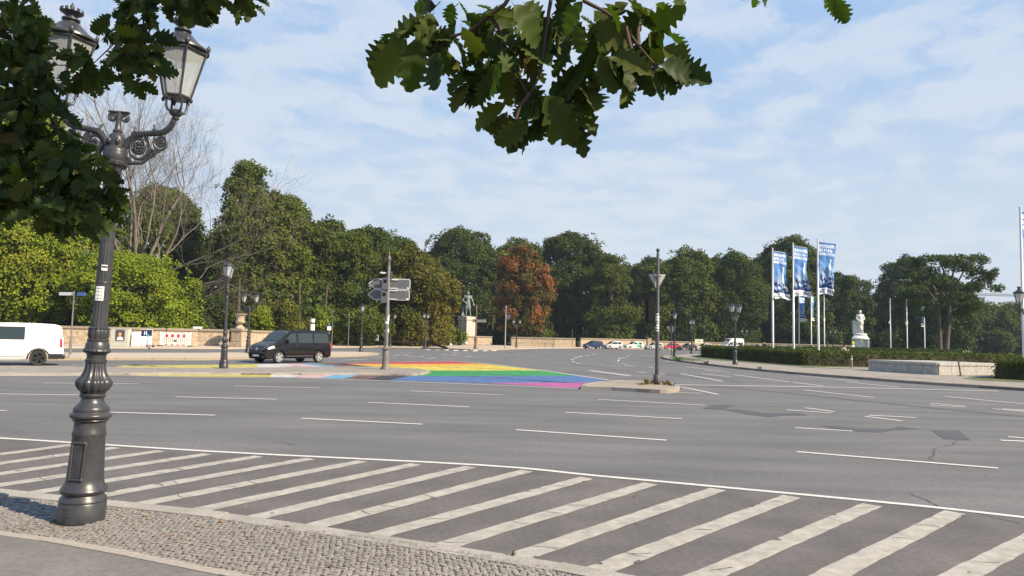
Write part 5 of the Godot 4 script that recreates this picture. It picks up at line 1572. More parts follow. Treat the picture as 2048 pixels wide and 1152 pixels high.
func build_signs():
	# direction signs seen from behind
	var at: Vector3 = Vector3(-6.1, 0.1, -34.42)
	var o := thing("direction_sign_post", "tall ornate post on the median with the grey backs of two direction signs", "sign post", at, 0.0)
	var st := nst()
	lathe(st, [Vector2(.25, 0), Vector2(.25, .06), Vector2(.20, .12), Vector2(.17, .18), Vector2(.165, .5), Vector2(.16, .9), Vector2(.15, .93), Vector2(.21, .97), Vector2(.22, 1.02), Vector2(.17, 1.06), Vector2(.13, 1.10), Vector2(.12, 1.16)], 24)
	part("base", done(st), M.pole_grey, o)
	st = nst()
	lathe(st, [Vector2(.105, 1.14), Vector2(.10, 3.0), Vector2(.085, 3.05), Vector2(.08, 5.0), Vector2(.06, 5.05), Vector2(.055, 5.35), Vector2(.08, 5.38), Vector2(.095, 5.45), Vector2(.06, 5.52), Vector2(.035, 5.58), Vector2(.02, 5.75), Vector2(.005, 5.95)], 18)
	part("pole", done(st), M.pole_grey, o)
	st = nst()
	for k in 16:
		var a := rf(0, TAU)
		band_ring(st, 0.107 + rf(0, 0.002), rf(1.35, 2.75), rf(0.06, 0.16), a, a + rf(0.5, 1.3), 4)
	part("stickers", done(st), M.sticker, o)
	for j in 2:
		var y := 4.20 if j == 0 else 3.66
		var x := 0.02 if j == 0 else -0.0
		var p := part("sign_panel", plate_mesh(arrow_panel(2.08, 0.52), 0.03), M.sign_edge, o, pos(Vector3(x, y, -0.16)))
		part("backing", plate_mesh(Geometry2D.offset_polygon(arrow_panel(2.08, 0.52), -0.035)[0], 0.012), M.sign_back, p, pos(Vector3(0, 0, 0.018)))
		for s in [[-0.22, 0.2], [0.22, 0.2], [-0.2, -0.22], [0.2, -0.22]]:
			part("clamp_rail", box_mesh(Vector3(0.42, 0.05, 0.05), 0.008), M.sign_edge, p, pos(Vector3(s[0], s[1], 0.045)))
		part("label", box_mesh(Vector3(0.08, 0.07, 0.004)), M.sticker, p, pos(Vector3(0.93, -0.19, 0.027)))
	for j in 2:
		var yy := 4.17 if j == 0 else 3.52
		var b := part("control_box", box_mesh(Vector3(0.32, 0.58, 0.22), 0.02), M.box_grey, o, Transform3D(Basis(Vector3.UP, 0.12), Vector3(-0.13 if j == 0 else -0.16, yy, 0.14)))
		part("hatch", box_mesh(Vector3(0.16, 0.16, 0.012), 0.004), M.black, b, pos(Vector3(0.0, 0.13, 0.112)))
	st = nst()
	tube(st, [Vector3(-0.05, 4.75, 0), Vector3(-0.2, 4.72, 0.02)], [0.02], 6)
	box(st, Transform3D(Basis(Vector3.FORWARD, 0.1), Vector3(-0.30, 4.72, 0.04)), Vector3(0.22, 0.09, 0.09), 0.015)
	part("camera", done(st), M.sign_edge, o)
	st = nst()
	tube(st, [Vector3(0.06, 4.85, 0.02), Vector3(0.14, 4.8, 0.02), Vector3(0.15, 4.4, 0.02), Vector3(0.07, 4.3, 0.02)], [0.02], 6)
	box(st, pos(Vector3(0.13, 4.58, 0.0)), Vector3(0.1, 0.3, 0.12), 0.02)
	part("detector", done(st), M.pole_dark, o)
	# give-way post on the small island
	at = Vector3(5.65, 0.13, -27.07)
	o = thing("give_way_post", "dark post on the small island carrying a give-way triangle and traffic light", "sign post", at)
	st = nst()
	lathe(st, [Vector2(.14, 0), Vector2(.14, .34), Vector2(.125, .36), Vector2(.08, .37), Vector2(.08, 2.9), Vector2(.066, 2.95), Vector2(.06, 5.0), Vector2(.045, 5.06), Vector2(.04, 5.1), Vector2(.06, 5.12), Vector2(.075, 5.17), Vector2(.06, 5.23), Vector2(0, 5.25)], 18)
	part("pole", done(st), M.pole_dark, o)
	var tri_ := V2([Vector2(-0.33, 0.27), Vector2(-0.31, 0.30), Vector2(0.31, 0.30), Vector2(0.33, 0.27), Vector2(0.025, -0.29), Vector2(-0.025, -0.29)])
	var pn := part("give_way_panel", plate_mesh(tri_, 0.02), mat(lin(0.42, 0.42, 0.40), 0.55), o, pos(Vector3(0, 3.95, -0.12)))
	for y in [0.2, -0.25]:
		part("clamp", box_mesh(Vector3(0.22, 0.05, 0.16), 0.01), M.pole_dark, pn, pos(Vector3(0, y, 0.1)))
	var tl := part("traffic_light", box_mesh(Vector3(0.30, 0.95, 0.22), 0.03), M.black, o, Transform3D(Basis(Vector3.UP, 0.2), Vector3(-0.27, 2.85, -0.06)))
	for k in 3:
		st = nst()
		lathe(st, [Vector2(0.11, 0), Vector2(0.11, 0.18), Vector2(0.1, 0.18), Vector2(0.1, 0)], 14, Transform3D(Basis(Vector3.RIGHT, -PI / 2), Vector3(0, 0.3 - k * 0.3, -0.1)))
		part("lamp_hood", done(st), M.black, tl)
	part("bracket", box_mesh(Vector3(0.3, 0.04, 0.05), 0.01), M.black, o, pos(Vector3(-0.1, 2.45, 0)))
	st = nst()
	for k in 7:
		band_ring(st, 0.083, 2.05 + k * 0.105, rf(0.05, 0.1), rf(0.9, 1.2), rf(2.1, 2.9), 6)
	part("stickers", done(st), M.sticker, o)
	# street name sign by the white van
	at = Vector3(-27.64, 0.1, -44.16)
	o = thing("street_name_sign", "thin post with a white and a blue street name plate left of the big lamp", "street sign", at, -0.35)
	st = nst()
	tube(st, [Vector3(0, 0, 0), Vector3(0, 1.1, 0), Vector3(0, 1.15, 0), Vector3(0, 3.9, 0)], [0.075, 0.065, 0.045, 0.04], 10)
	lathe(st, [Vector2(0.04, 3.88), Vector2(0.06, 3.92), Vector2(0.03, 3.98), Vector2(0, 4.05)], 10)
	for s in [-1.0, 1.0]:
		tube(st, [Vector3(0.04 * s, 3.1, 0), Vector3(0.25 * s, 3.2, 0), Vector3(0.3 * s, 3.45, 0), Vector3(0.25 * s, 3.62, 0)], [0.012], 5)
	tube(st, [Vector3(-0.15, 3.12, 0), Vector3(0.15, 3.12, 0)], [0.02], 5)
	part("pole", done(st), M.pole_grey, o)
	part("name_plate", box_mesh(Vector3(1.12, 0.2, 0.03), 0.005), M.white, o, Transform3D(Basis(Vector3.UP, 0.1), Vector3(-0.68, 3.82, 0))).set_meta("label", "white street name plate")
	part("name_plate", box_mesh(Vector3(1.02, 0.22, 0.03), 0.005), M.blue_sign, o, Transform3D(Basis(Vector3.UP, -0.25) * Basis(Vector3.FORWARD, 0.03), Vector3(0.62, 3.8, 0))).set_meta("label", "blue street name plate")
	# small give-way post at the roundabout tip
	at = Vector3(18.49, 0.12, -80.71)
	o = thing("give_way_post", "slim post with the back of a small give-way triangle beside the edge-on black lamp", "sign post", at)
	st = nst()
	tube(st, [Vector3.ZERO, Vector3(0, 3.75, 0)], [0.05, 0.04], 8)
	part("pole", done(st), M.pole_dark, o)
	part("give_way_panel", plate_mesh(V2([Vector2(-0.55, 0.48), Vector2(0.55, 0.48), Vector2(0.03, -0.48), Vector2(-0.03, -0.48)]), 0.03), M.sign_back, o, pos(Vector3(-0.05, 2.9, -0.07)))
	# street sign in front of the monument wall
	at = Vector3(-4.9, 0.12, -98.07)
	o = thing("street_name_sign", "ornate post with two crossing name plates in front of the bronze statue's pedestal", "street sign", at, 0.3)
	st = nst()
	lathe(st, [Vector2(.30, 0), Vector2(.28, .3), Vector2(.2, .45), Vector2(.2, 1.2), Vector2(.3, 1.3), Vector2(.26, 1.5), Vector2(.12, 1.6), Vector2(.1, 5.5), Vector2(.16, 5.7), Vector2(.06, 6.0), Vector2(0.0, 6.5)], 12)
	part("pole", done(st), surface(speckle(lin(0.12, 0.075, 0.055), lin(0.2, 0.135, 0.105), 64, 0.04, 0.4, 78), 1.0, 0.6), o)
	part("name_plate", box_mesh(Vector3(1.4, 0.42, 0.04), 0.005), M.sign_back, o, pos(Vector3(0.75, 3.9, 0)))
	part("name_plate", box_mesh(Vector3(1.0, 0.42, 0.04), 0.005), M.box_grey, o, Transform3D(Basis(Vector3.UP, 0.9), Vector3(-0.35, 3.9, 0.2)))
	# plain posts
	for q in [["bare thin pole with a small triangle at its top beside the pale wall", Vector3(-0.85, 0.12, -106.23), 6.3, 0.11], ["thin pale pole behind the black railing left of the single lamp", Vector3(-21.56, 0.12, -93.14), 4.2, 0.07], ["thin pole behind the railing right of the blue information board", Vector3(-20.88, 0.12, -113.53), 3.0, 0.05], ["thin grey pole beside the rear of the black van", Vector3(-19.97, 0.12, -78.36), 4.2, 0.06], ["thin post at the kerb left of the dark blue parked car", Vector3(12.38, 0.12, -141.82), 3.4, 0.05], ["pale thin pole in front of the bronze statue's pedestal", Vector3(-9.56, 0.12, -137.87), 5.4, 0.05]]:
		var l: String = q[0]
		var p: Vector3 = q[1]
		var h: float = q[2]
		var r: float = q[3]
		var t := thing("post", l, "post", p, 0.0, "thin posts across the road")
		st = nst()
		tube(st, [Vector3.ZERO, Vector3(0, h, 0)], [r, r * 0.8], 8)
		part("pole", done(st), M.sign_back if r < 0.1 else M.steel, t)
		part("cap", box_mesh(Vector3(r * 2.6, r * 2.0, r * 2.6), r * 0.4), M.steel, t, pos(Vector3(0, h, 0)))
		if h > 6.0:
			part("triangle", plate_mesh(V2([Vector2(-0.5, 0.4), Vector2(0.5, 0.4), Vector2(0, -0.45)]), 0.03), M.box_grey, t, pos(Vector3(0.4, h - 1.6, -0.1)))

# ---------------------------------------------------------------- vehicles
# a body: side outline (x forward, y up) widened to w(x, y), with a rounded shoulder all round
func car_body(outline: PackedVector2Array, w: Callable, bev: float) -> ArrayMesh:
	var n := outline.size()
	var inner := PackedVector2Array()
	var sgn := 1.0 if not Geometry2D.is_polygon_clockwise(outline) else -1.0
	for i in n:
		var d0 := (outline[i] - outline[(i + n - 1) % n]).normalized()
		var d1 := (outline[(i + 1) % n] - outline[i]).normalized()
		var n0 := Vector2(-d0.y, d0.x) * sgn
		var n1 := Vector2(-d1.y, d1.x) * sgn
		var m := (n0 + n1).normalized()
		inner.append(outline[i] + m * bev / maxf(0.6, m.dot(n0)))
	var st := nst()
	st.set_smooth_group(0)
	var lo := inner[0]
	var hi := inner[0]
	for p in inner:
		lo = lo.min(p)
		hi = hi.max(p)
	var nx := 9
	var ny := 9
	for i in nx:
		for j in ny:
			var a := Vector2(lerpf(lo.x, hi.x, float(i) / nx), lerpf(lo.y, hi.y, float(j) / ny))
			var b := Vector2(lerpf(lo.x, hi.x, float(i + 1) / nx), lerpf(lo.y, hi.y, float(j + 1) / ny))
			for piece in Geometry2D.intersect_polygons(inner, V2([a, Vector2(b.x, a.y), b, Vector2(a.x, b.y)])):
				var ix := Geometry2D.triangulate_polygon(piece)
				for s in [-1.0, 1.0]:
					for k in range(0, ix.size(), 3):
						var q := []
						for e in 3:
							var v: Vector2 = piece[ix[k + e]]
							q.append(Vector3(v.x, v.y, s * (w.call(v.x, v.y) as float)))
						if s > 0.0:
							tri(st, q[0], q[1], q[2])
						else:
							tri(st, q[0], q[2], q[1])
	for i in n:
		var j := (i + 1) % n
		var ring := []
		for p in [[inner[i], 0.0], [outline[i].lerp(inner[i], 0.3), bev * 0.3], [outline[i], bev]]:
			var v: Vector2 = p[0]
			ring.append([v, (w.call(v.x, v.y) as float) - (p[1] as float)])
		var ring2 := []
		for p in [[inner[j], 0.0], [outline[j].lerp(inner[j], 0.3), bev * 0.3], [outline[j], bev]]:
			var v: Vector2 = p[0]
			ring2.append([v, (w.call(v.x, v.y) as float) - (p[1] as float)])
		for s in [-1.0, 1.0]:
			for k in 2:
				quad(st, Vector3(ring[k][0].x, ring[k][0].y, s * ring[k][1]), Vector3(ring[k + 1][0].x, ring[k + 1][0].y, s * ring[k + 1][1]), Vector3(ring2[k + 1][0].x, ring2[k + 1][0].y, s * ring2[k + 1][1]), Vector3(ring2[k][0].x, ring2[k][0].y, s * ring2[k][1]))
		var wa: float = ring[2][1]
		var wb: float = ring2[2][1]
		for k in 6:
			var f0 := lerpf(-1.0, 1.0, k / 6.0)
			var f1 := lerpf(-1.0, 1.0, (k + 1) / 6.0)
			quad(st, Vector3(outline[i].x, outline[i].y, wa * f0), Vector3(outline[j].x, outline[j].y, wb * f0), Vector3(outline[j].x, outline[j].y, wb * f1), Vector3(outline[i].x, outline[i].y, wa * f1))
	return done(st)

# a thin panel that lies on the flank of a body, off the skin by lift; sides: which flanks
func side_panel(poly: PackedVector2Array, w: Callable, lift: float, sides: Array) -> ArrayMesh:
	var st := nst()
	st.set_smooth_group(0)
	var lo := poly[0]
	var hi := poly[0]
	for p in poly:
		lo = lo.min(p)
		hi = hi.max(p)
	for i in 3:
		for j in 3:
			var a := Vector2(lerpf(lo.x, hi.x, i / 3.0), lerpf(lo.y, hi.y, j / 3.0))
			var b := Vector2(lerpf(lo.x, hi.x, (i + 1) / 3.0), lerpf(lo.y, hi.y, (j + 1) / 3.0))
			for piece in Geometry2D.intersect_polygons(poly, V2([a, Vector2(b.x, a.y), b, Vector2(a.x, b.y)])):
				var ix := Geometry2D.triangulate_polygon(piece)
				for s in sides:
					for k in ix:
						var v: Vector2 = piece[k]
						st.add_vertex(Vector3(v.x, v.y, s * ((w.call(v.x, v.y) as float) + lift)))
	flat(st)
	for i in poly.size():
		var p := poly[i]
		var q := poly[(i + 1) % poly.size()]
		for s in sides:
			var wp: float = w.call(p.x, p.y)
			var wq: float = w.call(q.x, q.y)
			quad(st, Vector3(p.x, p.y, s * (wp - 0.02)), Vector3(p.x, p.y, s * (wp + lift)), Vector3(q.x, q.y, s * (wq + lift)), Vector3(q.x, q.y, s * (wq - 0.02)))
	return done(st)

# a pane across the car between two outline points, lifted off the skin
func cross_panel(a: Vector2, b: Vector2, wa: float, wb: float, lift: float) -> ArrayMesh:
	var d := (b - a).normalized()
	var nrm := Vector2(-d.y, d.x)
	if nrm.y < -0.2:
		nrm = -nrm
	var st := nst()
	st.set_smooth_group(0)
	for l in [lift, -0.02]:
		for k in 6:
			var f0 := lerpf(-1.0, 1.0, k / 6.0)
			var f1 := lerpf(-1.0, 1.0, (k + 1) / 6.0)
			var p0: Vector2 = a + nrm * l
			var p1: Vector2 = b + nrm * l
			quad(st, Vector3(p0.x, p0.y, wa * f0), Vector3(p1.x, p1.y, wb * f0), Vector3(p1.x, p1.y, wb * f1), Vector3(p0.x, p0.y, wa * f1))
	return done(st)

var wheel_cache := {}

func wheel(parent: Node, at: Vector3, r: float, rim_m: Material, s: float, spokes := 5):
	var key := "%.2f_%d" % [r, spokes]
	if not wheel_cache.has(key):
		var st := nst()
		lathe(st, [Vector2(r * 0.66, -0.10), Vector2(r * 0.72, -0.112), Vector2(r * 0.93, -0.11), Vector2(r, -0.085), Vector2(r, 0.085), Vector2(r * 0.93, 0.11), Vector2(r * 0.72, 0.112), Vector2(r * 0.66, 0.10)], 32)
		lathe(st, [Vector2(0, 0.02), Vector2(r * 0.68, 0.02)], 24)
		var tyre := done(st)
		st = nst()
		lathe(st, [Vector2(r * 0.70, 0.09), Vector2(r * 0.70, 0.115), Vector2(r * 0.65, 0.115), Vector2(r * 0.62, 0.06)], 32)
		lathe(st, [Vector2(r * 0.2, 0.05), Vector2(r * 0.2, 0.10), Vector2(0, 0.105)], 16)
		for k in spokes:
			var a := TAU * k / spokes
			var u := Vector3(cos(a), 0, sin(a))
			var v := Vector3(-sin(a), 0, cos(a))
			var p := [u * r * 0.14 - v * r * 0.11, u * r * 0.66 - v * r * 0.2, u * r * 0.66 + v * r * 0.2, u * r * 0.14 + v * r * 0.11]
			flat(st)
			for y in [[0.10, 0.112]]:
				var y0: float = y[0]
				var y1: float = y[1]
				quad(st, p[0] + Vector3(0, y0, 0), p[1] + Vector3(0, y1, 0), p[2] + Vector3(0, y1, 0), p[3] + Vector3(0, y0, 0))
				for e in 4:
					var e2 := (e + 1) % 4
					quad(st, p[e] + Vector3(0, 0.03, 0), p[e] + Vector3(0, y1 if e in [1, 2] else y0, 0), p[e2] + Vector3(0, y1 if e2 in [1, 2] else y0, 0), p[e2] + Vector3(0, 0.03, 0))
		wheel_cache[key] = [tyre, done(st)]
	var w := part("wheel", wheel_cache[key][0], M.rubber, parent, Transform3D(Basis(Vector3.RIGHT, s * PI / 2), at))
	part("rim", wheel_cache[key][1], rim_m, w)

func arch(cx: float, r: float, y: float, n := 9) -> Array:
	# over a wheel from behind to before it
	var out := []
	for i in n:
		var a := PI + 0.15 - (PI + 0.3) * i / (n - 1)
		out.append(Vector2(cx + cos(a) * r, y + sin(a) * r))
	return out

func make_van(label: String, at: Vector3, heading: float, paint: Material, cat: String, rims: Material, front: bool) -> Node3D:
	# at: middle of the wheelbase on the road; x forward
	var o := thing("van", label, cat, at, heading)
	var x0 := -2.49
	var w := func(x: float, y: float) -> float:
		var r := 0.95
		if y > 1.02:
			r -= 0.17 * pow((y - 1.02) / 0.92, 1.5)
		if y < 0.55:
			r -= 0.05 * (0.55 - y) / 0.3
		if x > 1.55:
			r -= 0.20 * pow((x - 1.55) / 0.85, 2.0)
		if x < -2.2:
			r -= 0.06 * pow((-2.2 - x) / 0.29, 2.0)
		return r
	var pts := [Vector2(x0, 0.46), Vector2(x0 + 0.02, 0.34), Vector2(-2.25, 0.29), Vector2(-1.98, 0.29)]
	pts.append_array(arch(-1.5, 0.40, 0.36))
	pts.append_array([Vector2(-1.0, 0.27), Vector2(1.0, 0.27)])
	pts.append_array(arch(1.5, 0.40, 0.36))
	pts.append_array([Vector2(2.0, 0.24), Vector2(2.28, 0.24), Vector2(2.37, 0.34), Vector2(2.40, 0.55), Vector2(2.37, 0.78), Vector2(2.28, 0.93), Vector2(2.10, 1.04), Vector2(1.80, 1.14), Vector2(1.52, 1.20), Vector2(1.36, 1.30), Vector2(0.86, 1.76), Vector2(0.66, 1.87), Vector2(0.35, 1.925), Vector2(-0.4, 1.955), Vector2(-1.4, 1.95), Vector2(-2.05, 1.92), Vector2(-2.28, 1.86), Vector2(-2.36, 1.72), Vector2(-2.44, 1.2), Vector2(-2.47, 0.8)])
	part("body", car_body(V2(pts), w, 0.07), paint, o)
	for s in [-1.0, 1.0]:
		wheel(o, Vector3(-1.5, 0.345, s * 0.80), 0.345, rims, s)
		wheel(o, Vector3(1.5, 0.345, s * 0.80), 0.345, rims, s)
	part("windscreen", cross_panel(Vector2(1.33, 1.33), Vector2(0.86, 1.76), 0.72, 0.66, 0.006), M.glass, o)
	part("rear_window", cross_panel(Vector2(-2.385, 1.66), Vector2(-2.43, 1.2), 0.68, 0.74, 0.006), M.glass, o)
	var both := [-1.0, 1.0]
	for s in both:
		part("front_window", side_panel(V2([Vector2(0.32, 1.19), Vector2(1.16, 1.19), Vector2(1.20, 1.27), Vector2(0.80, 1.64), Vector2(0.68, 1.72), Vector2(0.32, 1.75)]), w, 0.006, [s]), M.glass, o)
		part("door_handle", side_panel(V2([Vector2(0.24, 1.08), Vector2(0.42, 1.08), Vector2(0.42, 1.13), Vector2(0.24, 1.13)]), w, 0.025, [s]), M.trim, o)
		part("mirror", box_mesh(Vector3(0.13, 0.24, 0.22), 0.05), M.trim if not front else paint, o, pos(Vector3(1.05, 1.27, s * 1.02)))
		part("arch_lip", arch_lip(1.5, w, s), M.trim if not front else paint, o)
		part("arch_lip", arch_lip(-1.5, w, s), M.trim if not front else paint, o)
		part("door_seam", side_panel(V2([Vector2(0.255, 0.42), Vector2(0.265, 0.42), Vector2(0.265, 1.80), Vector2(0.255, 1.80)]), w, 0.002, [s]), M.trim, o)
		part("door_seam", side_panel(V2([Vector2(-0.985, 0.42), Vector2(-0.975, 0.42), Vector2(-0.975, 1.80), Vector2(-0.985, 1.80)]), w, 0.002, [s]), M.trim, o)
		part("tail_light", side_panel(V2([Vector2(-2.41, 0.86), Vector2(-2.32, 0.86), Vector2(-2.30, 1.25), Vector2(-2.385, 1.25)]), w, 0.008, [s]), M.tail, o)
		part("headlight", side_panel(V2([Vector2(1.85, 0.88), Vector2(2.22, 0.78), Vector2(2.30, 0.86), Vector2(2.16, 0.96), Vector2(1.93, 1.03)]), w, 0.012, [s]), M.headlight, o)
		part("rub_strip", side_panel(V2([Vector2(-1.0, 0.40), Vector2(1.0, 0.40), Vector2(1.0, 0.425), Vector2(-1.0, 0.425)]), w, 0.008, [s]), M.chrome if front else M.trim, o)
	if front:
		for s in both:
			part("side_window", side_panel(V2([Vector2(-0.92, 1.19), Vector2(0.18, 1.19), Vector2(0.18, 1.76), Vector2(-0.92, 1.77)]), w, 0.006, [s]), M.glass, o)
			part("side_window", side_panel(V2([Vector2(-2.22, 1.19), Vector2(-1.04, 1.19), Vector2(-1.04, 1.77), Vector2(-2.12, 1.76)]), w, 0.006, [s]), M.glass, o)
		part("grille", front_patch(2.345, 0.80, 0.62, 0.13), M.black, o)
		part("grille_bar", front_patch(2.365, 0.835, 0.60, 0.012), M.chrome, o)
		part("grille_bar", front_patch(2.375, 0.785, 0.60, 0.012), M.chrome, o)
		part("air_intake", front_patch(2.395, 0.50, 0.60, 0.20), M.black, o)
		for s in both:
			part("headlight", box_mesh(Vector3(0.10, 0.12, 0.22), 0.03), M.headlight, o, pos(Vector3(2.27, 0.84, s * 0.60)))
			part("fog_light", box_mesh(Vector3(0.05, 0.10, 0.14), 0.02), M.headlight, o, pos(Vector3(2.33, 0.52, s * 0.63)))
		var st := nst()
		lathe(st, [Vector2(0.075, 0), Vector2(0.08, 0.012), Vector2(0.06, 0.016), Vector2(0, 0.01)], 20, Transform3D(Basis(Vector3.FORWARD, PI / 2), Vector3(2.372, 0.81, 0)))
		part("badge", done(st), M.chrome, o)
		part("number_plate", box_mesh(Vector3(0.02, 0.11, 0.52), 0.004), M.sticker, o, pos(Vector3(2.425, 0.44, 0)))
	else:
		for s in both:
			part("side_window", side_panel(V2([Vector2(-0.94, 1.19), Vector2(0.14, 1.19), Vector2(0.14, 1.78), Vector2(-0.94, 1.78)]), w, 0.006, [s]), M.glass, o)
			part("bumper_side", side_panel(V2([Vector2(-2.44, 0.32), Vector2(-1.92, 0.32), Vector2(-1.92, 0.55), Vector2(-2.45, 0.55)]), w, 0.015, [s]), M.trim, o)
		part("bumper", box_mesh(Vector3(0.14, 0.24, 1.76), 0.05), M.trim, o, pos(Vector3(-2.47, 0.42, 0)))
		var st := nst()
		tube(st, [Vector3(-2.45, 0.36, 0), Vector3(-2.66, 0.36, 0), Vector3(-2.72, 0.40, 0), Vector3(-2.72, 0.47, 0)], [0.025, 0.025, 0.025, 0.03], 8)
		part("tow_hook", done(st), M.pole_grey, o)
	return o

func front_patch(x: float, y: float, hw: float, h: float) -> ArrayMesh:
	return moved_box(Vector3(x, y, 0), Vector3(0.06, h, hw * 2.0), 0.02 if h > 0.05 else 0.003)

func moved_box(c: Vector3, s: Vector3, b: float) -> ArrayMesh:
	var st := nst()
	box(st, pos(c), s, b)
	return done(st)

func arch_lip(cx: float, w: Callable, s: float) -> ArrayMesh:
	var poly := PackedVector2Array(arch(cx, 0.395, 0.36, 11))
	var o := arch(cx, 0.45, 0.36, 11)
	o.reverse()
	poly.append_array(o)
	return side_panel(poly, w, 0.014, [s])

# hatchbacks, people carriers and the like, from a few measures
func make_car(called: String, label: String, at: Vector3, heading: float, paint: Material, l: float, h: float, kind: String, group: String) -> Node3D:
	var o := thing(called, label, "car", at, heading, group)
	var a := l * 0.5
	var wb := l * 0.305
	var hw := 0.86
	var belt := h * 0.60
	var w := func(x: float, y: float) -> float:
		var r := hw
		if y > belt:
			r -= 0.20 * pow((y - belt) / (h - belt), 1.3)
		if absf(x) > a * 0.7:
			r -= 0.16 * pow((absf(x) - a * 0.7) / (a * 0.3), 2.0)
		return r
	var pts := [Vector2(-a, 0.42), Vector2(-a + 0.05, 0.26)]
	pts.append_array(arch(-wb, 0.35, 0.31, 7))
	pts.append_array(arch(wb, 0.35, 0.31, 7))
	pts.append_array([Vector2(a - 0.08, 0.22), Vector2(a, 0.4), Vector2(a - 0.02, 0.62)])
	var hood := 0.0
	var ws0: Vector2
	var ws1: Vector2
	var rear0: Vector2
	var rear1: Vector2
	if kind == "carrier":
		ws0 = Vector2(a * 0.55, belt + 0.05)
		ws1 = Vector2(a * 0.10, h - 0.05)
		rear0 = Vector2(-a * 0.86, h - 0.12)
		rear1 = Vector2(-a + 0.03, belt)
		hood = a - 0.16
	elif kind == "suv":
		ws0 = Vector2(a * 0.36, belt + 0.03)
		ws1 = Vector2(a * 0.04, h - 0.04)
		rear0 = Vector2(-a * 0.70, h - 0.10)
		rear1 = Vector2(-a + 0.04, belt + 0.02)
		hood = a - 0.12
	elif kind == "estate":
		ws0 = Vector2(a * 0.34, belt)
		ws1 = Vector2(-a * 0.02, h - 0.03)
		rear0 = Vector2(-a * 0.74, h - 0.08)
		rear1 = Vector2(-a + 0.04, belt)
		hood = a - 0.2
	else:
		ws0 = Vector2(a * 0.36, belt)
		ws1 = Vector2(-a * 0.02, h - 0.03)
		rear0 = Vector2(-a * 0.66, h - 0.12)
		rear1 = Vector2(-a + 0.06, belt)
		hood = a - 0.18
	pts.append_array([Vector2(hood, belt * 0.86), ws0, ws1, Vector2(ws1.x - a * 0.2, h), Vector2(lerpf(ws1.x, rear0.x, 0.6), h - 0.01), rear0, rear1, Vector2(-a, 0.7)])
	part("body", car_body(V2(pts), w, 0.07), paint, o)
	for s in [-1.0, 1.0]:
		for x in [-wb, wb]:
			wheel(o, Vector3(x, 0.31, s * 0.72), 0.31, M.rim, s, 7)
		var y0 := belt + 0.03
		var y1 := h - 0.15
		var mid := lerpf(ws1.x, rear0.x, 0.42)
		part("front_window", side_panel(V2([Vector2(mid + 0.04, y0), Vector2(ws0.x - 0.12, y0), Vector2(ws1.x + 0.06, y1), Vector2(mid + 0.04, y1 + 0.02)]), w, 0.006, [s]), M.glass, o)
		part("rear_side_window", side_panel(V2([Vector2(rear1.x + 0.32, y0), Vector2(mid - 0.04, y0), Vector2(mid - 0.04, y1 + 0.02), Vector2(rear0.x + 0.16, y1 - 0.02)]), w, 0.006, [s]), M.glass, o)
		part("headlight", side_panel(V2([Vector2(hood - 0.22, 0.62), Vector2(a - 0.06, 0.56), Vector2(a - 0.05, 0.64), Vector2(hood - 0.1, 0.74)]), w, 0.012, [s]), M.headlight, o)
		part("tail_light", side_panel(V2([Vector2(-a + 0.05, 0.66), Vector2(-a + 0.2, 0.68), Vector2(-a + 0.2, 0.84), Vector2(-a + 0.06, 0.84)]), w, 0.012, [s]), M.tail, o)
		part("mirror", box_mesh(Vector3(0.12, 0.13, 0.2), 0.04), paint, o, pos(Vector3(ws0.x - 0.22, belt + 0.07, s * (hw + 0.06))))
		part("headlight", box_mesh(Vector3(0.08, 0.11, 0.26), 0.03), M.headlight, o, pos(Vector3(a - 0.05, 0.62, s * 0.50)))
	part("windscreen", cross_panel(ws0.lerp(ws1, 0.06), ws0.lerp(ws1, 0.94), 0.68, 0.60, 0.006), M.glass, o)
	part("rear_window", cross_panel(rear0.lerp(rear1, 0.1), rear0.lerp(rear1, 0.8), 0.56, 0.64, 0.006), M.glass, o)
	part("grille", moved_box(Vector3(a - 0.01, 0.45, 0), Vector3(0.05, 0.14, 1.0), 0.02), M.black, o)
	part("number_plate", moved_box(Vector3(a + 0.012, 0.36, 0), Vector3(0.02, 0.10, 0.5), 0.003), M.sticker, o)
	if kind == "suv":
		part("roof_rail", moved_box(Vector3(-a * 0.3, h + 0.03, 0.52), Vector3(a * 0.9, 0.03, 0.03), 0.01), M.trim, o)
		part("roof_rail", moved_box(Vector3(-a * 0.3, h + 0.03, -0.52), Vector3(a * 0.9, 0.03, 0.03), 0.01), M.trim, o)
	return o

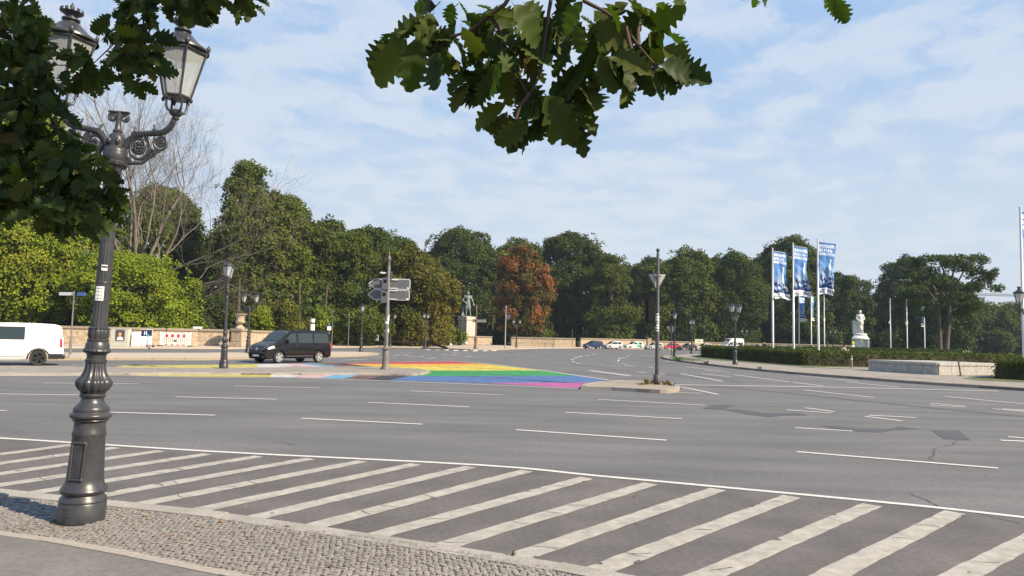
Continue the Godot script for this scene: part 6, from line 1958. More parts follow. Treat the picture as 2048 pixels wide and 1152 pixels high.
func make_long_van(label: String, at: Vector3, heading: float, l: float, h: float, camper: bool) -> Node3D:
	var o := thing("delivery_van", label, "van", at, heading)
	var a := l * 0.5
	var w := func(x: float, y: float) -> float:
		var r := 1.0
		if y > 1.3:
			r -= 0.13 * (y - 1.3) / (h - 1.3)
		if x > a - 0.8:
			r -= 0.2 * pow((x - a + 0.8) / 0.8, 2.0)
		return r
	var f := a - 0.95
	var b := -a + 1.05
	var pts := [Vector2(-a, 0.45), Vector2(-a + 0.05, 0.34)]
	pts.append_array(arch(b, 0.41, 0.36))
	pts.append_array(arch(f, 0.41, 0.36))
	pts.append_array([Vector2(a - 0.1, 0.26), Vector2(a, 0.45), Vector2(a - 0.03, 0.85), Vector2(a - 0.3, 1.1), Vector2(a - 0.75, 1.28)])
	if camper:
		pts.append_array([Vector2(a - 1.45, 1.92), Vector2(a - 1.42, 2.02), Vector2(a - 2.0, h - 0.12), Vector2(a - 2.4, h), Vector2(-a + 0.3, h - 0.02), Vector2(-a + 0.08, h - 0.2), Vector2(-a + 0.02, 1.2)])
	else:
		pts.append_array([Vector2(a - 1.5, h - 0.35), Vector2(a - 1.9, h - 0.08), Vector2(a - 2.4, h), Vector2(-a + 0.3, h), Vector2(-a + 0.08, h - 0.12), Vector2(-a + 0.02, 1.2)])
	var paint := car_paint(lin(0.70, 0.71, 0.73))
	part("body", car_body(V2(pts), w, 0.08), paint, o)
	for s in [-1.0, 1.0]:
		for x in [b, f]:
			wheel(o, Vector3(x, 0.35, s * 0.85), 0.35, M.rim_dark, s, 7)
		part("front_window", side_panel(V2([Vector2(a - 2.35, 1.3), Vector2(a - 1.05, 1.3), Vector2(a - 1.5, 1.72), Vector2(a - 1.62, 1.85), Vector2(a - 2.35, 1.88)]), w, 0.008, [s]), M.glass, o)
		part("mirror", box_mesh(Vector3(0.16, 0.3, 0.24), 0.05), M.trim, o, pos(Vector3(a - 1.2, 1.42, s * 1.12)))
		part("tail_light", side_panel(V2([Vector2(-a + 0.06, 0.9), Vector2(-a + 0.18, 0.9), Vector2(-a + 0.18, 1.35), Vector2(-a + 0.06, 1.35)]), w, 0.01, [s]), M.tail, o)
		part("rub_strip", side_panel(V2([Vector2(b + 0.5, 0.62), Vector2(f - 0.5, 0.62), Vector2(f - 0.5, 0.74), Vector2(b + 0.5, 0.74)]), w, 0.015, [s]), M.trim, o)
		part("door_seam", side_panel(V2([Vector2(a - 2.47, 0.5), Vector2(a - 2.44, 0.5), Vector2(a - 2.44, h - 0.3), Vector2(a - 2.47, h - 0.3)]), w, 0.003, [s]), M.box_grey, o)
		part("headlight", side_panel(V2([Vector2(a - 0.5, 0.84), Vector2(a - 0.1, 0.74), Vector2(a - 0.08, 0.86), Vector2(a - 0.4, 1.02)]), w, 0.014, [s]), M.headlight, o)
		if camper:
			part("side_window", side_panel(V2([Vector2(a - 4.9, 1.32), Vector2(a - 3.5, 1.32), Vector2(a - 3.5, 1.86), Vector2(a - 4.9, 1.86)]), w, 0.008, [s]), M.glass, o)
			part("side_window", side_panel(V2([Vector2(a - 3.35, 1.32), Vector2(a - 2.52, 1.32), Vector2(a - 2.52, 1.86), Vector2(a - 3.35, 1.86)]), w, 0.008, [s]), M.glass, o)
	part("windscreen", cross_panel(Vector2(a - 0.85, 1.35), Vector2(a - 1.40, 1.86), 0.80, 0.76, 0.008), M.glass, o)
	if camper:
		part("roof_window", cross_panel(Vector2(a - 1.5, 2.09), Vector2(a - 1.92, h - 0.2), 0.62, 0.52, 0.008), M.glass, o)
	return o

func build_vehicles():
	var black := car_paint(lin(0.006, 0.006, 0.009))
	make_van("black passenger van with bright spoked wheels driving beside the painted median", Vector3(-12.59, 0, -41.84) - Vector3(0.845, 0, 0.535) * 0.8, 0.0, black, "van", M.rim, true).rotation.y = atan2(-0.845, -0.535)
	var white := car_paint(lin(0.78, 0.78, 0.77))
	var rear: Vector3 = Vector3(-21.78, 0, -32.47)
	var hd := Vector3(-0.83, 0, 0.56)
	make_van("white panel van cut by the left edge of the picture", rear + hd * 1.5 - Vector3(0.56, 0, 0.83) * 0.8, 0.0, white, "van", M.rim_dark, false).rotation.y = atan2(-0.56, -0.83)
	var g := "cars parked along the far kerb"
	var hdg := PI + 0.38
	make_car("parked_car", "dark blue people carrier parked leftmost in the row at the far kerb", Vector3(15.77, 0, -134.54), hdg + 0.1, car_paint(lin(0.03, 0.04, 0.11), 0.3), 3.95, 1.58, "carrier", g)
	make_car("parked_car", "small silver white car parked behind the dark blue people carrier", Vector3(20.49, 0, -140.6), hdg, car_paint(lin(0.62, 0.63, 0.66)), 3.8, 1.54, "carrier", g)
	var suv := make_car("parked_car", "white off-road car with a bright green rear door", Vector3(25.49, 0, -145.71), hdg, car_paint(lin(0.76, 0.77, 0.77)), 4.3, 1.58, "suv", g)
	var w := func(x: float, y: float) -> float:
		var r := 0.86
		if y > 0.95:
			r -= 0.20 * pow((y - 0.95) / 0.63, 1.3)
		return r
	for s in [-1.0, 1.0]:
		part("green_wrap", side_panel(V2([Vector2(-0.35, 0.42), Vector2(-0.92, 0.42), Vector2(-1.05, 0.72), Vector2(-1.5, 0.80), Vector2(-1.0, 1.05), Vector2(-0.75, 1.40), Vector2(-0.3, 1.46), Vector2(-0.15, 0.9)]), w, 0.009, [s]), mat(lin(0.02, 0.36, 0.16), 0.35), suv).set_meta("label", "bright green wrap on the rear door")
	make_car("parked_car", "silver estate car parked right behind the give-way post", Vector3(29.82, 0, -146.6), hdg, car_paint(lin(0.42, 0.43, 0.45), 0.5), 4.3, 1.42, "estate", g)
	make_car("parked_car", "bright red hatchback parked right of the give-way post", Vector3(33.85, 0, -148.26), hdg - 0.02, car_paint(lin(0.55, 0.03, 0.06)), 4.0, 1.46, "hatch", g)
	make_car("parked_car", "dark grey purple hatchback parked right of the red car", Vector3(37.06, 0, -147.59), hdg - 0.05, car_paint(lin(0.05, 0.04, 0.06), 0.3), 4.0, 1.44, "hatch", g)
	make_car("parked_car", "cream coloured hatchback parked left of the high-roofed van", Vector3(40.88, 0, -148.87), hdg - 0.05, car_paint(lin(0.60, 0.58, 0.52)), 4.2, 1.50, "hatch", g)
	make_car("parked_car", "white car showing only its roof above the hedge, left of the flagpoles", Vector3(53.09, 0, -151.03), hdg - 0.1, car_paint(lin(0.68, 0.69, 0.7)), 4.5, 1.48, "estate", g)
	make_car("parked_car", "white car roof behind the flagpoles, partly hidden by the hedge", Vector3(64.27, 0, -151.28), hdg - 0.1, car_paint(lin(0.72, 0.73, 0.74)), 4.4, 1.46, "hatch", g)
	make_long_van("white camper van with raised roof parked behind the roundabout hedge", Vector3(48.14, 0, -153.1), hdg - 0.05, 5.3, 2.75, true)
	make_long_van("long white delivery van behind the twin-trunked tree at the right", Vector3(93.52, 0, -148.97), PI + 0.12, 7.0, 2.55, false)
	# motorcycles by the wall
	for q in [["dark motorcycle parked at the wall left of the dark blue car", Vector3(14.08, 0.12, -152.52), 0.5], ["motorcycle with a pale fairing parked beside the dark motorcycle", Vector3(14.96, 0.12, -151.57), 0.9]]:
		var at: Vector3 = q[1]
		var t: float = q[2]
		var l: String = q[0]
		var o := thing("motorcycle", l, "motorcycle", at, t, "motorcycles at the wall")
		for x in [-0.7, 0.7]:
			var st := nst()
			lathe(st, [Vector2(0.2, -0.05), Vector2(0.31, -0.06), Vector2(0.33, 0), Vector2(0.31, 0.06), Vector2(0.2, 0.05)], 18, Transform3D(Basis(Vector3.RIGHT, PI / 2), Vector3(x, 0.33, 0)))
			part("wheel", done(st), M.rubber, o)
		part("body", skin([[Vector3(-0.6, 0.78, 0), Vector3(0.1, 0.72, 0), 0.12, 0.16], [Vector3(0.1, 0.85, 0), Vector3(0.4, 0.9, 0), 0.17, 0.13], [Vector3(0.0, 0.45, 0), Vector3(0.25, 0.45, 0), 0.2, 0.18]], 0.06, 0.08), M.black, o)
		part("fairing", skin([[Vector3(0.55, 0.9, 0), Vector3(0.75, 1.1, 0), 0.16, 0.08]], 0.05, 0.05), M.steel if t > 0.7 else M.box_grey, o)
		var fs := nst()
		tube(fs, [Vector3(0.7, 0.33, 0), Vector3(0.5, 1.05, 0)], [0.035], 6)
		tube(fs, [Vector3(0.48, 1.06, -0.35), Vector3(0.5, 1.08, 0), Vector3(0.48, 1.06, 0.35)], [0.02], 6)
		part("fork", done(fs), M.steel, o)

# ---------------------------------------------------------------- monuments
func body_bones(j: Dictionary) -> Array:
	# a clothed figure 1.8 m tall from its joints, facing +z
	var out := []
	var hd: Vector3 = j.get("head", Vector3(0, 1.66, 0.02))
	var ch: Vector3 = j.get("chest", Vector3(0, 1.32, 0))
	var pv: Vector3 = j.get("pelvis", Vector3(0, 0.94, 0))
	out.append([hd, hd + Vector3(0, 0.05, -0.015), 0.092, 0.098])
	out.append([hd + Vector3(0, -0.06, 0.045), hd + Vector3(0, -0.09, 0.05), 0.055, 0.05])
	out.append([hd + Vector3(0, 0.0, 0.10), hd + Vector3(0, -0.03, 0.115), 0.016, 0.022])
	out.append([hd + Vector3(0, -0.08, 0), ch + Vector3(0, 0.14, -0.02), 0.062, 0.075])
	out.append([ch + Vector3(-0.08, 0.03, 0), ch + Vector3(0.08, 0.03, 0), 0.135, 0.135])
	out.append([ch, pv, 0.15, 0.145])
	for s in ["l", "r"]:
		var sh: Vector3 = j["shoulder_" + s]
		var el: Vector3 = j["elbow_" + s]
		var ha: Vector3 = j["hand_" + s]
		out.append([ch + Vector3(0, 0.1, 0), sh, 0.09, 0.075])
		out.append([sh, el, 0.072, 0.055])
		out.append([el, ha, 0.055, 0.038])
		var d := (ha - el).normalized()
		out.append([ha, ha + d * 0.08, 0.040, 0.034])
		for k in 4:
			var side := d.cross(Vector3(0.3, 0.2, 1)).normalized() * (0.026 * (k - 1.5))
			out.append([ha + d * 0.07 + side, ha + d * (0.15 - 0.012 * absf(k - 1.3)) + side * 1.1 + Vector3(0, -0.012, 0.01), 0.0135, 0.011])
		out.append([ha + d * 0.02, ha + d * 0.08 + d.cross(Vector3(0.3, 0.2, 1)).normalized() * 0.06, 0.015, 0.012])
		var hp := pv + Vector3(-0.09 if s == "l" else 0.09, -0.04, 0)
		var kn: Vector3 = j["knee_" + s]
		var ft: Vector3 = j["foot_" + s]
		out.append([hp, kn, 0.098, 0.068])
		out.append([kn, ft, 0.064, 0.046])
		var toe: Vector3 = j.get("toe_" + s, ft + Vector3(0, -0.03, 0.17))
		out.append([ft + Vector3(0, -0.02, -0.03), toe, 0.048, 0.036])
	return out

func scaled(bones: Array, k: float) -> Array:
	var out := []
	for b in bones:
		out.append([b[0] * k, b[1] * k, b[2] * k, b[3] * k])
	return out

func build_monuments():
	# bronze general on his pedestal
	var c: Vector3 = Vector3(-9.53, 0.12, -147.96)
	c.z -= 2.6
	var p := thing("statue_pedestal", "tall square pale stone pedestal carrying the bronze statue", "pedestal", c, PI * 0.25 + 0.05)
	part("shaft", box_mesh(Vector3(2.65, 3.7, 2.65), 0.04), M.pink_stone, p, pos(Vector3(0, 3.35, 0)))
	part("foot", box_mesh(Vector3(3.0, 1.6, 3.0), 0.06), M.pink_stone, p, pos(Vector3(0, 0.8, 0)))
	part("cornice", box_mesh(Vector3(2.95, 0.32, 2.95), 0.10), M.pink_stone, p, pos(Vector3(0, 5.3, 0)))
	part("cap", box_mesh(Vector3(2.7, 0.5, 2.7), 0.06), M.pink_stone, p, pos(Vector3(0, 5.7, 0)))
	for a in [0.0, PI * 0.5]:
		part("inscription_panel", box_mesh(Vector3(1.7, 1.5, 0.04), 0.01), M.pink_stone, p, Transform3D(Basis(Vector3.UP, a), Basis(Vector3.UP, a) * Vector3(0, 3.6, 1.33)))
	var b := body_bones({"head": Vector3(0.01, 1.665, 0.0), "shoulder_l": Vector3(-0.2, 1.42, 0), "elbow_l": Vector3(-0.385, 1.17, -0.03), "hand_l": Vector3(-0.2, 1.0, 0.09), "shoulder_r": Vector3(0.2, 1.42, 0), "elbow_r": Vector3(0.32, 1.16, 0.02), "hand_r": Vector3(0.41, 0.92, 0.08), "knee_l": Vector3(-0.1, 0.49, 0.02), "foot_l": Vector3(-0.10, 0.08, 0.0), "knee_r": Vector3(0.13, 0.49, 0.06), "foot_r": Vector3(0.21, 0.08, 0.05)})
	# frock coat, belt and helmet in the hand
	b.append_array([[Vector3(0, 0.98, 0), Vector3(-0.09, 0.62, 0.01), 0.165, 0.15], [Vector3(0, 0.98, 0), Vector3(0.10, 0.62, 0.01), 0.165, 0.15], [Vector3(0, 0.6, -0.04), Vector3(0, 0.9, -0.04), 0.16, 0.15], [Vector3(-0.26, 1.45, 0), Vector3(-0.19, 1.47, 0), 0.06, 0.06], [Vector3(0.26, 1.45, 0), Vector3(0.19, 1.47, 0), 0.06, 0.06], [Vector3(0.42, 0.82, 0.1), Vector3(0.42, 0.86, 0.1), 0.095, 0.06]])
	var o := thing("bronze_statue", "green bronze statue of a standing man in a long coat, one hand on his hip", "statue", c + Vector3(0, 5.95, 0), 0.15)
	part("base_plate", box_mesh(Vector3(2.3, 0.16, 2.1), 0.04), M.bronze, o, pos(Vector3(0, 0.06, 0)))
	part("figure", skin(scaled(b, 2.95), 0.062, 0.11), M.bronze, o, pos(Vector3(0.1, 0.1, 0)))
	part("drapery", skin([[Vector3(-0.85, 0.2, -0.3), Vector3(-0.8, 2.1, -0.35), 0.22, 0.12], [Vector3(-1.05, 0.2, -0.2), Vector3(-0.9, 1.9, -0.3), 0.2, 0.1], [Vector3(-0.62, 0.15, -0.3), Vector3(-0.68, 2.0, -0.35), 0.14, 0.1], [Vector3(-0.95, 2.15, -0.3), Vector3(-0.6, 2.2, -0.35), 0.13, 0.1], [Vector3(-1.15, 0.25, 0.1), Vector3(-0.75, 0.25, 0.15), 0.24, 0.2]], 0.07, 0.12), M.bronze, o)
	# white marble figure
	c = Vector3(75.42, 0.12, -151.38)
	var turn := -0.45
	p = thing("marble_pedestal", "white stone pedestal with a flared base and a moulded cornice under the white statue", "pedestal", c, turn)
	var st := nst()
	var q4 := Transform3D(Basis(Vector3.UP, PI * 0.25), Vector3.ZERO)
	lathe(st, [Vector2(2.6, 0), Vector2(2.6, 0.3), Vector2(2.35, 0.45), Vector2(2.1, 1.0), Vector2(2.0, 1.6), Vector2(2.0, 2.75), Vector2(2.15, 2.85), Vector2(2.5, 3.0), Vector2(2.5, 3.2), Vector2(2.2, 3.3), Vector2(1.95, 3.7), Vector2(1.8, 3.75), Vector2(1.8, 4.15), Vector2(0, 4.15)], 4, q4)
	for k in 4:
		var e := Basis(Vector3.UP, TAU * k / 4.0)
		box(st, Transform3D(e, e * Vector3(1.42, 1.45, 1.42)), Vector3(0.5, 2.6, 0.5), 0.06)
	part("block", done(st), M.marble, p)
	part("panel", box_mesh(Vector3(1.7, 1.7, 0.06), 0.015), M.marble, p, pos(Vector3(0.0, 1.75, 1.47)))
	o = thing("marble_statue", "white marble statue of a standing man with hands clasped before him", "statue", c + Vector3(0, 4.15, 0), turn + 0.3)
	part("stele", box_mesh(Vector3(2.0, 2.7, 0.9), 0.06), M.marble, o, pos(Vector3(-0.25, 1.35, -0.75)))
	part("stele_cap", box_mesh(Vector3(2.15, 0.28, 1.05), 0.08), M.marble, o, pos(Vector3(-0.25, 2.75, -0.75)))
	b = body_bones({"shoulder_l": Vector3(-0.21, 1.41, 0), "elbow_l": Vector3(-0.27, 1.14, 0.06), "hand_l": Vector3(-0.06, 0.96, 0.2), "shoulder_r": Vector3(0.21, 1.41, 0), "elbow_r": Vector3(0.27, 1.14, 0.06), "hand_r": Vector3(0.06, 0.95, 0.2), "pelvis": Vector3(0, 0.92, 0), "knee_l": Vector3(-0.02, 0.48, 0.10), "foot_l": Vector3(0.16, 0.08, 0.12), "knee_r": Vector3(0.10, 0.49, 0.02), "foot_r": Vector3(0.08, 0.08, -0.04)})
	b.append_array([[Vector3(0, 1.2, 0), Vector3(0, 0.8, 0), 0.18, 0.19], [Vector3(-0.1, 0.85, 0), Vector3(0.1, 0.85, 0), 0.15, 0.15]])
	part("figure", skin(scaled(b, 2.85), 0.065, 0.11), M.marble, o)
	part("foot_plate", box_mesh(Vector3(2.2, 0.16, 1.9), 0.04), M.marble, o, pos(Vector3(0, 0.07, -0.1)))
	# low stone plinth on the roundabout
	var l: Vector3 = Vector3(24.12, 0.12, -47.27)
	var f: Vector3 = Vector3(25.93, 0.12, -42.64)
	var r: Vector3 = Vector3(31.14, 0.12, -44.87)
	var bk := l + r - f
	p = thing("stone_plinth", "low broad stone platform of pale slabs on the roundabout", "plinth")
	var h := 0.80
	part("core", prism_mesh(V2([Vector2(l.x, l.z), Vector2(f.x, f.z), Vector2(r.x, r.z), Vector2(bk.x, bk.z)]), 0.1, h), M.limestone, p)
	for e in [[l, f, 5], [f, r, 5], [r, bk, 5], [bk, l, 5]]:
		var a: Vector3 = e[0]
		var z: Vector3 = e[1]
		var n: int = e[2]
		var dir := (z - a).normalized()
		var out := dir.cross(Vector3.UP)
		var bs := Basis(Vector3.UP, atan2(-dir.z, dir.x))
		for k in n:
			var m := a.lerp(z, (k + 0.5) / n)
			var w := a.distance_to(z) / n
			part("facing_slab", box_mesh(Vector3(w - 0.012, h - 0.28, 0.08), 0.008), M.limestone, p, Transform3D(bs, Vector3(m.x, 0.11 + (h - 0.28) * 0.5, m.z) - out * 0.0 + outward(m, l, f, r) * (0.03 + rf(0, 0.006))))
			part("top_course", box_mesh(Vector3(w - 0.006, 0.17, 0.10), 0.012), M.limestone, p, Transform3D(bs, Vector3(m.x, h - 0.06, m.z) + outward(m, l, f, r) * 0.05))
	for i in 5:
		for k in 5:
			var s0 := l.lerp(f, (i + 0.5) / 5.0)
			var d := (r - f) * ((k + 0.5) / 5.0)
			var bs2 := Basis(((f - l) / 5.0) * 0.992, Vector3(0, 0.07, 0), ((r - f) / 5.0) * 0.994)
			part("top_slab", box_mesh(Vector3.ONE, 0.0), M.limestone, p, Transform3D(bs2, Vector3((s0 + d).x, h + 0.015 + rf(-0.003, 0.003), (s0 + d).z)))

func outward(m: Vector3, l: Vector3, f: Vector3, r: Vector3) -> Vector3:
	var c := (l + r) * 0.5
	var best := Vector3.ZERO
	for e in [(f - l).normalized().cross(Vector3.UP), (r - f).normalized().cross(Vector3.UP)]:
		var v: Vector3 = e
		for s in [-1.0, 1.0]:
			if (m - c).dot(v * s) > (m - c).dot(best) if best != Vector3.ZERO else (m - c).dot(v * s) > 0.0:
				var other := (l - f).normalized() if absf(v.dot((r - f).normalized())) > 0.5 else (r - f).normalized()
				best = v * s
	return best

# ---------------------------------------------------------------- flags
func flag_print() -> StandardMaterial3D:
	var w := 256
	var h := 960
	var im := Image.create(w, h, false, Image.FORMAT_RGB8)
	for y in h:
		var c := Color(0.25, 0.47, 0.73).lerp(Color(0.40, 0.60, 0.82), clampf(y / 620.0, 0, 1))
		im.fill_rect(Rect2i(0, y, w, 1), c)
	var white := Color(0.96, 0.97, 0.98)
	# grey stone spire and the white victory column, runners' blur below
	draw_poly(im, V2([Vector2(60, 640), Vector2(84, 470), Vector2(92, 400), Vector2(100, 470), Vector2(118, 500), Vector2(135, 640)]), Color(0.56, 0.60, 0.66))
	draw_poly(im, V2([Vector2(178, 640), Vector2(184, 370), Vector2(208, 370), Vector2(214, 640)]), white)
	draw_poly(im, V2([Vector2(176, 372), Vector2(196, 356), Vector2(216, 372)]), white)
	draw_poly(im, V2([Vector2(190, 358), Vector2(188, 320), Vector2(168, 296), Vector2(194, 312), Vector2(198, 296), Vector2(203, 312), Vector2(226, 292), Vector2(206, 322), Vector2(203, 358)]), white)
	var r := RandomNumberGenerator.new()
	r.seed = 12
	for k in 46:
		var y := 640 + r.randi() % 170
		var x := r.randi() % w
		var c := Color(0.12, 0.2, 0.42) if r.randf() < 0.45 else (Color(0.86, 0.84, 0.84) if r.randf() < 0.6 else Color(0.6, 0.62, 0.7))
		draw_poly(im, V2([Vector2(x - 16, y + 26), Vector2(x - 6, y - 20), Vector2(x + 5, y - 26), Vector2(x + 22, y + 18), Vector2(x + 6, y + 34)]), c)
	draw_poly(im, V2([Vector2(0, 800), Vector2(w, 815), Vector2(w, 850), Vector2(0, 850)]), Color(0.10, 0.19, 0.42))
	im.fill_rect(Rect2i(0, 846, w, h - 846), white)
	draw_text(im, "BMW", Vector2(84, 68), 60.0, white, 0.8)
	# gate with its columns
	im.fill_rect(Rect2i(168, 48, 72, 9), white)
	for k in 6:
		im.fill_rect(Rect2i(170 + k * 12, 53, 7, 42), white)
	draw_poly(im, V2([Vector2(186, 44), Vector2(196, 28), Vector2(214, 28), Vector2(222, 44)]), white)
	draw_text(im, "BERLIN-", Vector2(112, 144), 54.0, white, 0.78)
	draw_text(im, "MARATHON", Vector2(124, 214), 52.0, white, 0.62)
	draw_text(im, "42,195", Vector2(128, 902), 62.0, Color(0.08, 0.14, 0.34))
	var m := mat(Color.WHITE, 0.7)
	m.albedo_texture = ImageTexture.create_from_image(im)
	m.backlight_enabled = true
	m.backlight = Color(0.3, 0.3, 0.3)
	return m

func flag_mesh(w: float, h: float, sway: float, fold: float, seed_: int) -> ArrayMesh:
	var n := FastNoiseLite.new()
	n.seed = seed_
	n.frequency = 0.5
	var st := nst()
	st.set_smooth_group(0)
	var nx := 14
	var ny := 34
	var p := []
	for j in ny + 1:
		var v := float(j) / ny
		for i in nx + 1:
			var u := float(i) / nx
			var wave := sin(u * 5.0 + v * 6.0 + seed_ * 1.7) * 0.09 * sqrt(v) + sin(u * 9.0 - v * 4.0 + seed_) * fold * 1.2 * u * v + n.get_noise_2d(u * 4.0, v * 9.0) * 0.26 * v
			p.append([Vector3(u * w * (1.0 - 0.10 * sin(v * PI)) + sway * pow(v, 2.5) * u + 0.04 * sin(v * 9.0) * u, -v * h - 0.16 * u * (1.0 - v) + 0.10 * sin(u * 4.0) * v, wave), Vector2(u, v)])
	for j in ny:
		for i in nx:
			var a := j * (nx + 1) + i
			for k in [a, a + 1, a + nx + 2, a, a + nx + 2, a + nx + 1]:
				st.set_uv(p[k][1])
				st.add_vertex(p[k][0])
	return done(st)

func build_flags():
	var m := flag_print()
	var g := "flags on the roundabout"
	var k := 0
	for q in [
		["large blue marathon flag on the leftmost of the three tall poles", Vector3(24.65, 10.78, -66), 0.15, 1.3, 0.45, 0.10],
		["large blue marathon flag on the middle of the three tall poles", Vector3(25.31, 10.84, -62.8), 0.1, 1.3, 0.2, 0.16],
		["large blue marathon flag on the rightmost of the three tall poles", Vector3(26.17, 10.83, -59.7), -0.1, 1.4, -0.3, 0.10],
		["blue marathon flag of the far row, left behind the middle tall pole", Vector3(52.21, 10.69, -127), 0.5, 1.5, 0.4, 0.1],
		["blue marathon flag of the far row, just left of the right tall pole", Vector3(53.97, 10.85, -126), 0.9, 1.5, 0.3, 0.12],
		["blue marathon flag of the far row, just right of the right tall pole", Vector3(57.21, 10.87, -128), 1.1, 1.5, 0.1, 0.2],
		["narrow blue marathon flag right of the white statue, left of the pair", Vector3(73.64, 11.04, -136), 1.15, 1.4, 0.2, 0.1],
		["narrow blue marathon flag right of the white statue, right of the pair", Vector3(76.85, 10.92, -136), 1.1, 1.4, 0.2, 0.16],
		["twisted flag on the pole left of the twin-trunked tree", Vector3(81.43, 10.64, -138), 1.5, 1.0, 0.1, 0.35],
		["marathon flag cut by the right edge of the picture", Vector3(32.63, 10.89, -44.6), 0.3, 1.3, 0.1, 0.25]]:
		var l: String = q[0]
		var top: Vector3 = q[1]
		var turn: float = q[2]
		var w: float = q[3]
		var sway: float = q[4]
		var fold: float = q[5]
		var h := top.y - 0.115
		var o := thing("flagpole", l, "flag", Vector3(top.x, 0.115, top.z), turn, g)
		var st := nst()
		tube(st, [Vector3.ZERO, Vector3(0, 1.2, 0), Vector3(0, h * 0.5, 0), Vector3(0, h * 0.5 + 0.01, 0), Vector3(0, h - 0.05, 0)], [0.105, 0.10, 0.095, 0.085, 0.062], 12)
		lathe(st, [Vector2(0.03, h - 0.05), Vector2(0.075, h - 0.02), Vector2(0.075, h + 0.04), Vector2(0.0, h + 0.08)], 12)
		part("pole", done(st), M.flag_pole, o)
		st = nst()
		tube(st, [Vector3(0.05, h - 0.22, 0), Vector3(w, h - 0.34, 0)], [0.018], 6)
		part("arm", done(st), M.flag_pole, o)
		part("cloth", flag_mesh(w, 4.55, sway, fold, k + 1), m, o, pos(Vector3(0.11, h - 0.25, 0)))
		k += 1

# ---------------------------------------------------------------- street things
func poster_material(kind: int) -> StandardMaterial3D:
	var im := Image.create(128, 192, false, Image.FORMAT_RGB8)
	var r := RandomNumberGenerator.new()
	r.seed = 40 + kind
	if kind == 0:      # portrait print
		im.fill(Color(0.25, 0.30, 0.36))
		draw_poly(im, ellipse(Vector2(66, 82), 48, 62), Color(0.30, 0.14, 0.11))
		draw_poly(im, V2([Vector2(14, 192), Vector2(22, 138), Vector2(50, 122), Vector2(82, 122), Vector2(112, 138), Vector2(120, 192)]), Color(0.86, 0.85, 0.87))
		draw_poly(im, ellipse(Vector2(62, 76), 27, 38), Color(0.86, 0.62, 0.50))
		draw_poly(im, V2([Vector2(52, 108), Vector2(74, 108), Vector2(80, 132), Vector2(46, 132)]), Color(0.82, 0.58, 0.47))
		for x in [52, 73]:
			draw_poly(im, ellipse(Vector2(x, 70), 5, 3), Color(0.2, 0.12, 0.1))
		draw_poly(im, ellipse(Vector2(63, 96), 9, 3), Color(0.65, 0.25, 0.25))
	elif kind == 1:    # letter and full stop on navy, white sheet below
		im.fill(Color(0.93, 0.93, 0.94))
		im.fill_rect(Rect2i(0, 0, 128, 76), Color(0.09, 0.12, 0.30))
		draw_text(im, "H.", Vector2(58, 40), 46.0, Color(0.85, 0.92, 0.98))
		for k in 6:
			draw_poly(im, V2([Vector2(8 + k * 20, 190), Vector2(14 + k * 19, 146), Vector2(22 + k * 20, 190)]), [Color(0.85, 0.55, 0.5), Color(0.95, 0.86, 0.78), Color(0.75, 0.35, 0.4)][k % 3])
	else:              # white sheet with scribbled lines
		im.fill(Color(0.93, 0.92, 0.90))
		for k in 26:
			var y := 70 + r.randi() % 105
			im.fill_rect(Rect2i(20 + r.randi() % 70, y, 8 + r.randi() % 26, 4), [Color(0.2, 0.35, 0.38), Color(0.6, 0.3, 0.35), Color(0.35, 0.4, 0.5)][k % 3])
	var m := mat(Color.WHITE, 0.6)
	m.albedo_texture = ImageTexture.create_from_image(im)
	return m

func print_sheet(w: float, h: float) -> ArrayMesh:
	var st := nst()
	flat(st)
	var c := [Vector3(-w * 0.5, 0, 0), Vector3(-w * 0.5, h, 0), Vector3(w * 0.5, h, 0), Vector3(w * 0.5, 0, 0)]
	var u := [Vector2(0, 1), Vector2(0, 0), Vector2(1, 0), Vector2(1, 1)]
	for k in [0, 1, 2, 0, 2, 3]:
		st.set_uv(u[k])
		st.add_vertex(c[k])
	return done(st)

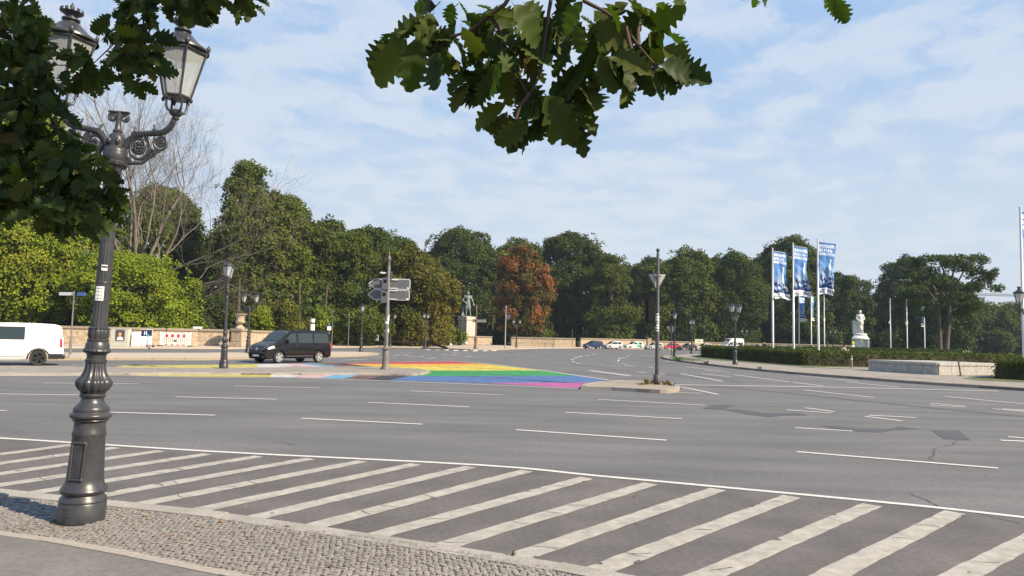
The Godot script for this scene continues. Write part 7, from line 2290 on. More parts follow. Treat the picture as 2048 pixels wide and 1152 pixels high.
func build_street_things():
	# utility cabinet with a framed print
	var at: Vector3 = Vector3(-37.75, 0.12, -68.04)
	var o := thing("utility_cabinet", "pale grey utility cabinet with a framed portrait poster on its front", "cabinet", at, 0.12)
	part("body", box_mesh(Vector3(1.62, 1.25, 0.8), 0.02), M.cabinet, o, pos(Vector3(0, 1.02, 0)))
	part("plinth", box_mesh(Vector3(1.58, 0.38, 0.76), 0.01), M.cabinet, o, pos(Vector3(0, 0.19, 0)))
	part("lid", box_mesh(Vector3(1.68, 0.06, 0.86), 0.015), M.cabinet, o, pos(Vector3(0, 1.675, 0)))
	var fr := part("poster_frame", box_mesh(Vector3(0.84, 1.06, 0.04), 0.01), M.box_grey, o, pos(Vector3(0.07, 1.05, 0.42)))
	part("poster", print_sheet(0.70, 0.95), poster_material(0), fr, pos(Vector3(0, -0.475, 0.024)))
	for q in [["white poster board with faded scribbles leaning right of the cabinet", Vector3(-36.38, 0.12, -68.19), 0.78, 1.36, 2, 0.2], ["poster board with a navy top and the letter H leaning at the wall", Vector3(-35.55, 0.12, -68.54), 1.02, 1.66, 1, 0.1]]:
		at = q[1]
		var w: float = q[2]
		var h: float = q[3]
		var l: String = q[0]
		var b := thing("poster_board", l, "poster board", at, q[5], "poster boards at the wall")
		part("board", box_mesh(Vector3(w, h, 0.05), 0.008), M.sticker, b, Transform3D(Basis(Vector3.RIGHT, -0.08), Vector3(0, h * 0.5, 0)))
		part("poster", print_sheet(w * 0.96, h * 0.97), poster_material(q[4]), b, Transform3D(Basis(Vector3.RIGHT, -0.08), Vector3(0, 0.02, 0.11)))
		part("prop", box_mesh(Vector3(0.05, h * 0.9, 0.05), 0.005), M.pole_grey, b, Transform3D(Basis(Vector3.RIGHT, 0.25), Vector3(0, h * 0.42, -0.25)))
	# kick scooter
	at = Vector3(-33.75, 0.12, -65.81)
	o = thing("kick_scooter", "teal kick scooter parked in front of the poster with the letter H", "scooter", at, 2.7)
	part("deck", box_mesh(Vector3(0.75, 0.08, 0.18), 0.02), M.pole_dark, o, pos(Vector3(0, 0.14, 0)))
	var st := nst()
	tube(st, [Vector3(0.40, 0.12, 0), Vector3(0.34, 1.12, 0)], [0.045, 0.035], 8)
	tube(st, [Vector3(0.34, 1.10, -0.25), Vector3(0.34, 1.12, 0), Vector3(0.34, 1.10, 0.25)], [0.022], 6)
	part("stem", done(st), mat(lin(0.05, 0.36, 0.34), 0.4), o)
	for x in [-0.42, 0.42]:
		st = nst()
		lathe(st, [Vector2(0.0, -0.03), Vector2(0.10, -0.03), Vector2(0.115, 0), Vector2(0.10, 0.03), Vector2(0.0, 0.03)], 14, Transform3D(Basis(Vector3.RIGHT, PI / 2), Vector3(x, 0.115, 0)))
		part("wheel", done(st), M.rubber, o)
	# barrier
	at = Vector3(-34.45, 0.12, -72.15)
	o = thing("barrier_fence", "white plastic barrier fence with red squares in front of the stone wall", "barrier", at, 0.08)
	for s in [[1.5, 0.14], [0.95, 0.36], [0.16, 0.14]]:
		part("rail", box_mesh(Vector3(2.9, s[1], 0.06), 0.02), M.white, o, pos(Vector3(0, 1.30 if s[0] > 1.4 else s[0] + (0.12 if s[0] > 0.5 else 0.0), 0)))
	for k in 15:
		part("slat", box_mesh(Vector3(0.10 if k % 7 else 0.16, 0.75, 0.045), 0.012), M.white, o, pos(Vector3(-1.4 + k * 0.2, 0.56, 0)))
	for k in 4:
		part("red_square", box_mesh(Vector3(0.27, 0.30, 0.012), 0.003), M.red, o, pos(Vector3(-0.85 + k * 0.57, 1.08, 0.036)))
		part("red_square", box_mesh(Vector3(0.27, 0.08, 0.012), 0.003), M.red, o, pos(Vector3(-0.88 + k * 0.57, 0.16, 0.036)))
	for x in [-1.50, 1.50]:
		part("post", box_mesh(Vector3(0.09, 1.5, 0.09), 0.02), M.white, o, pos(Vector3(x, 0.75, 0)))
		part("foot", box_mesh(Vector3(0.3, 0.1, 0.75), 0.03), M.rubber, o, pos(Vector3(x, 0.05, 0)))
	part("print", box_mesh(Vector3(0.32, 0.22, 0.01), 0.002), M.box_grey, o, pos(Vector3(0.0, 0.56, 0.03)))
	# white box lying on the wall
	at = Vector3(-34.9, 0.12, -78.09)
	o = thing("styrofoam_box", "small white box lying on top of the long stone wall", "box", Vector3(at.x, 1.965, at.z), 0.1)
	part("case", box_mesh(Vector3(0.85, 0.2, 0.5), 0.02), M.white, o, pos(Vector3(0, 0.1, 0)))
	part("lid", box_mesh(Vector3(0.88, 0.06, 0.53), 0.02), M.white, o, pos(Vector3(0, 0.225, 0)))
	# banded column behind the black van
	at = Vector3(-25.73, 0.12, -90.8)
	o = thing("banded_column", "round white column with a black band behind the black van", "column", at)
	st = nst()
	lathe(st, [Vector2(0.30, 0), Vector2(0.30, 2.85)], 20)
	part("shaft", done(st), M.white, o)
	st = nst()
	lathe(st, [Vector2(0.28, 2.84), Vector2(0.28, 3.06)], 20)
	part("band", done(st), M.black, o)
	st = nst()
	lathe(st, [Vector2(0.30, 3.05), Vector2(0.30, 3.42), Vector2(0.34, 3.44), Vector2(0.34, 3.5), Vector2(0, 3.54)], 20)
	part("head", done(st), M.white, o)
	# notice boards
	at = Vector3(-24.26, 0.12, -93.59)
	o = thing("notice_board", "white notice board with a small blue plate above it, behind the van's rear", "sign", at, 0.1)
	st = nst()
	tube(st, [Vector3.ZERO, Vector3(0, 3.0, 0)], [0.04], 8)
	part("post", done(st), M.steel, o)
	part("plate", box_mesh(Vector3(0.52, 0.52, 0.03), 0.005), M.sticker, o, pos(Vector3(0, 2.35, 0.05)))
	part("plate", box_mesh(Vector3(0.14, 0.4, 0.03), 0.005), M.blue_sign, o, pos(Vector3(0, 2.85, 0.05))).set_meta("label", "narrow blue plate")
	at = Vector3(-20.49, 0.12, -103.82)
	o = thing("information_board", "pair of white and blue information boards behind the black railing", "information board", at)
	st = nst()
	tube(st, [Vector3.ZERO, Vector3(0, 1.4, 0)], [0.05], 8)
	part("post", done(st), M.pole_dark, o)
	var bd := part("board", box_mesh(Vector3(0.98, 1.0, 0.07), 0.01), M.white, o, Transform3D(Basis(Vector3.UP, 0.35), Vector3(-0.46, 1.28, 0)))
	part("map", box_mesh(Vector3(0.5, 0.72, 0.01), 0.002), M.sticker, bd, pos(Vector3(0.1, 0, 0.04)))
	part("print", box_mesh(Vector3(0.1, 0.4, 0.01), 0.002), M.box_grey, bd, pos(Vector3(0.12, 0.02, 0.046)))
	bd = part("board", box_mesh(Vector3(0.85, 0.85, 0.07), 0.01), M.white, o, Transform3D(Basis(Vector3.UP, -0.1), Vector3(0.5, 1.22, 0)))
	part("blue_field", box_mesh(Vector3(0.68, 0.45, 0.01), 0.002), M.navy, bd, pos(Vector3(0, 0.13, 0.04)))
	part("print", box_mesh(Vector3(0.12, 0.32, 0.01), 0.002), M.sticker, bd, pos(Vector3(-0.18, 0.13, 0.046)))
	# railing
	var a: Vector3 = Vector3(-22.93, 0.12, -99.05)
	var e: Vector3 = Vector3(-13.07, 0.12, -105.35)
	o = thing("railing", "low black railing along the far pavement behind the direction sign post", "railing")
	for i in 7:
		var p := a.lerp(e, i / 6.0)
		part("post", moved_box(Vector3(p.x, 0.42, p.z), Vector3(0.11, 0.75, 0.11), 0.02), M.black, o)
	st = nst()
	tube(st, [a + Vector3(0, 0.68, 0), e + Vector3(0, 0.68, 0)], [0.085], 8)
	part("beam", done(st), M.black, o)
	a = Vector3(-11.83, 0.12, -99.35)
	e = Vector3(-8, 0.12, -87.75)
	o = thing("barrier_beam", "black beam sloping down to the ground at the kerb beside the double lamp", "railing")
	st = nst()
	tube(st, [a + Vector3(0, 0.75, 0), e + Vector3(0, 0.18, 0)], [0.14, 0.14], 8)
	part("beam", done(st), M.black, o)
	part("post", moved_box(a + Vector3(0, 0.36, 0), Vector3(0.2, 0.75, 0.2), 0.03), M.black, o)
	# bench at the pale wall
	at = Vector3(7.36, 0.12, -134.95)
	o = thing("stone_bench", "grey stone bench in front of the pale wall", "bench", at, 0.1)
	part("seat", box_mesh(Vector3(2.0, 0.16, 0.6), 0.03), M.coping, o, pos(Vector3(0, 0.66, 0)))
	for x in [-0.7, 0.7]:
		part("leg", box_mesh(Vector3(0.22, 0.6, 0.5), 0.02), M.coping, o, pos(Vector3(x, 0.3, 0)))
	# small things at the monument
	at = Vector3(-11, 0.12, -129.5)
	o = thing("power_box", "narrow white box standing at the left end of the statue wall", "box", at)
	part("case", box_mesh(Vector3(0.42, 1.15, 0.4), 0.03), M.white, o, pos(Vector3(0, 0.57, 0)))
	part("lid", box_mesh(Vector3(0.46, 0.06, 0.44), 0.02), M.sticker, o, pos(Vector3(0, 1.17, 0)))
	at = Vector3(-8.65, 0.12, -134.37)
	o = thing("information_plate", "pale framed information plate in front of the bronze statue's wall", "sign", at)
	part("plate", box_mesh(Vector3(0.85, 1.05, 0.06), 0.01), M.sticker, o, pos(Vector3(0, 0.85, 0.2)))
	part("foot", box_mesh(Vector3(0.1, 0.5, 0.06), 0.01), M.pole_grey, o, pos(Vector3(0, 0.2, 0.18)))
	at = Vector3(41.67, 0.12, -155.39)
	o = thing("banner", "pale green banner hanging behind the cream parked car", "banner", at, 0.1)
	part("sheet", box_mesh(Vector3(1.9, 0.95, 0.04), 0.01), mat(lin(0.55, 0.58, 0.45), 0.7), o, pos(Vector3(0, 1.78, 0)))
	part("print", box_mesh(Vector3(0.8, 0.3, 0.01), 0.002), mat(lin(0.3, 0.42, 0.2), 0.7), o, pos(Vector3(0.05, 1.78, 0.026)))
	for x in [-0.9, 0.9]:
		part("post", box_mesh(Vector3(0.06, 2.2, 0.06), 0.01), M.steel, o, pos(Vector3(x, 1.1, -0.05)))
	at = Vector3(66.13, 0.12, -135.46)
	o = thing("yellow_sign", "yellow and white notice post at the left of the marble pedestal", "sign", at)
	part("post", box_mesh(Vector3(0.1, 1.0, 0.1), 0.01), M.steel, o, pos(Vector3(0, 0.5, 0)))
	part("plate", box_mesh(Vector3(0.5, 0.55, 0.05), 0.01), mat(lin(0.75, 0.62, 0.08), 0.5), o, pos(Vector3(0, 2.1, 0)))
	part("plate", box_mesh(Vector3(0.5, 0.85, 0.05), 0.01), M.sticker, o, pos(Vector3(0, 1.35, 0)))
	part("band", box_mesh(Vector3(0.5, 0.14, 0.06), 0.01), M.black, o, pos(Vector3(0, 1.92, 0)))
	# posts on the roundabout
	at = Vector3(24.8, 0.12, -51.08)
	o = thing("bollard", "weathered wooden bollard in front of the hedge left of the stone plinth", "bollard", at)
	st = nst()
	lathe(st, [Vector2(0.06, 0), Vector2(0.055, 0.8), Vector2(0.065, 0.82), Vector2(0.065, 0.9), Vector2(0.03, 0.95), Vector2(0, 0.96)], 12)
	part("post", done(st), M.kerb_sand, o)
	st = nst()
	lathe(st, [Vector2(0.062, 0.62), Vector2(0.062, 0.72)], 12)
	part("band", done(st), M.sticker, o)
	at = Vector3(26.61, 0.12, -41.54)
	o = thing("leaning_post", "dark metal post leaning in front of the stone plinth", "bollard", at)
	st = nst()
	tube(st, [Vector3.ZERO, Vector3(-0.16, 0.98, 0.02)], [0.05, 0.045], 10)
	part("post", done(st), M.pole_grey, o)
	part("foot", box_mesh(Vector3(0.24, 0.04, 0.24), 0.01), M.pole_grey, o, pos(Vector3(0, 0.02, 0)))
	# cranes over the treetops
	for q in [["grey jib of a far crane above the treetops at the right", Vector3(347.94, 41.12, -520), Vector3(391.52, 40.99, -520), M.sign_back], ["reddish crane jib just over the treetops at the right edge", Vector3(424.5, 40.6, -600), Vector3(458.14, 44.8, -600), mat(lin(0.4, 0.2, 0.16), 0.6)]]:
		var l: String = q[0]
		var p0: Vector3 = q[1]
		var p1: Vector3 = q[2]
		o = thing("crane", l, "crane")
		st = nst()
		for k in 3:
			var off: Vector3 = [Vector3(0, 0, 0.8), Vector3(0, 0, -0.8), Vector3(0, 1.5, 0)][k]
			tube(st, [p0 + off, p1 + off], [0.13], 4)
		for k in 24:
			var s := p0.lerp(p1, k / 24.0)
			var s2 := p0.lerp(p1, (k + 0.5) / 24.0)
			var s3 := p0.lerp(p1, (k + 1.0) / 24.0)
			for z in [0.8, -0.8]:
				tube(st, [s + Vector3(0, 0, z), s2 + Vector3(0, 1.5, 0)], [0.08], 3)
				tube(st, [s2 + Vector3(0, 1.5, 0), s3 + Vector3(0, 0, z)], [0.08], 3)
		part("jib", done(st), q[3], o)
		st = nst()
		for x in [-0.9, 0.9]:
			for z in [-0.9, 0.9]:
				tube(st, [Vector3(p1.x + x, 0, p1.z + z), Vector3(p1.x + x, p1.y + 4.0, p1.z + z)], [0.15], 4)
		part("mast", done(st), q[3], o)
	# fallen leaves on the pavement
	var leaf := oak_leaf(0.2, 0.5, 3)
	var tints := [mat(lin(0.20, 0.09, 0.03), 0.8), mat(lin(0.10, 0.05, 0.03), 0.8), mat(lin(0.33, 0.22, 0.10), 0.8)]
	for spot in [["at the footpath edge right of the lamp", Vector3(-2.7, 0.12, -5.79)], ["on the footpath edging below the lamp", Vector3(-2.71, 0.12, -5.39)], ["on the cobbles by the kerb joint", Vector3(-1.9, 0.12, -6.14)], ["on the cobbles halfway from lamp to kerb joint", Vector3(-2.6, 0.12, -6.08)], ["close beside another leaf near the kerb", Vector3(-2.46, 0.12, -6.19)], ["in the middle of the cobbled strip", Vector3(-2.05, 0.12, -5.78)], ["below the middle of the cobbled strip", Vector3(-1.68, 0.12, -5.52)], ["right of the middle of the cobbled strip", Vector3(-1.63, 0.12, -5.68)], ["lowest on the cobbles near the picture's bottom edge", Vector3(-1.24, 0.12, -5.08)], ["a little below the lamp's right side", Vector3(-2.51, 0.12, -5.57)], ["left of the lamp's foot", Vector3(-3.91, 0.12, -5.86)], ["just right of the lamp's foot", Vector3(-3.18, 0.12, -6.36)], ["at the kerb foot between two hatch stripes", Vector3(0.77, 0, -5.71)], ["on the hatched margin right of the centre", Vector3(1.27, 0, -6.91)], ["on a hatch stripe near the edge line", Vector3(1.44, 0, -8.05)], ["on the road side of the kerb right of the lamp", Vector3(-2.66, 0, -7.18)]]:
		var at2: Vector3 = spot[1]
		var l2: String = spot[0]
		var f := thing("fallen_leaf", "small brown fallen leaf " + l2, "leaf", at2 + Vector3(0, 0.012, 0), rf(0, 6), "fallen leaves")
		part("blade", leaf, tints[R.randi() % 3], f, Transform3D(Basis(Vector3.RIGHT, PI / 2 + rf(-0.3, 0.3)).scaled(Vector3.ONE * rf(0.035, 0.06)), Vector3.ZERO))
	# ornamental iron fence on the wall beside the urn
	at = Vector3(-31, 0.12, -78.48)
	o = thing("iron_fence", "short ornamental iron fence on the wall left of the stone urn", "fence", Vector3(at.x, 1.95, at.z - 0.6), -0.1)
	for k in 6:
		st = nst()
		var x := -0.62 + k * 0.25
		for v in 2:
			var ring := []
			for i in 13:
				ring.append(Vector3(x + cos(TAU * i / 12.0) * 0.11, 0.15 + v * 0.26 + sin(TAU * i / 12.0) * 0.12, 0))
			tube(st, ring, [0.018], 5)
		part("scroll_panel", done(st), M.iron, o)
	for y in [0.02, 0.55]:
		part("rail", box_mesh(Vector3(1.6, 0.04, 0.04), 0.006), M.iron, o, pos(Vector3(0, y, 0)))

# ---------------------------------------------------------------- people
func person(label: String, at: Vector3, turn: float, j: Dictionary, top: Color, legs: Color, hair: Color, h := 1.0):
	var o := thing("person", label, "person", at, turn)
	var bones := body_bones(j)
	o.scale = Vector3.ONE * h
	part("body", skin(bones, 0.022, 0.03), M.skin, o)
	var jacket := []
	for i in bones.size():
		if i in [4, 5] or (bones[i][2] >= 0.055 and bones[i][2] <= 0.09 and bones[i][0].y > 0.8 and i > 5 and bones[i][3] > 0.05):
			jacket.append([bones[i][0], bones[i][1], bones[i][2] + 0.018, bones[i][3] + 0.018])
	part("jacket", skin(jacket, 0.024, 0.04), mat(top, 0.85), o)
	var pv: Vector3 = j.get("pelvis", Vector3(0, 0.94, 0))
	var tr := []
	for s in ["l", "r"]:
		var hp := pv + Vector3(-0.09 if s == "l" else 0.09, -0.04, 0)
		tr.append([hp, j["knee_" + s], 0.115, 0.085])
		tr.append([j["knee_" + s], j["foot_" + s], 0.082, 0.065])
	part("trousers", skin(tr, 0.026, 0.04), mat(legs, 0.85), o)
	var hd: Vector3 = j.get("head", Vector3(0, 1.66, 0.02))
	part("hair", skin([[hd + Vector3(0, 0.05, -0.03), hd + Vector3(0, 0.0, -0.06), 0.10, 0.085], [hd + Vector3(0, 0.085, 0.02), hd + Vector3(0, 0.06, -0.04), 0.07, 0.08]], 0.02, 0.03), mat(hair, 0.8), o)

func build_people():
	var stand := {"shoulder_l": Vector3(-0.19, 1.42, 0), "elbow_l": Vector3(-0.25, 1.14, 0.0), "hand_l": Vector3(-0.24, 0.9, 0.06), "shoulder_r": Vector3(0.19, 1.42, 0), "elbow_r": Vector3(0.25, 1.14, 0.0), "hand_r": Vector3(0.24, 0.9, 0.06), "knee_l": Vector3(-0.1, 0.5, 0.05), "foot_l": Vector3(-0.11, 0.08, 0.08), "knee_r": Vector3(0.1, 0.5, 0.02), "foot_r": Vector3(0.12, 0.08, -0.1)}
	var lean := stand.duplicate()
	lean.merge({"head": Vector3(0, 1.60, 0.26), "chest": Vector3(0, 1.28, 0.14), "shoulder_l": Vector3(-0.19, 1.37, 0.18), "shoulder_r": Vector3(0.19, 1.37, 0.18), "elbow_l": Vector3(-0.2, 1.16, 0.36), "hand_l": Vector3(-0.1, 1.26, 0.58), "elbow_r": Vector3(0.2, 1.16, 0.36), "hand_r": Vector3(0.1, 1.26, 0.58)}, true)
	person("person in a white top with dark hair leaning forward behind the hedge, arms held out", Vector3(29.61, 0.12, -62.78), PI * 0.5, lean, lin(0.62, 0.58, 0.54), lin(0.05, 0.06, 0.1), lin(0.03, 0.022, 0.018), 0.97)
	person("person in red standing far behind the hedge left of the white statue", Vector3(52.92, 0.12, -117.3), 0.6, stand, lin(0.5, 0.06, 0.07), lin(0.05, 0.05, 0.06), lin(0.05, 0.03, 0.02), 0.95)
	person("person in dark clothes standing beyond the hedge left of the first tall flagpole", Vector3(34.81, 0.12, -96.32), -0.5, stand, lin(0.02, 0.02, 0.025), lin(0.02, 0.02, 0.025), lin(0.02, 0.016, 0.014), 1.05)
	person("person with light hair standing behind the black railing in front of shrubs", Vector3(-15.42, 0.12, -110.33), 0.2, stand, lin(0.04, 0.05, 0.08), lin(0.28, 0.26, 0.24), lin(0.35, 0.22, 0.12), 0.85)

# ---------------------------------------------------------------- the oak overhead
func oak_leaf(fold: float, curl: float, seed_: int) -> ArrayMesh:
	# lobed blade, one unit from stalk to tip along +y, folded on its midrib
	var g := RandomNumberGenerator.new()
	g.seed = seed_
	var n := 36
	var ph := g.randf_range(0, 1)
	var st := nst()
	st.set_smooth_group(0)
	var rows := []
	for i in n + 1:
		var t := float(i) / n
		var env := 0.345 * pow(sin(PI * pow(t, 0.82) * 0.985 + 0.02), 0.8) + 0.012
		var z := -curl * t * t * 0.5
		var row := []
		for s in [-1.0, 0.0, 1.0]:
			var lobe := 1.0 - 0.40 * pow(0.5 + 0.5 * cos(TAU * (t * 5.6 + ph + s * 0.07)), 1.4) * clampf(sin(PI * t) * 1.6, 0.0, 1.0)
			var w: float = env * lobe * s
			row.append(Vector3(w, t + absf(w) * 0.35, z + absf(w) * fold + 0.012 * sin(t * 20.0 + s)))
		rows.append(row)
	for i in n:
		for k in 2:
			quad(st, rows[i][k], rows[i + 1][k], rows[i + 1][k + 1], rows[i][k + 1])
	# stalk
	tri(st, Vector3(-0.012, 0.02, 0), Vector3(0.012, 0.02, 0), Vector3(0, -0.12, 0.02))
	return done(st)

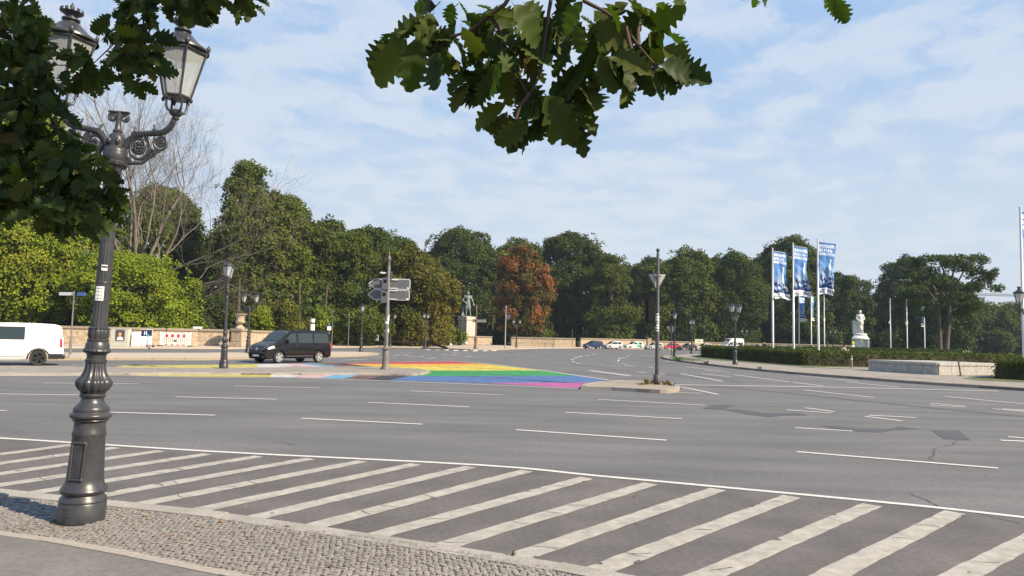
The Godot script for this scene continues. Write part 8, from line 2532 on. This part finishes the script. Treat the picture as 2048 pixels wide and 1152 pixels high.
func build_oak():
	var o := thing("oak_tree", "oak tree overhead whose lobed leaves hang into the picture from above", "tree", Vector3(-4.6, 0.1, 2.6))
	var base := o.position
	var st := nst()
	tube(st, [Vector3(0, -0.1, 0), Vector3(0, 0.4, 0), Vector3(0.05, 2.2, -0.05), Vector3(0.2, 4.0, -0.3), Vector3(0.1, 7.0, 0.2)], [0.62, 0.42, 0.36, 0.3, 0.16], 14)
	part("trunk", done(st), M.bark, o)
	# limbs out over the pavement
	var hub_c := Vector3(0.15, 3.05, -1.9)
	var hub_l := Vector3(-2.9, 3.25, -3.1)
	var hub_t := Vector3(-1.75, 3.45, -2.9)
	for e in [[Vector3(-4.45, 3.6, 2.3), hub_c, 0.10], [Vector3(-4.5, 3.2, 2.4), hub_l, 0.11], [Vector3(-4.45, 3.9, 2.2), hub_t, 0.08]]:
		st = nst()
		limb(st, (e[0] as Vector3) - base, (e[1] as Vector3) - base, e[2], 0.012, 0.10, 9)
		part("branch", done(st), M.twig, o)
	for q in [[Vector3(0.16, 2.84, -1.95), Vector3(0.19, 2.75, -1.95), Vector3(0.25, 2.72, -1.95), Vector3(0.31, 2.68, -1.96), Vector3(0.35, 2.63, -1.97), Vector3(0.4, 2.58, -1.98)], [Vector3(0.35, 2.63, -1.97), Vector3(0.35, 2.68, -1.98), Vector3(0.36, 2.72, -2)], [Vector3(0.31, 2.68, -1.96), Vector3(0.32, 2.63, -1.95), Vector3(0.33, 2.6, -1.95)], [Vector3(0.4, 2.58, -1.98), Vector3(0.4, 2.56, -1.98)], [Vector3(0.11, 2.87, -2), Vector3(0.09, 2.74, -2), Vector3(0.08, 2.64, -2.02), Vector3(0.07, 2.56, -2.03), Vector3(0.04, 2.51, -2.05)], [Vector3(-0.05, 2.7, -2.05), Vector3(-0.04, 2.63, -2.06), Vector3(-0.01, 2.6, -2.06), Vector3(0.02, 2.54, -2.07), Vector3(0.04, 2.51, -2.07)], [Vector3(-0.29, 2.97, -2.2), Vector3(-0.29, 2.87, -2.2), Vector3(-0.3, 2.77, -2.18), Vector3(-0.3, 2.7, -2.18), Vector3(-0.31, 2.65, -2.18)], [Vector3(-0.3, 2.79, -2.18), Vector3(-0.33, 2.77, -2.2), Vector3(-0.36, 2.75, -2.2)], [Vector3(0.02, 2.87, -2), Vector3(-0.04, 2.77, -2.02), Vector3(-0.15, 2.72, -2.1), Vector3(-0.21, 2.71, -2.12)], [Vector3(-0.09, 2.75, -2.05), Vector3(-0.05, 2.7, -2.05)], [Vector3(0.04, 2.51, -2.05), Vector3(0.01, 2.47, -2.05), Vector3(0, 2.43, -2.05)], [Vector3(-0.23, 2.75, -2.15), Vector3(-0.26, 2.69, -2.16), Vector3(-0.27, 2.68, -2.16)]]:
		st = nst()
		var pts := []
		for v in q:
			pts.append((v as Vector3) - base)
		tube(st, pts, [0.0075, 0.0062, 0.005, 0.004, 0.0032, 0.0025], 6)
		part("twig", done(st), M.twig, o)
	var shapes := []
	for i in 6:
		shapes.append(oak_leaf(0.15 + 0.12 * (i % 4), [0.15, 0.5, -0.3, 0.35, 0.7, 0.0][i], 20 + i))
	var tints := []
	for c in [[0.060, 0.088, 0.022], [0.075, 0.105, 0.024], [0.048, 0.074, 0.023], [0.110, 0.128, 0.025], [0.090, 0.092, 0.024], [0.105, 0.082, 0.026]]:
		var m := surface(speckle(lin(c[0] * 0.7, c[1] * 0.75, c[2] * 0.8), lin(c[0] * 1.3, c[1] * 1.25, c[2] * 1.3), 64, 0.05, 0.3, 60 + tints.size(), 0.004, lin(0.16, 0.08, 0.03)), 8.0, 0.5, 0.0, false)
		m.backlight_enabled = true
		m.backlight = Color(0.80, 0.96, 0.34)
		m.metallic_specular = 0.3
		tints.append(m)
	# leaves whose stalk and tip are given
	var made := 0
	for q in [[-0.352, 2.712, -2.150, -0.454, 2.579, -2.200], [-0.312, 2.691, -2.100, -0.330, 2.541, -2.150], [-0.374, 2.761, -2.250, -0.389, 2.647, -2.300], [-0.372, 2.756, -2.200, -0.454, 2.777, -2.250], [-0.386, 2.767, -2.250, -0.462, 2.745, -2.300], [-0.253, 2.649, -2.100, -0.223, 2.505, -2.050], [-0.227, 2.682, -2.150, -0.163, 2.586, -2.200], [-0.186, 2.672, -2.050, -0.140, 2.576, -2.100], [-0.163, 2.687, -2.000, -0.097, 2.600, -2.050], [-0.205, 2.808, -2.100, -0.219, 2.765, -2.150], [-0.188, 2.838, -2.150, -0.175, 2.818, -2.200], [-0.270, 2.850, -2.200, -0.349, 2.861, -2.250], [-0.275, 2.833, -2.200, -0.265, 2.886, -2.250], [-0.093, 2.583, -2.100, -0.168, 2.512, -2.150], [-0.081, 2.559, -2.050, -0.117, 2.486, -2.100], [-0.045, 2.581, -2.000, -0.110, 2.500, -2.050], [-0.041, 2.596, -2.050, -0.018, 2.488, -2.100], [-0.038, 2.703, -2.100, 0.021, 2.693, -2.150], [-0.033, 2.698, -2.100, -0.086, 2.641, -2.150], [-0.012, 2.660, -1.800, 0.073, 2.581, -1.850], [0.016, 2.739, -1.950, 0.093, 2.709, -2.000], [0.032, 2.769, -2.000, -0.013, 2.724, -2.050], [-0.030, 2.796, -2.100, -0.046, 2.775, -2.150], [-0.162, 2.776, -2.100, -0.094, 2.762, -2.150], [-0.131, 2.804, -2.100, -0.090, 2.813, -2.150], [-0.031, 2.633, -2.100, 0.023, 2.583, -2.150], [0.005, 2.640, -2.050, 0.065, 2.570, -2.100], [0.072, 2.749, -2.100, 0.111, 2.756, -2.150], [0.174, 2.699, -1.850, 0.123, 2.633, -1.900], [0.161, 2.631, -1.850, 0.176, 2.576, -1.900], [0.179, 2.703, -1.950, 0.224, 2.691, -2.000], [0.102, 2.642, -2.050, 0.163, 2.648, -2.100], [0.155, 2.627, -2.000, 0.109, 2.563, -2.050], [0.161, 2.581, -2.000, 0.146, 2.517, -2.050], [0.204, 2.701, -2.000, 0.256, 2.682, -2.050], [0.214, 2.673, -1.950, 0.236, 2.573, -2.000], [0.234, 2.593, -1.950, 0.287, 2.502, -2.000], [0.259, 2.588, -1.950, 0.332, 2.498, -2.000], [0.241, 2.720, -1.900, 0.307, 2.685, -1.950], [0.274, 2.759, -2.000, 0.327, 2.748, -2.050], [0.347, 2.807, -2.050, 0.378, 2.789, -2.100], [0.394, 2.776, -2.050, 0.452, 2.763, -2.100], [0.430, 2.823, -2.100, 0.479, 2.809, -2.150], [0.478, 2.829, -2.100, 0.538, 2.822, -2.150], [0.420, 2.690, -2.000, 0.514, 2.667, -2.050], [0.421, 2.723, -2.050, 0.410, 2.719, -2.100], [0.415, 2.617, -1.950, 0.511, 2.594, -2.000], [0.411, 2.567, -1.950, 0.522, 2.548, -2.000], [0.436, 2.577, -2.000, 0.499, 2.561, -2.050], [0.411, 2.577, -2.000, 0.468, 2.519, -2.050], [0.382, 2.541, -1.950, 0.417, 2.479, -2.000], [0.350, 2.605, -2.050, 0.400, 2.589, -2.100], [0.321, 2.621, -2.000, 0.350, 2.542, -2.050], [0.277, 2.662, -2.050, 0.353, 2.652, -2.100], [0.197, 2.539, -2.050, 0.239, 2.456, -2.100], [0.207, 2.552, -2.100, 0.271, 2.522, -2.150], [0.180, 2.562, -2.100, 0.224, 2.472, -2.150], [0.074, 2.504, -2.050, 0.141, 2.427, -2.100], [0.087, 2.487, -2.000, 0.184, 2.356, -2.050], [0.097, 2.528, -2.100, 0.186, 2.466, -2.150], [0.054, 2.488, -2.050, 0.010, 2.408, -2.100], [0.045, 2.500, -2.100, -0.006, 2.467, -2.150], [0.024, 2.500, -2.100, -0.018, 2.505, -2.150], [0.024, 2.533, -2.150, -0.019, 2.538, -2.200], [-0.033, 2.493, -2.100, -0.139, 2.436, -2.150], [-0.028, 2.488, -2.150, -0.094, 2.464, -2.200], [-0.006, 2.445, -2.100, -0.074, 2.400, -2.150], [-0.016, 2.413, -2.100, -0.020, 2.352, -2.150], [0.010, 2.408, -2.100, 0.039, 2.353, -2.150], [0.026, 2.404, -2.100, 0.064, 2.408, -2.150], [0.077, 2.474, -2.100, 0.070, 2.392, -2.150], [0.093, 2.469, -2.100, 0.123, 2.393, -2.150], [-0.017, 2.450, -2.150, 0.011, 2.422, -2.200], [0.143, 2.497, -2.150, 0.191, 2.487, -2.200], [-0.230, 2.787, -2.150, -0.198, 2.863, -2.200], [-0.245, 2.748, -2.150, -0.200, 2.726, -2.200], [-0.118, 2.717, -2.100, -0.075, 2.663, -2.150], [-0.070, 2.718, -2.100, -0.048, 2.647, -2.150], [0.289, 2.729, -2.000, 0.246, 2.687, -2.050], [0.359, 2.706, -2.050, 0.331, 2.690, -2.100], [0.039, 2.792, -2.100, 0.046, 2.766, -2.150], [-0.148, 2.772, -2.150, -0.132, 2.682, -2.200], [-0.013, 2.741, -2.100, 0.032, 2.666, -2.150], [0.117, 2.706, -2.050, 0.148, 2.621, -2.100], [0.210, 2.665, -2.050, 0.217, 2.568, -2.100], [0.143, 2.583, -2.100, 0.180, 2.498, -2.150], [-0.079, 2.796, -2.150, -0.123, 2.739, -2.200], [0.131, 2.786, -2.050, 0.172, 2.729, -2.100], [-0.202, 2.800, -2.200, -0.237, 2.718, -2.250], [0.023, 2.560, -2.120, 0.079, 2.503, -2.170], [0.103, 2.777, -2.100, 0.145, 2.707, -2.150], [-0.057, 2.811, -2.100, -0.089, 2.779, -2.150], [0.229, 2.772, -2.050, 0.283, 2.705, -2.100], [-0.103, 2.701, -2.150, -0.165, 2.653, -2.200], [0.266, 2.709, -2.050, 0.321, 2.646, -2.100], [-0.020, 2.603, -2.120, -0.030, 2.544, -2.170], [0.063, 2.692, -2.120, 0.039, 2.624, -2.170], [0.193, 2.640, -2.080, 0.183, 2.568, -2.130], [0.168, 2.771, -2.120, 0.129, 2.738, -2.170], [0.046, 2.767, -2.140, 0.093, 2.683, -2.190], [-0.119, 2.655, -2.160, -0.097, 2.580, -2.210], [0.248, 2.601, -2.100, 0.234, 2.521, -2.150], [0.672, 2.810, -2.000, 0.633, 2.751, -1.950], [0.687, 2.806, -2.000, 0.715, 2.799, -2.050], [0.735, 2.832, -2.050, 0.790, 2.832, -2.100], [0.873, 2.759, -1.900, 0.916, 2.730, -1.950], [0.864, 2.724, -1.850, 0.921, 2.681, -1.900], [0.872, 2.790, -1.950, 0.914, 2.774, -2.000]]:
		var q6: Array = q
		oak_blade(o, base, Vector3(q6[0], q6[1], q6[2]), Vector3(q6[3], q6[4], q6[5]), shapes, tints)
		made += 1
	# tufts at twig ends on the left and above the frame
	var rest := []
	var hubs := [hub_l, hub_t, hub_c]
	var nodes := [Vector3(-1.54, 3.2, -2.9), Vector3(-1.6, 3.11, -2.9), Vector3(-1.58, 2.99, -2.85), Vector3(-1.7, 3.08, -2.95), Vector3(-1.57, 2.94, -2.8), Vector3(-1.4, 3.21, -2.85), Vector3(-1.34, 3.22, -2.9), Vector3(-1.27, 3.23, -2.9), Vector3(-1.2, 3.27, -2.95), Vector3(-1.71, 3.2, -3), Vector3(-1.54, 2.9, -2.8), Vector3(-1.59, 2.87, -2.85), Vector3(-1.41, 3.18, -2.9), Vector3(-2.42, 3.29, -3.2), Vector3(-2.27, 3.21, -3.1), Vector3(-2.29, 3.13, -3.1), Vector3(-2.23, 3, -3), Vector3(-2.16, 3.03, -3), Vector3(-2.21, 3.03, -3.1), Vector3(-2.14, 2.95, -3), Vector3(-2.02, 2.91, -2.95), Vector3(-2.22, 2.88, -3), Vector3(-1.94, 2.93, -3), Vector3(-1.86, 2.94, -3), Vector3(-2.14, 2.8, -2.95), Vector3(-2.02, 2.78, -2.9), Vector3(-2.19, 2.72, -3), Vector3(-2.05, 2.65, -2.9), Vector3(-1.97, 2.67, -2.9), Vector3(-1.96, 2.71, -2.9), Vector3(-2.13, 2.58, -2.9), Vector3(-1.97, 2.55, -2.85), Vector3(-1.88, 2.54, -2.85), Vector3(-2.1, 2.48, -2.9), Vector3(-1.95, 2.43, -2.8), Vector3(-1.87, 2.45, -2.8), Vector3(-1.78, 2.43, -2.8), Vector3(-2.02, 2.36, -2.8), Vector3(-1.9, 2.33, -2.75), Vector3(-1.83, 2.33, -2.75), Vector3(-1.75, 2.36, -2.75), Vector3(-1.68, 2.34, -2.75), Vector3(-1.67, 2.41, -2.75), Vector3(-1.75, 2.26, -2.7), Vector3(-1.69, 2.23, -2.7), Vector3(-1.64, 2.2, -2.7), Vector3(-1.82, 2.23, -2.75), Vector3(-1.95, 2.28, -2.8), Vector3(-2.04, 2.28, -2.8), Vector3(-2.42, 3.31, -3.3), Vector3(-2.32, 3.21, -3.2), Vector3(-2.17, 2.73, -2.9), Vector3(-2.16, 2.52, -2.9), Vector3(-2.32, 2.99, -3), Vector3(-2.22, 2.62, -2.9), Vector3(-2.12, 2.33, -2.8), Vector3(-1.63, 2.3, -2.72)]
	var twigs := nst()
	var order := []
	for v in nodes:
		var n: Vector3 = v
		order.append([n.distance_to(hubs[0] if n.x < -2.15 else hubs[1]), n])
	order.sort_custom(func(a, b): return a[0] < b[0])
	var grown := [hubs[0], hubs[1]]
	for e in order:
		var n: Vector3 = e[1]
		var from: Vector3 = grown[0]
		for g in grown:
			if n.distance_to(g) < n.distance_to(from):
				from = g
		var out := (n - from).normalized()
		grown.append(n)
		var mid := n.lerp(from, 0.5) + rdir() * 0.08 * n.distance_to(from)
		tube(twigs, [n - base, mid - base, from - base], [0.0022, 0.003, 0.0045], 5, false)
		for k in 14:
			var d := (rdir() * Vector3(1, 0.8, 0.8) + out * 0.4 + Vector3(0, -0.40, 0)).normalized()
			var l := rf(0.065, 0.108)
			var r0 := n + rdir() * Vector3(0.06, 0.06, 0.09)
			if made < 296 and k < 3:
				oak_blade(o, base, r0, r0 + d * l, shapes, tints)
				made += 1
			else:
				rest.append([r0, r0 + d * l])
	# centre tufts, then unseen crown leaves set sunward to shade the left tufts
	var sunward := Vector3(0.707, 0.602, 0.371)
	for v in [Vector3(-0.26, 2.7, -2.15), Vector3(-0.16, 2.64, -2.1), Vector3(-0.06, 2.73, -2.1), Vector3(0.04, 2.71, -2.05), Vector3(0.14, 2.72, -2.05), Vector3(0.23, 2.64, -2), Vector3(0.3, 2.64, -2), Vector3(0.4, 2.73, -2.05), Vector3(0.07, 2.5, -2.08), Vector3(0.13, 2.49, -2.1), Vector3(0.02, 2.45, -2.1), Vector3(0.19, 2.57, -2.05), Vector3(0.25, 2.55, -2.05), Vector3(-0.13, 2.59, -2.12), Vector3(0.43, 2.63, -2.02), Vector3(-0.05, 2.54, -2.1), Vector3(-0.22, 2.79, -2.15), Vector3(-0.09, 2.79, -2.1), Vector3(0.1, 2.77, -2.05), Vector3(0.34, 2.76, -2.05), Vector3(-0.35, 2.73, -2.2), Vector3(0.01, 2.65, -2.1), Vector3(0.32, 2.6, -2.05)]:
		for k in 4:
			var d := (rdir() * Vector3(1, 0.7, 0.7) + Vector3(0, -0.55, 0)).normalized()
			var r0: Vector3 = v + rdir() * 0.05
			rest.append([r0, r0 + d * rf(0.09, 0.135)])
	var seen := grown.duplicate()
	for v in [Vector3(-0.26, 2.7, -2.15), Vector3(-0.06, 2.73, -2.1), Vector3(0.14, 2.71, -2.05), Vector3(0.3, 2.64, -2), Vector3(0.1, 2.5, -2.08), Vector3(0.39, 2.69, -2)]:
		if v.y > 9.0:
			seen.append(v)
	for k in 190:  # leaves out of view, placed toward the sun to darken the left tufts
		var n: Vector3 = seen[R.randi() % seen.size()] + sunward * rf(0.4, 3.2) + rdir() * 0.35
		if n.z < 0.3 and n.y < 2.05 + 0.60 * -n.z:
			continue
		if k % 3 == 0:
			tube(twigs, [n - base, n.lerp(hubs[k % 2] + Vector3(0, 1.2, 0.8), 0.25) - base], [0.003, 0.006], 4, false)
		for e in 6:
			var d := (rdir() + Vector3(0, -0.35, 0)).normalized()
			var r0 := n + rdir() * 0.14
			rest.append([r0, r0 + d * rf(0.10, 0.16)])
	part("twigs", done(twigs), M.twig, o).set_meta("kind", "stuff")
	for s in 2:
		var mine := []
		for i in range(s, rest.size(), 2):
			mine.append(rest[i])
		var mm := MultiMesh.new()
		mm.transform_format = MultiMesh.TRANSFORM_3D
		mm.use_colors = true
		mm.mesh = shapes[1 + s * 2]
		mm.instance_count = mine.size()
		for i in mine.size():
			mm.set_instance_transform(i, blade_at((mine[i][0] as Vector3) - base, (mine[i][1] as Vector3) - base))
			var c: Array = [[0.048, 0.072, 0.020], [0.058, 0.084, 0.021], [0.040, 0.062, 0.020], [0.080, 0.095, 0.022]][R.randi() % 4]
			mm.set_instance_color(i, Color(c[0], c[1], c[2]))
		var mi := MultiMeshInstance3D.new()
		mi.multimesh = mm
		mi.material_override = M.leaf
		put(mi, "leaf_mass", o)
		mi.set_meta("kind", "stuff")

func blade_at(a: Vector3, b: Vector3) -> Transform3D:
	var y := (b - a).normalized()
	var z := (Vector3(rf(-0.75, 0.75), 0.25 + rf(-0.6, 0.6), 0.75 + rf(-0.6, 0.5))).normalized()
	var x := y.cross(z).normalized()
	z = x.cross(y)
	var l := a.distance_to(b)
	return Transform3D(Basis(x * l * rf(0.85, 1.15), y * l, z * l), a)

func oak_blade(o: Node3D, base: Vector3, a: Vector3, b: Vector3, shapes: Array, tints: Array):
	var t := R.randf()
	var m: int = R.randi() % 3 if t < 0.72 else (3 if t < 0.88 else (4 if t < 0.975 else 5))
	part("leaf", shapes[R.randi() % shapes.size()], tints[m], o, blade_at(a - base, b - base))
